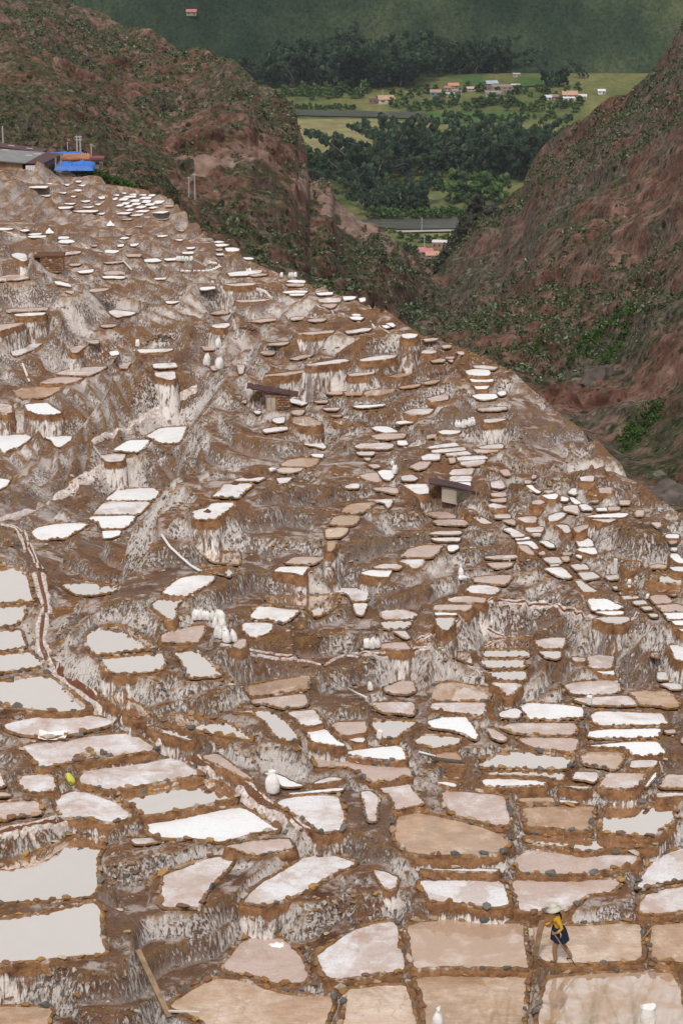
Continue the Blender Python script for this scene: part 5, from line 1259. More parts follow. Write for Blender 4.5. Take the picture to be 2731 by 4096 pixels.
# ------------------------------------------------------------------ houses
COLM = {}
def cm(c):
    if c not in COLM: COLM[c] = simple('house_paint', tuple(.62*q+.38*(sum(c)/3*.8) for q in c), .85, .12, .5)
    return COLM[c]
def house(u, v, wpx, hpx, roofc, wallc, label, flat=False, nwin=2, rz=0.0, storeys=1, group=None, hitf=None, depth=.8):
    P = (hitf or hitv)(u, v); k = np.linalg.norm(P)/FPX; w, h, d = wpx*k, hpx*k, wpx*k*depth
    root = empty('house', P-np.array([0, 0, .3]), rz); tag(root, label, 'house', group)
    mb = MB(); mb.box((0, 0, (h+.3)/2), (w, d, h+.3)); wl = mb.build('wall', cm(wallc), root)
    mb = MB(); ov = .35
    if flat: mb.box((0, 0, h+.42), (w+ov, d+ov, .22))
    else:
        rr_ = d*.26; vv = [(-w/2-ov, -d/2-ov, h+.22), (w/2+ov, -d/2-ov, h+.22), (w/2+ov, 0, h+.3+rr_), (-w/2-ov, 0, h+.3+rr_), (-w/2-ov, d/2+ov, h+.22), (w/2+ov, d/2+ov, h+.22)]
        mb.add(vv + [(a, b, c-.16) for a, b, c in vv], [(0, 1, 2, 3), (3, 2, 5, 4), (7, 6, 9, 8), (8, 9, 10, 11), (0, 6, 7, 1), (4, 5, 11, 10), (0, 3, 9, 6), (3, 4, 10, 9), (1, 7, 8, 2), (2, 8, 11, 5)])
    mb.build('roof', cm(roofc), root)
    for st in range(storeys):
        zb = .3+h*(st+.58)/storeys
        for q in range(nwin):
            mb = MB(); mb.box((w*((q+.5)/nwin-.5), -d/2-.03, zb), (w*.5/nwin*.7, .08, h*.3/storeys)); mb.build('window', M['dark'], root)
    mb = MB(); mb.box((w*.3, -d/2-.05, .3+h*.3/storeys), (min(.9, w*.2), .12, h*.6/storeys)); mb.build('door', M['darkwood'], root)
Z2 = (1366, 0, 1.149); Z1 = (0, 0, 1.148); Z3 = (1100, 250, 2.24)
def hz(o, x0, x1, yt, yb, *a, **k):
    u0, v0 = T(o, x0, yt); u1, v1 = T(o, x1, yb); house((u0+u1)/2, v1, u1-u0, (v1-v0)*.72, *a, **k)
hz(Z2, 165, 237, 445, 474, (.46, .24, .12), (.5, .42, .32), 'cream house with an orange roof at the river bluff', rz=.2)
hz(Z2, 126, 160, 444, 476, (.2, .12, .09), (.24, .12, .08), 'small brick house beside the river bluff', flat=True)
hz(Z2, 408, 456, 413, 444, (.4, .22, .12), (.1, .18, .36), 'low blue-fronted house with a patchy orange roof', rz=-.1)
hz(Z2, 472, 500, 396, 416, (.5, .1, .1), (.4, .3, .26), 'small house with a red roof above the blue-fronted one')
hz(Z2, 490, 536, 386, 402, (.52, .2, .1), (.35, .25, .2), 'long orange-roofed house on the village slope')
hz(Z2, 474, 520, 424, 442, (.4, .44, .5), (.7, .72, .75), 'white house with a pale blue roof', flat=True)
hz(Z2, 505, 550, 408, 432, (.3, .25, .3), (.58, .3, .36), 'pink two-storey house in the village', flat=True, storeys=2)
hz(Z2, 562, 644, 400, 418, (.6, .3, .26), (.45, .33, .28), 'long low building with a salmon roof', nwin=5, depth=.3)
hz(Z2, 660, 712, 370, 410, (.3, .36, .42), (.28, .19, .15), 'two-storey brick house with a blue-grey roof', storeys=2, nwin=3, rz=.25)
hz(Z2, 690, 780, 384, 424, (.3, .2, .15), (.34, .22, .17), 'large unfinished brick building on the knoll', flat=True, storeys=2, nwin=4)
hz(Z2, 778, 818, 379, 418, (.6, .6, .6), (.36, .23, .18), 'brick house with a white flat roof', flat=True, storeys=2)
hz(Z2, 660, 730, 414, 446, (.3, .25, .2), (.34, .29, .24), 'stone terrace building below the brick houses', flat=True, nwin=3)
hz(Z2, 786, 818, 334, 352, (.5, .48, .44), (.4, .33, .27), 'lone pale hut on the slope above the village', flat=True)
hz(Z2, 924, 962, 440, 458, (.5, .52, .55), (.5, .45, .4), 'low grey-roofed house by the right trees')
hz(Z2, 952, 992, 437, 456, (.36, .1, .1), (.3, .2, .2), 'dark red-roofed house by the right trees')
hz(Z2, 1012, 1080, 424, 450, (.5, .24, .13), (.4, .28, .2), 'orange-roofed house in the right part of the village', nwin=3)
hz(Z2, 1014, 1070, 446, 460, (.6, .6, .58), (.5, .46, .42), 'white-roofed shed before the orange-roofed house', flat=True)
hz(Z2, 1086, 1122, 436, 450, (.55, .55, .55), (.6, .58, .55), 'small white house at the right end of the village')
hz(Z2, 1176, 1208, 410, 432, (.6, .6, .62), (.65, .63, .6), 'white house beside the right hill edge')
hz(Z1, 858, 902, 50, 74, (.5, .12, .1), (.3, .22, .18), 'lone red-roofed house high on the mountain')
hz(Z3, 1290, 1405, 1676, 1722, (.55, .1, .13), (.45, .3, .26), 'house with a bright crimson roof at the ravine mouth', rz=.2)
hz(Z3, 1275, 1345, 1660, 1700, (.45, .18, .12), (.4, .25, .2), 'small rust-roofed house behind the crimson roof', rz=.1)
hz(Z3, 1345, 1460, 1704, 1748, (.5, .22, .13), (.36, .22, .16), 'clay-tiled house before the crimson roof', rz=.15)
hz(Z3, 1408, 1535, 1580, 1665, (.6, .57, .52), (.34, .14, .09), 'red brick house with a pale flat roof behind the rock knob', flat=True, nwin=3, rz=-.1)
# ------------------------------------------------------------------ poles
def pole(P, h, label, r=.12, arms=1, group=None, name='utility_pole'):
    root = empty(name, P); tag(root, label, 'pole', group)
    mb = MB(); mb.tube([(0, 0, -1), (0, 0, h)], [r, r*.7], 8); mb.build('pole', M['pole'], root)
    for a in range(arms): mb = MB(); mb.box((0, 0, h*(.95-.08*a)), (h*.17, .1, .1)); mb.build('crossarm', M['pole'], root)
def pole_px(hitf, u, v, hpx, label, **k):
    P = np.array(hitf(u, v)); pole(P, hpx*np.linalg.norm(P)/FPX, label, **k)
Z5 = (0, 500, 2.24); G1 = (450, 700, 1.792)
pole_px(SPUR.at, *T(Z5, 25, 160), 72, 'grey pole standing behind the long shed roof', r=.14, arms=0)
P_ = SPUR.at(*T(Z5, 706, 255)); k_ = np.linalg.norm(P_)/FPX/2.24
root = empty('utility_pole', P_); tag(root, 'double concrete pole with crossarms behind the blue tarpaulins', 'pole')
for dx in (-14, 15): mb = MB(); mb.tube([(dx*k_, 0, -1), (dx*k_, 0, 185*k_)], [.15, .11], 8); mb.build('pole', M['pole'], root)
for zz in (176, 150): mb = MB(); mb.box((0, 0, zz*k_), (62*k_, .14, .14)); mb.build('crossarm', M['pole'], root)
pole_px(SPUR.at, *T(Z5, 600, 212), 34, 'short grey pole with a crossarm behind the upper blue tarpaulin', r=.1)
pole_px(SPUR.at, *T(Z5, 812, 258), 57, 'grey pole beside the small red-roofed house', r=.12)
pole_px(LEFT.at, *T(G1, 555, 192), 82, 'slender pole on the grassy gully edge', r=.12)
pole_px(LEFT.at, *T(G1, 595, 217), 104, 'taller slender pole on the grassy gully edge', r=.13)
pole_px(hitv, *T(Z3, 1312, 1512), 54, 'grey pole beside the near river', r=.2)
pole_px(hitv, *T(Z3, 1336, 1690), 62, 'grey pole among the roofs at the ravine mouth', r=.2)
for x_, h_ in ((312, 70), (768, 110), (962, 55), (1300, 40)): pole_px(hitv, *T(Z3, x_, 300), h_/2.24, 'distant power pole before the far forest', r=.22, group='distant power poles before the far forest')
# ------------------------------------------------------------------ sheds at the head of the slope
def slab(name, pts, rs, th, mat, parent, base):
    """four-cornered slab through photo points at given distances, with thickness"""
    P = np.array([atdist(*T(Z5, *q), r) for q, r in zip(pts, rs)])-base; n = np.cross(P[1]-P[0], P[3]-P[0]); n /= np.linalg.norm(n)
    if n[2] < 0 and abs(n[2]) > .3: n = -n
    V = np.vstack([P, P-n*th]); return obj(name, pydata(name, V, [(0, 1, 2, 3), (7, 6, 5, 4), (0, 4, 5, 1), (1, 5, 6, 2), (2, 6, 7, 3), (3, 7, 4, 0)]), mat, parent)
RS = 268.0
b0 = atdist(*T(Z5, 150, 440), RS); sh = empty('long_shed', b0); tag(sh, 'long shed with a patched grey and dark red tin roof above the terraces', 'shed')
roofg = slab('grey_roof', [(-300, 296), (235, 338), (412, 244), (-300, 190)], [RS, RS, RS+6, RS+6], .12, M['tingrey'], sh, b0)
roofr = slab('red_roof', [(237, 339), (382, 348), (566, 256), (414, 245)], [RS, RS, RS+6, RS+6], .14, M['tinred'], sh, b0)
for q in ((20, 222), (230, 272), (305, 260)): slab('skylight', [(q[0], q[1]), (q[0]+58, q[1]+4), (q[0]+66, q[1]-2), (q[0]+8, q[1]-6)], [RS+2.2]*4, .03, M['plaster'], sh, b0)
slab('adobe_wall', [(-300, 400), (62, 400), (62, 322), (-300, 300)], [RS+.6]*4, .2, M['brick'], sh, b0)
slab('plank_wall', [(62, 432), (205, 432), (205, 350), (62, 326)], [RS+.5]*4, .15, M['wood'], sh, b0)
slab('doorway', [(200, 446), (245, 446), (245, 352), (200, 350)], [RS+1.0]*4, .15, M['dark'], sh, b0)
slab('back_wall', [(-300, 430), (500, 440), (560, 262), (-300, 210)], [RS+5.6]*4, .2, M['brick'], sh, b0)
slab('side_wall', [(382, 440), (500, 400), (552, 268), (384, 352)], [RS+.8, RS+5, RS+5.4, RS+.8], .15, M['darkwood'], sh, b0)
for x, y0, y1 in ((345, 470, 345), (394, 465, 348), (502, 395, 290), (550, 375, 262)):
    a = atdist(*T(Z5, x, y0), RS-.1)-b0; b = atdist(*T(Z5, x, y1), RS-.1)-b0; mb = MB(); mb.tube([a, b], .09, 6); mb.build('post', M['wood'], sh)
b1 = atdist(*T(Z5, 150, 240), RS+9); s2 = empty('upper_shed', b1); tag(s2, 'upper open shed with a dark red tin roof behind the long shed', 'shed')
slab('roof', [(-300, 160), (380, 242), (438, 214), (-300, 120)], [RS+8, RS+8, RS+12, RS+12], .15, M['tinred'], s2, b1)
for q in ((75, 184), (238, 208)): slab('skylight', [(q[0], q[1]), (q[0]+56, q[1]+6), (q[0]+60, q[1]+1), (q[0]+6, q[1]-5)], [RS+9.3]*4, .03, M['plaster'], s2, b1)
slab('back_wall', [(-300, 300), (420, 320), (420, 235), (-300, 150)], [RS+11.5]*4, .2, M['darkwood'], s2, b1)
st_ = empty('sack_stack', atdist(*T(Z5, 288, 442), RS+.2)); tag(st_, 'neat wall of stacked pale sacks under the red shed roof', 'sacks')
k_ = RS/FPX/2.24
for a in range(7):
    for b in range(9): mb = MB(); mb.tube([((a-3)*15*k_-7*k_, 0, (b+.5)*8.6*k_), ((a-3)*15*k_, 0, (b+.55)*8.6*k_), ((a-3)*15*k_+7*k_, 0, (b+.5)*8.6*k_)], [3.2*k_, 4.6*k_, 3.2*k_], 7); mb.build('sack', M['sack'], st_, True)
def tarp_mound(x0, x1, yt, yb, r, label, seed):
    k = r/FPX/2.24; w = (x1-x0)*k; h = (yb-yt)*k/.98; P = atdist(*T(Z5, (x0+x1)/2, yb), r); nx, ny = 44, 18
    A, B = np.meshgrid(np.linspace(-1, 1, nx), np.linspace(-1, 1, ny), indexing='ij'); e = np.clip(1-np.maximum(np.abs(A)**5, np.abs(B)**3), 0, 1)**.45
    Z = h*e*(.86+.16*fbm2(A*2.6+seed, B*1.6, 4))-.2; X = A*w/2*(1+.02*fbm2(A*3, B*3+seed)); Y = B*1.6; i = np.arange(nx*ny).reshape(nx, ny)
    tag(obj('tarpaulin_mound', mesh_np('tarpaulin_mound', np.stack([X, Y, Z], -1).reshape(-1, 3), np.stack([i[:-1, :-1], i[1:, :-1], i[1:, 1:], i[:-1, 1:]], -1).reshape(-1, 4), True), M['tarp'], loc=P), label, 'tarpaulin')
tarp_mound(500, 850, 308, 372, RS+3, 'blue tarpaulin draped over a long heap before the tiled roof', 1.0)
tarp_mound(408, 760, 228, 284, RS+13, 'blue tarpaulin over the rear heap behind the tiled roof', 5.0)
b2 = atdist(*T(Z5, 670, 330), RS+8); t2 = empty('tiled_shed', b2); tag(t2, 'low shed with a clay tile roof between the two blue tarpaulins', 'shed')
slab('roof', [(520, 306), (812, 304), (806, 258), (560, 270)], [RS+7, RS+7, RS+11, RS+11], .14, M['tile'], t2, b2); slab('wall', [(540, 360), (800, 360), (800, 300), (540, 302)], [RS+7.4]*4, .2, M['brick'], t2, b2)
for j in range(14):
    a = atdist(*T(Z5, 528+j*20.5, 305), RS+6.9)-b2; b = atdist(*T(Z5, 566+j*17.2, 267-j*.6), RS+10.9)-b2; mb = MB(); mb.tube([a+np.array([0, 0, .05]), b+np.array([0, 0, .05])], .09, 6); mb.build('tile_row', M['tile'], t2)
def atspur(u, v): return atdist(u, v, RS+6)
u_, v_ = T(Z5, 872, 372); house(u_, v_, 46, 30, (.22, .05, .05), (.3, .16, .12), 'small house with a red tin roof beside the blue tarpaulin', hitf=lambda a, b: atdist(a, b, RS+6), flat=True, nwin=1, rz=.1)
# lush bushes below the small house
r_ = np.random.RandomState(8); V = []
for k in range(420):
    f = r_.rand(); u = 640+f*560; yb = 370+f*205+r_.uniform(-14, 14)+26*math.sin(f*3.14)*r_.uniform(-1, 1)
    pu, pv = T(Z5, u, yb); pz = atdist(pu, pv, RS+2+6*(1-f)*r_.rand()); s = r_.uniform(.25, .8)
    d = r_.normal(size=(16, 3)); d /= np.linalg.norm(d, axis=1, keepdims=True); q = pz+d*s*np.array([1, 1, .6]); a = r_.normal(size=(16, 3)); a /= np.linalg.norm(a, axis=1, keepdims=True); b = np.cross(a, r_.normal(size=(16, 3))); b /= np.linalg.norm(b, axis=1, keepdims=True); e = .16*r_.uniform(.6, 1.4, (16, 1))
    V.append(np.stack([q-a*e, q-b*e*.6, q+a*e, q+b*e*.6], 1).reshape(-1, 3))
V = np.concatenate(V); tag(obj('lush_scrub', mesh_np('lush_scrub', V, np.arange(len(V)).reshape(-1, 4)), M['lush']), 'bright green scrub bank below the small red-roofed house', 'scrub', kind='stuff')
# bright bushes in the damp gullies of the right hill, boulders by the stream
V = []
for (u0, v0), (u1, v1), n_ in (((2290, 1420), (2520, 1270), 150), ((2420, 1430), (2500, 1340), 60), ((2490, 1745), (2640, 1650), 90), ((2140, 1400), (2190, 1360), 24)):
    for k in range(n_):
        f = r_.rand(); P0 = RIGHT.at(u0+(u1-u0)*f+r_.uniform(-16, 16), v0+(v1-v0)*f+r_.uniform(-26, 26)); s = r_.uniform(.25, .75)
        d = r_.normal(size=(18, 3)); d /= np.linalg.norm(d, axis=1, keepdims=True); q = P0+np.array([0, -.2, .3])+d*s*np.array([1, 1, .65]); a = r_.normal(size=(18, 3)); a /= np.linalg.norm(a, axis=1, keepdims=True); b = np.cross(a, r_.normal(size=(18, 3))); b /= np.linalg.norm(b, axis=1, keepdims=True); e = .15*r_.uniform(.6, 1.5, (18, 1))
        V.append(np.stack([q-a*e, q-b*e*.6, q+a*e, q+b*e*.6], 1).reshape(-1, 3))
V = np.concatenate(V); tag(obj('gully_bushes', mesh_np('gully_bushes', V, np.arange(len(V)).reshape(-1, 4)), M['lush']), 'bright green bushes in the damp gullies of the right hill', 'bushes', kind='stuff')
M['boulder'] = simple('dark_stream_boulder', (.05, .04, .034), .85, .4, .8, col2=(.14, .115, .1), bmp=.6)
for u, v, sz in ((2668, 1945, 3.2), (2712, 1950, 2.4), (2640, 1985, 1.8), (2690, 1985, 2.0), (2725, 1995, 1.5), (2660, 2010, 1.2), (2600, 1935, 1.6), (2380, 1490, 3.4), (2420, 1475, 2.6)):
    me_ = rock_mesh('boulder', int(u*3+v), .75, 40); me_.materials.append(M['boulder']); o_ = bpy.data.objects.new('boulder', me_); o_.location = RIGHT.at(u, v)+np.array([0, -.6, .3]); o_.scale = (sz,)*3; o_.rotation_euler = (r_.rand(), r_.rand(), r_.rand()*6); link(o_)
    tag(o_, 'dark boulder beside the ravine stream' if u > 2500 else 'grey outcrop boulder below the bright gully bushes', 'boulder', 'boulders by the ravine stream' if u > 2500 else 'outcrop boulders on the right hill')
# ------------------------------------------------------------------ canals and crest paths on the slope
A0, A1, A2, A3 = (0, 3500, 2.24), (680, 3500, 2.24), (1360, 3500, 2.24), (2031, 3500, 2.24)
B0, B1, B2, B3 = (0, 3000, 2.24), (680, 3000, 2.24), (1360, 3000, 2.24), (2031, 3000, 2.24)
C0, C1, C2, C3 = (0, 2450, 2.24), (680, 2450, 2.24), (1360, 2450, 2.24), (2031, 2450, 2.24)
D0_, D1, D2, D3 = (0, 1900, 2.24), (680, 1900, 2.24), (1360, 1900, 2.24), (2031, 1900, 2.24)
E0, E1, E2 = (0, 1350, 2.24), (680, 1350, 2.24), (1360, 1350, 2.24)
F0, F1, F2, G0 = (0, 900, 2.6133), (580, 900, 1.4933), (1100, 1050, 1.4933), (0, 680, 1.792)
def ground_run(px, step=9):
    px = np.array(px, float); L = np.r_[0, np.cumsum(np.linalg.norm(np.diff(px, axis=0), axis=1))]; t = np.arange(0, L[-1], step)
    pts = [G.hit(np.interp(q, L, px[:, 0]), np.interp(q, L, px[:, 1])) for q in t]; runs = [[]]
    for p in pts:
        if p is None or (runs[-1] and abs(p[1]-runs[-1][-1][1]) > .09*p[1]): runs.append([])
        if p is not None: runs[-1].append(p)
    R = []
    for r in runs:
        if len(r) < 5: continue
        r = np.array(r); k = np.array([.25, .5, .25]); s = r.copy()
        for _ in range(7): s[1:-1] = k[0]*s[:-2]+k[1]*s[1:-1]+k[2]*s[2:]
        R.append(s)
    return R
def canal(px, wpx, water=True, name='canal'):
    for r in ground_run(px):
        n = len(r); t = np.gradient(r, axis=0); s = np.stack([t[:, 1], -t[:, 0], 0*t[:, 0]], -1); s /= np.linalg.norm(s, axis=1, keepdims=True)+1e-9
        w = wpx*np.linalg.norm(r, axis=1)/FPX/2; w = w*(1+.25*fbm2(np.arange(n)*.3, np.full(n, px[0][0]*.1), 2)); base = r[n//2]
        prof = [(-1.3, -.12), (-1, .0), (-.7, .045), (-.38, .05), (-.28, .0), (.28, .0), (.38, .05), (.7, .045), (1, .0), (1.3, -.12)] if water else [(-1.3, -.12), (-.9, .0), (-.4, .035), (0, .03), (.4, .035), (.9, .0), (1.3, -.12)]
        def lay(a, b):
            q = r+s*(w*a)[:, None]; gz = np.array([G.z(x, y) for x, y in q[:, :2]]); q[:, 2] = np.clip(gz, r[:, 2]-.3, r[:, 2]+.12)+b+.02*vnoise2(np.arange(n)*.7, np.full(n, a*9)); return q-base
        V = np.stack([lay(a, b) for a, b in prof], 1)
        m_ = len(prof); i = np.arange(n*m_).reshape(n, m_); q = np.stack([i[:-1, :-1], i[1:, :-1], i[1:, 1:], i[:-1, 1:]], -1).reshape(-1, 4)
        root = tag(obj(name, mesh_np('salt_bank', V.reshape(-1, 3), q, True), M['crust'], loc=base), kind='structure')
        if water:
            W = np.stack([V[:, 4]+np.array([0, 0, .02]), V[:, 5]+np.array([0, 0, .02])], 1); i = np.arange(n*2).reshape(n, 2)
            obj('channel_bed', mesh_np('channel_bed', W.reshape(-1, 3), np.stack([i[:-1, 0], i[1:, 0], i[1:, 1], i[:-1, 1]], -1), True), M['channel'], root)
canal([T(D0_, 350, 880), T(D0_, 370, 990), T(D0_, 400, 1090), T(D0_, 425, 1190), T(D0_, 392, 1270), T(C0, 388, 60), T(C0, 372, 180), T(C0, 368, 310), T(C0, 440, 400), T(C0, 520, 480), T(C0, 620, 590), T(C0, 800, 715), T(C0, 960, 850), T(C0, 1060, 940), T(C0, 1200, 1000), T(C0, 1400, 1090), T(C0, 1568, 1200), T(B1, 170, 45), T(B1, 290, 120), T(B1, 500, 208), T(B1, 660, 300), T(B1, 740, 390), T(B1, 880, 490), T(B1, 1050, 570), T(B1, 1130, 650), T(B1, 1260, 760), T(B1, 1330, 840)], 46)
canal([T(D0_, 0, 445), T(D0_, 100, 455), T(D0_, 185, 480), T(D0_, 215, 560), T(D0_, 270, 660), T(D0_, 330, 760), T(D0_, 375, 850)], 30)
canal([T(B0, -20, 750), T(B0, 120, 705), T(B0, 250, 680), T(B0, 400, 650), T(B0, 600, 632), T(B0, 820, 625)], 34)
canal([T(C1, 460, 285), T(C1, 600, 330), T(C1, 760, 365), T(C1, 1000, 400), T(C1, 1240, 440), T(C1, 1380, 478), T(C2, 0, 392), T(C2, 180, 380), T(C2, 400, 390), T(C2, 600, 350), T(C2, 830, 322)], 14)
canal([T(C2, 690, 255), T(C2, 760, 235), T(C2, 930, 180), T(C2, 1060, 110), T(C2, 1150, 40), T(D2, 1250, 1170), T(D2, 1370, 1110)], 16)
canal([T(C2, 1150, 50), T(C2, 1250, 110), T(C2, 1400, 200), T(C2, 1480, 222)], 12)
canal([T(C2, 880, 340), T(C2, 1000, 400), T(C2, 1130, 470), T(C2, 1280, 555)], 14)
canal([T(D3, -90, 1120), T(D3, 0, 1140), T(D3, 160, 1155), T(D3, 330, 1158), T(D3, 480, 1185), T(D3, 620, 1245), T(D3, 750, 1285), T(C3, 800, 60), T(C3, 900, 100), T(C3, 1035, 125), T(C3, 1110, 70), T(C3, 1165, 0)], 16)
canal([T(F0, 0, 62), T(F0, 90, 85), T(F0, 190, 125), T(F0, 400, 125), T(F0, 590, 182), T(F0, 850, 202), T(F0, 960, 232), T(F0, 1020, 292), T(F0, 1150, 312), T(F0, 1330, 342), T(F0, 1480, 355), T(F0, 1568, 380)], 9, False, 'crest_path')
canal([T(E0, -40, 620+640), T(E0, 620, 1330), T(E0, 800, 1220), T(E0, 960, 1150)][1:], 40, False, 'footpath')
canal([T(E0, 820, 950), T(E0, 950, 860), T(E0, 1130, 830), T(E0, 1250, 740), T(E0, 1400, 650), T(E0, 1568, 570), T(E1, 120, 500), T(E1, 260, 440)], 26, False, 'footpath')
canal([T(F1, 405, 335), T(F1, 440, 365), T(F1, 490, 400), T(F1, 485, 450), T(F1, 535, 510), T(F1, 520, 560), T(F1, 555, 610), T(F1, 548, 680)], 9, False, 'footpath')
canal([T(F1, 610, 365), T(F1, 680, 385), T(F1, 750, 403), T(F1, 850, 410)], 7, False, 'crest_path')
canal([T(F2, 0, 210), T(F2, 150, 235), T(F2, 300, 275), T(F2, 420, 320), T(F2, 560, 360), T(F2, 640, 395), T(F2, 720, 435), T(F2, 790, 465)], 8, False, 'crest_path')
canal([T(D0_, -20, 405), T(D0_, 200, 345), T(D0_, 400, 270), T(D0_, 560, 170), T(D0_, 680, 90), T(D0_, 850, 10)], 34, False, 'footpath')
# ------------------------------------------------------------------ sacks, stones, boards lying about
def sack_mesh(seed, kind):
    r = random.Random(seed); mb = MB(); n = 18
    prof = {'tied': [(.02, 0, 1), (.2, .01, .9), (.245, .08, .9), (.255, .28, .88), (.24, .46, .8), (.2, .58, .62), (.13, .66, .6), (.12, .7, .6), (.17, .77, .55), (.16, .8, .4)],
            'open': [(.02, 0, 1), (.2, .01, .9), (.24, .1, .9), (.25, .3, .88), (.235, .5, .86), (.22, .62, .84), (.25, .7, .82), (.23, .69, .82), (.17, .58, .8), (.02, .55, .8)],
            'full': [(.02, 0, 1), (.22, .01, .92), (.265, .1, .9), (.27, .3, .86), (.255, .5, .76), (.225, .63, .5), (.2, .7, .25), (.215, .76, .12)]}[kind]
    mb.lathe([(a, b) for a, b, c in prof], n)
    v = np.array(mb.v); ang = np.arctan2(v[:, 1], v[:, 0]); ys = np.interp(v[:, 2], *zip(*[(b, c) for a, b, c in sorted(prof, key=lambda q: q[1])]))
    sq_ = 1/np.maximum(np.abs(np.cos(ang)), np.abs(np.sin(ang)))**.45
    f = sq_*(.92+.13*vnoise(v[:, 0]*7+seed, v[:, 1]*7, v[:, 2]*6)+.05*np.sin(ang*3+seed*1.7+v[:, 2]*5))
    lean = r.uniform(-.16, .16); v[:, 0] = v[:, 0]*f+lean*v[:, 2]**1.5; v[:, 1] *= f*ys; v[:, 2] *= 1-.06*np.sin(ang*2+seed); mb.v = [tuple(q) for q in v]; return mb.mesh('white_sack', True)
SACKS = {k: [sack_mesh(60+i+j*10, k) for i in range(4)] for j, k in enumerate(('tied', 'open', 'full'))}
def sack(o, x, y, hz_, label, group=None, kind='full', lie=False, mat='sack', lift=0.0, name='white_sack', tilt=.12):
    P = G.hit(*T(o, x, y))
    if P is None: return
    s = hz_/o[2]*np.linalg.norm(P)/FPX/.92/.78
    so = bpy.data.objects.new(name, random.choice(SACKS[kind])); so.location = P+np.array([0, .12, .06+lift*s]); so.scale = (s*random.uniform(.9, 1.1),)*2+(s,)
    so.rotation_euler = (random.uniform(-tilt, tilt), random.uniform(-tilt, tilt), random.uniform(0, 6.28)) if not lie else (math.pi/2*.92, 0, random.uniform(.9, 2.2))
    if lie: so.location[2] += .18*s
    if not so.data.materials: so.data.materials.append(M['sack'])
    if mat == 'yellow': so.scale = (s*1.25, s*.8, s*.7)
    if mat != 'sack': so.data = so.data.copy(); so.data.materials.clear(); so.data.materials.append(M[mat])
    link(so); tag(so, label, 'sack', group)
for x, y, h_, l_ in ((225, 92, 95, 0), (268, 88, 90, 0), (306, 90, 85, 0), (345, 90, 80, 0), (385, 92, 85, 0), (425, 95, 95, 0), (462, 104, 100, .0), (412, 165, 110, 0), (472, 185, 120, 0), (432, 245, 110, 0), (500, 262, 115, 0), (462, 258, 95, 0), (512, 292, 100, 0), (575, 284, 105, 0)):
    sack(C1, x, y, h_, 'full white sack in the big heap beside the dry pan', 'sacks in the big heap')
for x, y, h_ in ((1045, 822, 60), (1070, 824, 62), (1100, 826, 65), (1130, 822, 62), (1150, 815, 70), (1172, 808, 66), (1196, 800, 64)): sack(E2, x, y, h_, 'white sack standing in the row on the middle terrace', 'row of sacks on the middle terrace', 'tied')
for x in (195, 210, 226, 242, 258, 275): sack(F1, x, 222, 27, 'white sack in the upright row above the ring of sacks', 'upright row above the ring of sacks')
for x, y in ((215, 288), (240, 290), (265, 292), (290, 290), (315, 288), (340, 290), (365, 288), (385, 284), (405, 278), (420, 270), (435, 262), (440, 254), (425, 248), (405, 243), (385, 240)): sack(F1, x, y, 23, 'white sack laid in the curved line around a brown hollow', 'curved line of laid sacks', lie=True)
for x, y in ((612, 292), (628, 290)): sack(F1, x, y, 24, 'white sack of the pair standing on a far pale pan', 'pair of sacks on a far pan')
sack(F2, 38, 95, 27, 'lone white sack at the gully edge beside a row of four')
for x, y in ((88, 96), (104, 96), (121, 95), (137, 94)): sack(F2, x, y, 28, 'white sack in the row of four at the gully edge', 'row of four sacks at the gully edge')
sack(B1, 915, 412, 195, 'tall white sack with a tied top standing beside the canal', kind='tied', tilt=.05)
sack(A3, 1258, 1390, 200, 'open white sack in the shallow pan before the worker', kind='open', tilt=.05)
sack(A2, 872, 1420, 190, 'crumpled white sack at the corner of the beige pan', kind='tied')
for x, y, h_ in ((240, 342, 85), (287, 345, 98), (335, 338, 90)): sack(C2, x, y, h_, 'white sack in the group of three by the canal-topped wall', 'three sacks by the canal-topped wall')
sack(C2, 1355, 138, 60, 'small tied sack on the brown slope above the square pans', kind='tied')
sack(C2, 272, 722, 75, 'dusty white sack slumped against the streaked wall')
sack(C2, 352, 1160, 80, 'white sack leaning at the corner of a brown brine pan', kind='open')
sack(C3, 728, 852, 85, 'white bucket-shaped sack on the divider between two white pans', kind='open')
sack(D2, 1080, 935, 98, 'upright tied white sack under the streaked wall', kind='tied', tilt=.03)
sack(D2, 1058, 970, 80, 'white sack lying beside the upright tied one', lie=True)
sack(E1, 330, 264, 102, 'left white sack of the pair on the path above the spoil slope', kind='full', tilt=.06)
sack(E1, 441, 298, 102, 'right white sack of the pair on the path above the spoil slope', kind='full', tilt=.06)
sack(E1, 433, 106, 86, 'lone white sack on the pan above the pair', tilt=.05)
sack(E2, 490, 1242, 78, 'white sack with another behind it, beside a white pan', tilt=.05); sack(E2, 468, 1166, 42, 'smaller white sack behind the one beside a white pan', tilt=.05)
sack(E0, 1235, 96, 62, 'half-buried white sack beside the ochre stone pile')
sack(D3, 1090, 1000, 45, 'crumpled white sack between square brine pans'); sack(D3, 1245, 1132, 45, 'small white sack on the divider above a dry pan')
sack(B0, 645, 300, 125, 'crumpled yellow sack with green stripes at the pan corner', kind='full', mat='yellow', name='yellow_sack', tilt=.9)
sack(E1, 890, 1225, 60, 'lying white sack with a printed side at the foot of the spoil slope', lie=True)
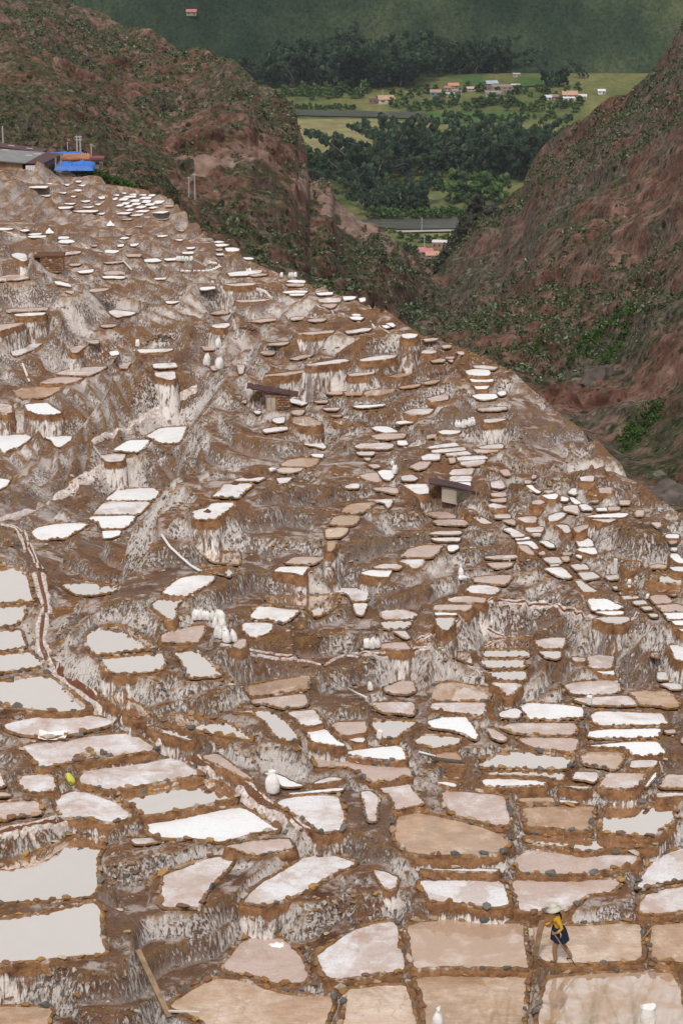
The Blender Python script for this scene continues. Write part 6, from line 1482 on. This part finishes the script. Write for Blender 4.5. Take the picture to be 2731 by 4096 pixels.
def pile(o, x0, x1, y0, y1, n, s0, s1, label):
    root = None; bv = None
    for k in range(n):
        f = random.random(); x = x0+(x1-x0)*f; bell = math.sin(f*3.14159)**.6; y = y1-(y1-y0)*random.random()*bell; P = G.hit(*T(o, x, y1))
        if P is None: continue
        m_ = np.linalg.norm(P)/FPX/o[2]
        if root is None: root = empty('stone_pile', P); bv = Vector(P); tag(root, label, 'stone pile')
        q = P+np.array([random.uniform(-.05, .05), random.uniform(0, .35)+.15, (y1-y)*m_]); stone(root, q, random.uniform(s0, s1), None, bv)
pile(B0, 640, 1070, 15, 150, 42, .16, .3, 'pile of grey and brown stones on the bank of a dry pan')
pile(F1, 0, 205, 652, 726, 130, .14, .3, 'large heap of ochre stones beside the path')
pile(F1, 300, 400, 590, 622, 24, .15, .3, 'dark stones tumbled below the grey-stained wall')
pile(F1, 565, 645, 575, 640, 34, .15, .3, 'dark stones piled where the white trickle path turns')
pile(C2, 20, 220, 285, 355, 26, .13, .25, 'rust-brown stones lined up beside the three sacks')
def soil_heap(o, x, y, w, h, label):
    P = G.hit(*T(o, x, y)); k = np.linalg.norm(P)/FPX/o[2]; nr_, na = 9, 22; V = [(0, 0, h*k)]; F = []
    for i in range(1, nr_):
        for j in range(na):
            a = 2*math.pi*j/na; r = w*k/2*i/(nr_-1)*(1+.12*math.sin(a*3+i)+random.uniform(-.05, .05)); V.append((r*math.cos(a), r*math.sin(a)*.9, h*k*(1-i/(nr_-1))**1.15+random.uniform(-.02, .02)-.02*(i == nr_-1)))
    for j in range(na): F.append((0, 1+j, 1+(j+1) % na))
    for i in range(nr_-2):
        for j in range(na): a = 1+i*na; F.append((a+j, a+na+j, a+na+(j+1) % na, a+(j+1) % na))
    tag(obj('soil_heap', pydata('soil_heap', V, F, True), M['soil'], loc=P+np.array([0, .15, .1])), label, 'soil heap')
soil_heap(D1, 582, 122, 112, 42, 'small brown soil heap on the middle of three pale pans'); soil_heap(D1, 337, 378, 126, 45, 'small brown soil heap on the nearest of three pale pans'); soil_heap(D1, 715, 46, 150, 40, 'small brown soil heap on the back one of three pale pans')
def bar(name, pts, rad, mat, label, cat, lift=.05, box=None):
    P = [G.hit(*T(*q[:3])) + np.array([0, 0, lift+(q[3] if len(q) > 3 else 0)]) for q in pts]; b = np.array(P[0]); mb = MB()
    if box:
        a, c = Vector(P[0]), Vector(P[-1]); d = (c-a); s = d.cross(Vector((0, 0, 1))).normalized()*box[0]/2; u = s.cross(d).normalized()*box[1]/2
        vv = [a-s-u, a+s-u, a+s+u, a-s+u, c-s-u, c+s-u, c+s+u, c-s+u]; mb.add([q-Vector(b) for q in vv], [(3, 2, 1, 0), (4, 5, 6, 7), (0, 1, 5, 4), (1, 2, 6, 5), (2, 3, 7, 6), (3, 0, 4, 7)])
    else: mb.tube([np.array(q)-b for q in P], rad, 8)
    tag(mb.build(name, mat, None, not box, loc=b), label, cat)
bar('leaning_plank', [(A0, 1240, 770, .25), (A0, 1520, 1330, .1)], 0, M['wood'], 'long weathered plank leaning against the stone wall corner', 'plank', .1, (.16, .05))
bar('plank', [(A1, -10, 1262, .1), (A1, 265, 1272, .1)], 0, M['plaster'], 'pale board lying by the foot of the leaning plank', 'plank', .05, (.08, .04))
bar('white_pipe', [(D1, -130, 490, .1), (D1, -60, 580), (D1, 0, 668), (D1, 100, 762), (D1, 190, 840), (D1, 268, 885)], .05, M['pipe'], 'white plastic pipe running down the streaked slope', 'pipe', .12)
bar('plank', [(B2, 835, 118, .05), (B2, 1120, 156, .05)], 0, M['darkwood'], 'dark timber bridging two banks beside the beige pan', 'plank', .12, (.14, .06))
bar('white_pipe', [(B2, 700, 66, .1), (B2, 855, 106, .1)], .035, M['pipe'], 'short grey pipe resting above the dark timber', 'pipe', .1)
bar('white_pipe', [(C2, 62, 722, .1), (C2, 150, 770, .1), (C2, 240, 812, .1)], .03, M['pipe'], 'thin white pipe slanting beside the brown bank', 'pipe', .1)
bar('plank', [(B3, 1352, 168, .2), (B3, 1384, 226, .05)], 0, M['plaster'], 'short white stake on the bank of a grey pan', 'plank', .05, (.06, .04))
bar('plank', [(E0, 205, 290, .3), (E0, 268, 418, .05)], 0, M['plaster'], 'white board leaning on the streaked wall', 'plank', .1, (.12, .04))
bar('plank', [(E0, 845, 1025, .2), (E0, 905, 1085, .05)], 0, M['plaster'], 'white board leaning beside a small pan under the footpath', 'plank', .1, (.1, .04))
bar('plank', [(F0, 1290, 415, .2), (F0, 1378, 492, .05)], 0, M['plaster'], 'pale pole leaning below the crest path', 'plank', .1, (.09, .05))
P_ = G.hit(*T(D3, 957, 886)); hh = 110/2.24*np.linalg.norm(P_)/FPX/.95
mb = MB(); mb.box((0, 0, hh/2), (.13, .13, hh+.2)); tag(mb.build('white_post', M['pipe'], None, loc=P_), 'square white post standing among brine pans', 'post')
# ------------------------------------------------------------------ huts on the slope
def hut(o, x, y, wz, hz_, label, style):
    P = G.hit(*T(o, x, y)); k = np.linalg.norm(P)/FPX/o[2]; w, h = wz*k, hz_*k; root = empty('hut', P+np.array([0, .1, 0])); tag(root, label, 'hut'); d = w*.4
    if style == 'stone':
        mb = MB(); mb.box((0, d/2, h*.45), (w, d, h*.95)); mb.build('wall', M['brick'], root)
        for a in range(6):
            for b in range(6):
                if a < 3 and b < 5: continue
                o_ = bpy.data.objects.new('stone', random.choice(ROCKS)); o_.location = (w*((a+.5+.25*(b % 2))/6.3-.5), -.02, h*.9*(b+.5)/6); o_.scale = (w/5.2, .22, h/4.4); o_.rotation_euler = (0, random.uniform(-.1, .1), 0); link(o_, root)
        mb = MB(); mb.box((-w*.27, -.02, h*.42), (w*.36, .05, h*.8)); dr = mb.build('door', M['paleboard'], root)
        mb = MB(); mb.box((-w*.27, -.05, h*.42), (.03, .03, h*.8)); mb.build('door_batten', M['wood'], dr)
        nseg = 16; V = []; F = []
        for a in range(nseg+1):
            f = a/nseg; X = -w*1.28+f*w*2.12; Z = h*1.42-f*h*.55+.02*math.sin(a*2.1); Z += (.022*(a % 2))
            V += [(X, -w*.12+.04*math.sin(f*3), Z), (X+.02, w*.42, Z+.1*h)]
        for a in range(nseg): F.append((2*a, 2*a+2, 2*a+3, 2*a+1))
        V2 = V+[(q[0], q[1], q[2]-.05) for q in V]; n = len(V); F2 = F+[tuple(i+n for i in f[::-1]) for f in F]+[(2*a, 2*a+n, 2*a+2+n, 2*a+2) for a in range(nseg)]
        obj('roof', pydata('roof', V2, F2), M['tinred'], root)
        stone(root, (w*.1, -.05, h*1.2), .16)
    else:
        mb = MB(); mb.add([(-w/2, 0, h*.22), (w/2, -.05, -h*.1), (w/2, -.05, h*.72), (-w/2, 0, h*.95), (-w/2, d, h*.22), (w/2, d, -h*.1), (w/2, d, h*.72), (-w/2, d, h*.95)], [(0, 1, 2, 3), (5, 4, 7, 6), (4, 0, 3, 7), (1, 5, 6, 2), (3, 2, 6, 7), (4, 5, 1, 0)]); mb.build('wall', M['paleboard'], root)
        for a in range(3):
            X = -w*.05+a*w*.155; mb = MB(); mb.add([(X, -.09, h*.24-h*.06*a), (X+w*.148, -.09, h*.18-h*.06*a), (X+w*.148, -.09, h*.76-h*.07*a), (X, -.09, h*.82-h*.07*a), (X, -.03, h*.24-h*.06*a), (X+w*.148, -.03, h*.18-h*.06*a), (X+w*.148, -.03, h*.76-h*.07*a), (X, -.03, h*.82-h*.07*a)], [(0, 1, 2, 3), (0, 4, 5, 1), (1, 5, 6, 2), (2, 6, 7, 3), (3, 7, 4, 0)]); mb.build('board', M['darkwood'], root)
        V = []
        for X, Z in ((-w*.9, h*1.18), (-w*.2, h*1.02), (w*.62, h*.7)): V += [(X, -.12, Z), (X, d+.05, Z+.02*h)]
        V2 = V+[(q[0], q[1], q[2]-.06) for q in V]
        obj('roof', pydata('roof', V2, [(0, 2, 3, 1), (2, 4, 5, 3), (7, 9, 8, 6), (9, 11, 10, 8), (0, 6, 8, 2), (2, 8, 10, 4), (4, 10, 11, 5), (1, 7, 6, 0), (1, 3, 9, 7), (3, 5, 11, 9)]), M['tinred'], root)
        mb = MB(); mb.box((w*.55, -.12, h*.3), (.05, .05, h*1.1)); mb.build('post', M['wood'], root)
hut(E1, 965, 655, 215, 150, 'stone hut with a sagging dark red tin roof beside the spoil slope', 'stone')
hut(D2, 1055, 285, 290, 190, 'hut of pale boards with a rusty slanting tin roof', 'board')
P_ = G.hit(*T(F0, 545, 500)); k_ = np.linalg.norm(P_)/FPX/2.6133; w_, h_ = 230*k_, 165*k_; hc = empty('stone_storehouse', P_); tag(hc, 'square stone storehouse with a dark doorway dug into the slope', 'storehouse')
mb = MB(); mb.box((0, w_*.4, h_*.5), (w_, w_*.8, h_)); mb.build('wall', M['brick'], hc)
for a in range(7):
    for b in range(8): o_ = bpy.data.objects.new('stone', random.choice(ROCKS)); o_.location = (w_*((a+.5+.3*(b % 2))/7.5-.5), -.01, h_*(b+.5)/8); o_.scale = (w_/5.6, .2, h_/6.2); link(o_, hc)
mb = MB(); mb.box((-w_*.68, w_*.12, h_*.55), (w_*.36, w_*.3, h_*.62)); mb.build('doorway', M['dark'], hc)
mb = MB(); mb.box((-w_*.12, w_*.4, h_*1.04), (w_*1.35, w_*.9, .12)); mb.build('roof', M['soil'], hc)
# salt left in heaps
soil = M['soil']; M['soil'] = M['salt']
for o_, x, y, w, h, l in ((A1, 960, 690, 250, 34, 'low mound of clean white salt in a small curved pan'), (G0, 355, 460, 60, 34, 'lumpy white salt heap beside two bright far pans'), (G0, 792, 405, 60, 34, 'lumpy white salt heap among far terraces'), (F0, 515, 90, 75, 40, 'white salt lumps heaped at the crest path')): 
    P_ = G.hit(*T(o_, x, y))
    if P_ is not None: soil_heap(o_, x, y, w, h, l)
M['soil'] = soil
# cloth with a salt sample
P_ = G.hit(*T(C0, 465, 1190)); k_ = np.linalg.norm(P_)/FPX/2.24; A, B = np.meshgrid(np.linspace(-1, 1, 14), np.linspace(-1, 1, 10), indexing='ij'); i = np.arange(140).reshape(14, 10)
tag(obj('white_cloth', mesh_np('white_cloth', np.stack([A*125*k_, B*95*k_, .1+.07*(np.abs(A)**3+np.abs(B)**3)+.025*fbm2(A*3, B*3)], -1).reshape(-1, 3), np.stack([i[:-1, :-1], i[1:, :-1], i[1:, 1:], i[:-1, 1:]], -1).reshape(-1, 4), True), M['sack'], loc=P_+np.array([0, .3, .05])), 'white cloth spread with brownish salt on a dry pan', 'cloth')
soil_heap(C0, 458, 1196, 140, 26, 'brownish salt heaped on the white cloth')
# ------------------------------------------------------------------ the salt worker
def in_pan(u, v):
    for p in pans:
        ins, _ = poly_dist(p['px'], np.array([float(u)]), np.array([float(v)]))
        if ins[0]: return p
PW = T(A3, 452, 770); pz = in_pan(*PW); WP = onplane(PW[0], PW[1], pz['h'])
def skin_body():
    V = []; E = []; R = []
    def v(p, r, par=None):
        V.append(p); R.append(r if hasattr(r, '__len__') else (r, r)); 
        if par is not None: E.append((par, len(V)-1))
        return len(V)-1
    pel = v((0, 0, .88), (.15, .13)); wst = v((.03, 0, 1.02), (.125, .11), pel); ch = v((.07, 0, 1.2), (.15, .115), wst); nb = v((.11, 0, 1.35), (.075, .07), ch); nk = v((.135, 0, 1.41), .05, nb)
    hd = v((.165, 0, 1.475), (.078, .085), nk); tp = v((.165, 0, 1.55), (.075, .082), hd); v((.265, 0, 1.475), .018, hd)
    for s, arm in ((1, [(.09, .16, 1.31), (-.05, .225, 1.08), (.10, .225, .945), (.155, .205, .925)]), (-1, [(.10, -.16, 1.31), (.14, -.22, 1.09), (.33, -.19, .99), (.385, -.175, .975)])):
        q = ch
        for p, r in zip(arm, (.062, .046, .032, .028)): q = v(p, r, q)
        d = (Vector(arm[3])-Vector(arm[2])).normalized()
        for k in range(5):
            off = (k-2)*.014; f = Vector(arm[3])+d*.03+Vector((0, 0, off)); g = f+d*(.032 if k else .018)+Vector((0, -s*.012, 0)); hh = g+d*.012+Vector((0, -s*.026, -.004))
            a = v(tuple(f), .0095, q); b = v(tuple(g), .0088, a); v(tuple(hh), .008, b)
    for leg in ([(.02, .085, .80), (.13, .09, .46), (.10, .09, .09), (.12, .09, .045), (.24, .095, .03)], [(-.02, -.085, .80), (-.10, -.09, .46), (-.33, -.095, .11), (-.33, -.095, .06), (-.21, -.1, .03)]):
        q = pel
        for p, r in zip(leg, (.105, .075, .058, .05, .035)): q = v(p, r, q)
    me = bpy.data.meshes.new('body_cage'); me.from_pydata(V, E, []); o = bpy.data.objects.new('body_cage', me); COL.objects.link(o)
    m_ = o.modifiers.new('skin', 'SKIN'); m_.use_smooth_shade = True
    for sv, r in zip(me.skin_vertices[0].data, R): sv.radius = r
    me.skin_vertices[0].data[0].use_root = True
    ss = o.modifiers.new('sub', 'SUBSURF'); ss.levels = ss.render_levels = 2
    dg = bpy.context.evaluated_depsgraph_get(); me2 = bpy.data.meshes.new_from_object(o.evaluated_get(dg)); bpy.data.objects.remove(o); return me2
wk = empty('person', WP, math.pi); wk.scale = (1.06,)*3
tag(wk, 'person in a yellow sweater and pale hat walking with a wooden pole', 'person')
bme = skin_body(); bme.name = 'body'
for c, n_ in (((.3, .15, .09), 'tanned_skin'), ((.52, .29, .03), 'yellow_knit'), ((.26, .17, .105), 'tan_trousers'), ((.09, .06, .04), 'dark_shoe')): bme.materials.append(simple(n_, c, .8, .15, 40, bmp=.2))
for f in bme.polygons:
    c = f.center; f.use_smooth = True
    hand = c.z < 1.0 and (abs(c.y) > .14) and c.z > .84 and (c.x > .075)
    f.material_index = 0 if (c.z > 1.385 or hand) else (1 if c.z > .9 else (3 if c.z < .06 else 2))
obj('body', bme, None, wk)
skirt = MB(); n = 26; V = []; F = []
for i, (r, z, sx) in enumerate(((.15, 1.04, .03), (.185, .96, .02), (.205, .86, .01), (.225, .74, 0), (.235, .64, -.01))):
    for k in range(n):
        a = 2*math.pi*k/n; w = 1+.05*math.sin(a*7)*(i/4); V.append((sx+r*1.08*w*math.cos(a), r*.92*w*math.sin(a), z+.035*math.sin(a*2+1)*(i/4)))
for i in range(4):
    for k in range(n): F.append((i*n+k, i*n+(k+1) % n, (i+1)*n+(k+1) % n, (i+1)*n+k))
obj('apron', pydata('apron', V, F, True), simple('dark_blue_cloth', (.012, .016, .04), .85, .3, 30), wk)
mb = MB(); mb.tube([(.03, .2, 1.03), (.03, .215, 1.0), (-.02, .235, .9), (.0, .23, .8)], [.01, .02, .018, .01], 6); mb.build('apron_tie', simple('pale_woven_band', (.4, .36, .34), .8, .2, 30), wk, True)
mb = MB(); mb.lathe([(.205, -.03), (.21, -.022), (.115, .015), (.1, .06), (.09, .105), (.06, .125), (.01, .13)], 24, c=(0, 0, 0)); hat = mb.build('hat', simple('cream_felt_hat', (.5, .48, .4), .85, .1, 20), wk, True, loc=(.175, 0, 1.56)); hat.rotation_euler = (0, .22, 0)
mb = MB(); mb.tube([(.10, 0, 1.55), (.085, 0, 1.49), (.06, 0, 1.42)], [.075, .083, .06], 12); hair = mb.build('hair', simple('black_hair', (.012, .01, .01), .5, .2, 40), wk, True)
mb = MB(); mb.tube([(.07, .0, 1.47), (.0, .01, 1.42), (-.03, .015, 1.32), (-.04, .015, 1.24)], [.04, .032, .026, .01], 8); mb.build('ponytail', hair.data.materials[0], wk, True)
for s in (1, -1):
    mb = MB(); mb.lathe([(.004, -.016), (.016, 0), (.004, .016)], 8); mb.build('ear', bme.materials[0], wk, True, loc=(.165, s*.088, 1.485))
    mb = MB(); mb.lathe([(.002, -.008), (.009, 0), (.002, .008)], 8); mb.build('eye', M['dark'], wk, True, loc=(.236, s*.03, 1.495))
mb = MB(); mb.box((.238, 0, 1.437), (.012, .045, .01)); mb.build('mouth', simple('lip', (.25, .09, .07), .6, .1, 20), wk)
def wpt(l): return Matrix.Translation(Vector(WP)) @ Matrix.Rotation(math.pi, 4, 'Z') @ Matrix.Diagonal((1.06, 1.06, 1.06, 1)) @ Vector(l)
a = wpt((.22, .195, 1.0)); b = wpt((-.42, .25, .02)); mb = MB(); mb.tube([Vector((0, 0, 0)), b-a], .017, 8); tag(mb.build('wooden_pole', M['wood'], None, True, loc=a), 'long wooden pole held by the salt worker', 'pole')
a = wpt((.46, -.16, 1.12)); b = wpt((.62, -.2, .06)); d = (b-a); s = Vector((1, 0, .12)).normalized()*.085; u = Vector((0, 1, 0))*.015
mb = MB(); mb.add([-s-u, s-u, s+u, -s+u, d-s-u, d+s-u, d+s+u, d-s+u], [(3, 2, 1, 0), (4, 5, 6, 7), (0, 1, 5, 4), (1, 2, 6, 5), (2, 3, 7, 6), (3, 0, 4, 7)]); tag(mb.build('wooden_board', M['wood'], None, loc=a), 'wide levelling board held upright in the worker\'s other hand', 'board')
# shovel left on the divider to the right of the worker
P_ = G.hit(*T(A3, 1185, 640)); k_ = np.linalg.norm(P_)/FPX/2.24; sv = empty('shovel', P_+np.array([0, 0, .12])); tag(sv, 'shovel with a pale handle propped on the stone divider', 'shovel')
mb = MB(); mb.tube([(0, 0, .03), (110*k_, .25, 125*k_)], .016, 8); mb.build('handle', M['wood'], sv, True)
mb = MB(); mb.add([(-.16, -.1, 0), (.05, -.11, .03), (.05, .11, .03), (-.16, .1, 0), (-.16, -.1, -.015), (.05, -.11, .015), (.05, .11, .015), (-.16, .1, -.015)], [(0, 1, 2, 3), (7, 6, 5, 4), (0, 4, 5, 1), (1, 5, 6, 2), (2, 6, 7, 3), (3, 7, 4, 0)]); mb.build('blade', M['tingrey'], sv)
# ------------------------------------------------------------------ dry grass by the viewpoint
r_ = random.Random(3); V = []; F = []
for k in range(120):
    u = r_.uniform(1820, 2850); r = r_.uniform(4.2, 6.0); tip_v = r_.choice((3880, 3940, 4000, 4030, 4060, 4090, 4150)) - r_.random()*40 + (60 if u < 2050 else 0)
    tip = atdist(u+r_.uniform(-60, 60), tip_v, r); root_ = np.array([tip[0]+r_.uniform(-.09, .09), tip[1]+r_.uniform(-.1, .1), 0.]); root_[2] = tip[2]-.55-.3*r_.random()
    bend = np.array([r_.uniform(-.09, .09), 0, .02]); w = r_.uniform(.0012, .0024); n0 = len(V)
    for j in range(8):
        f = j/7; p = root_*(1-f)+tip*f+bend*math.sin(f*math.pi)*(.5+f); ww = w*(1-f*.8); V += [(p[0]-ww, p[1], p[2]), (p[0]+ww, p[1]+ww, p[2])]
    F += [(n0+2*j, n0+2*j+1, n0+2*j+3, n0+2*j+2) for j in range(7)]
tag(obj('dry_grass', pydata('dry_grass', V, F), M['grass']), 'thin dry grass stems growing right below the viewpoint', 'grass', kind='stuff')
# ------------------------------------------------------------------ thin valley haze
m, t = new_mat('haze_air'); N(t, 'OutputMaterial', {'Volume': N(t, 'VolumePrincipled', {'Color': (.80, .88, 1, 1), 'Density': .000045, 'Anisotropy': .3}).outputs[0]})
mb = MB(); mb.box((0, 2950, -118.5), (12400, 12300, 245)); hz_o = mb.build('haze', m); tag(hz_o, kind='stuff')
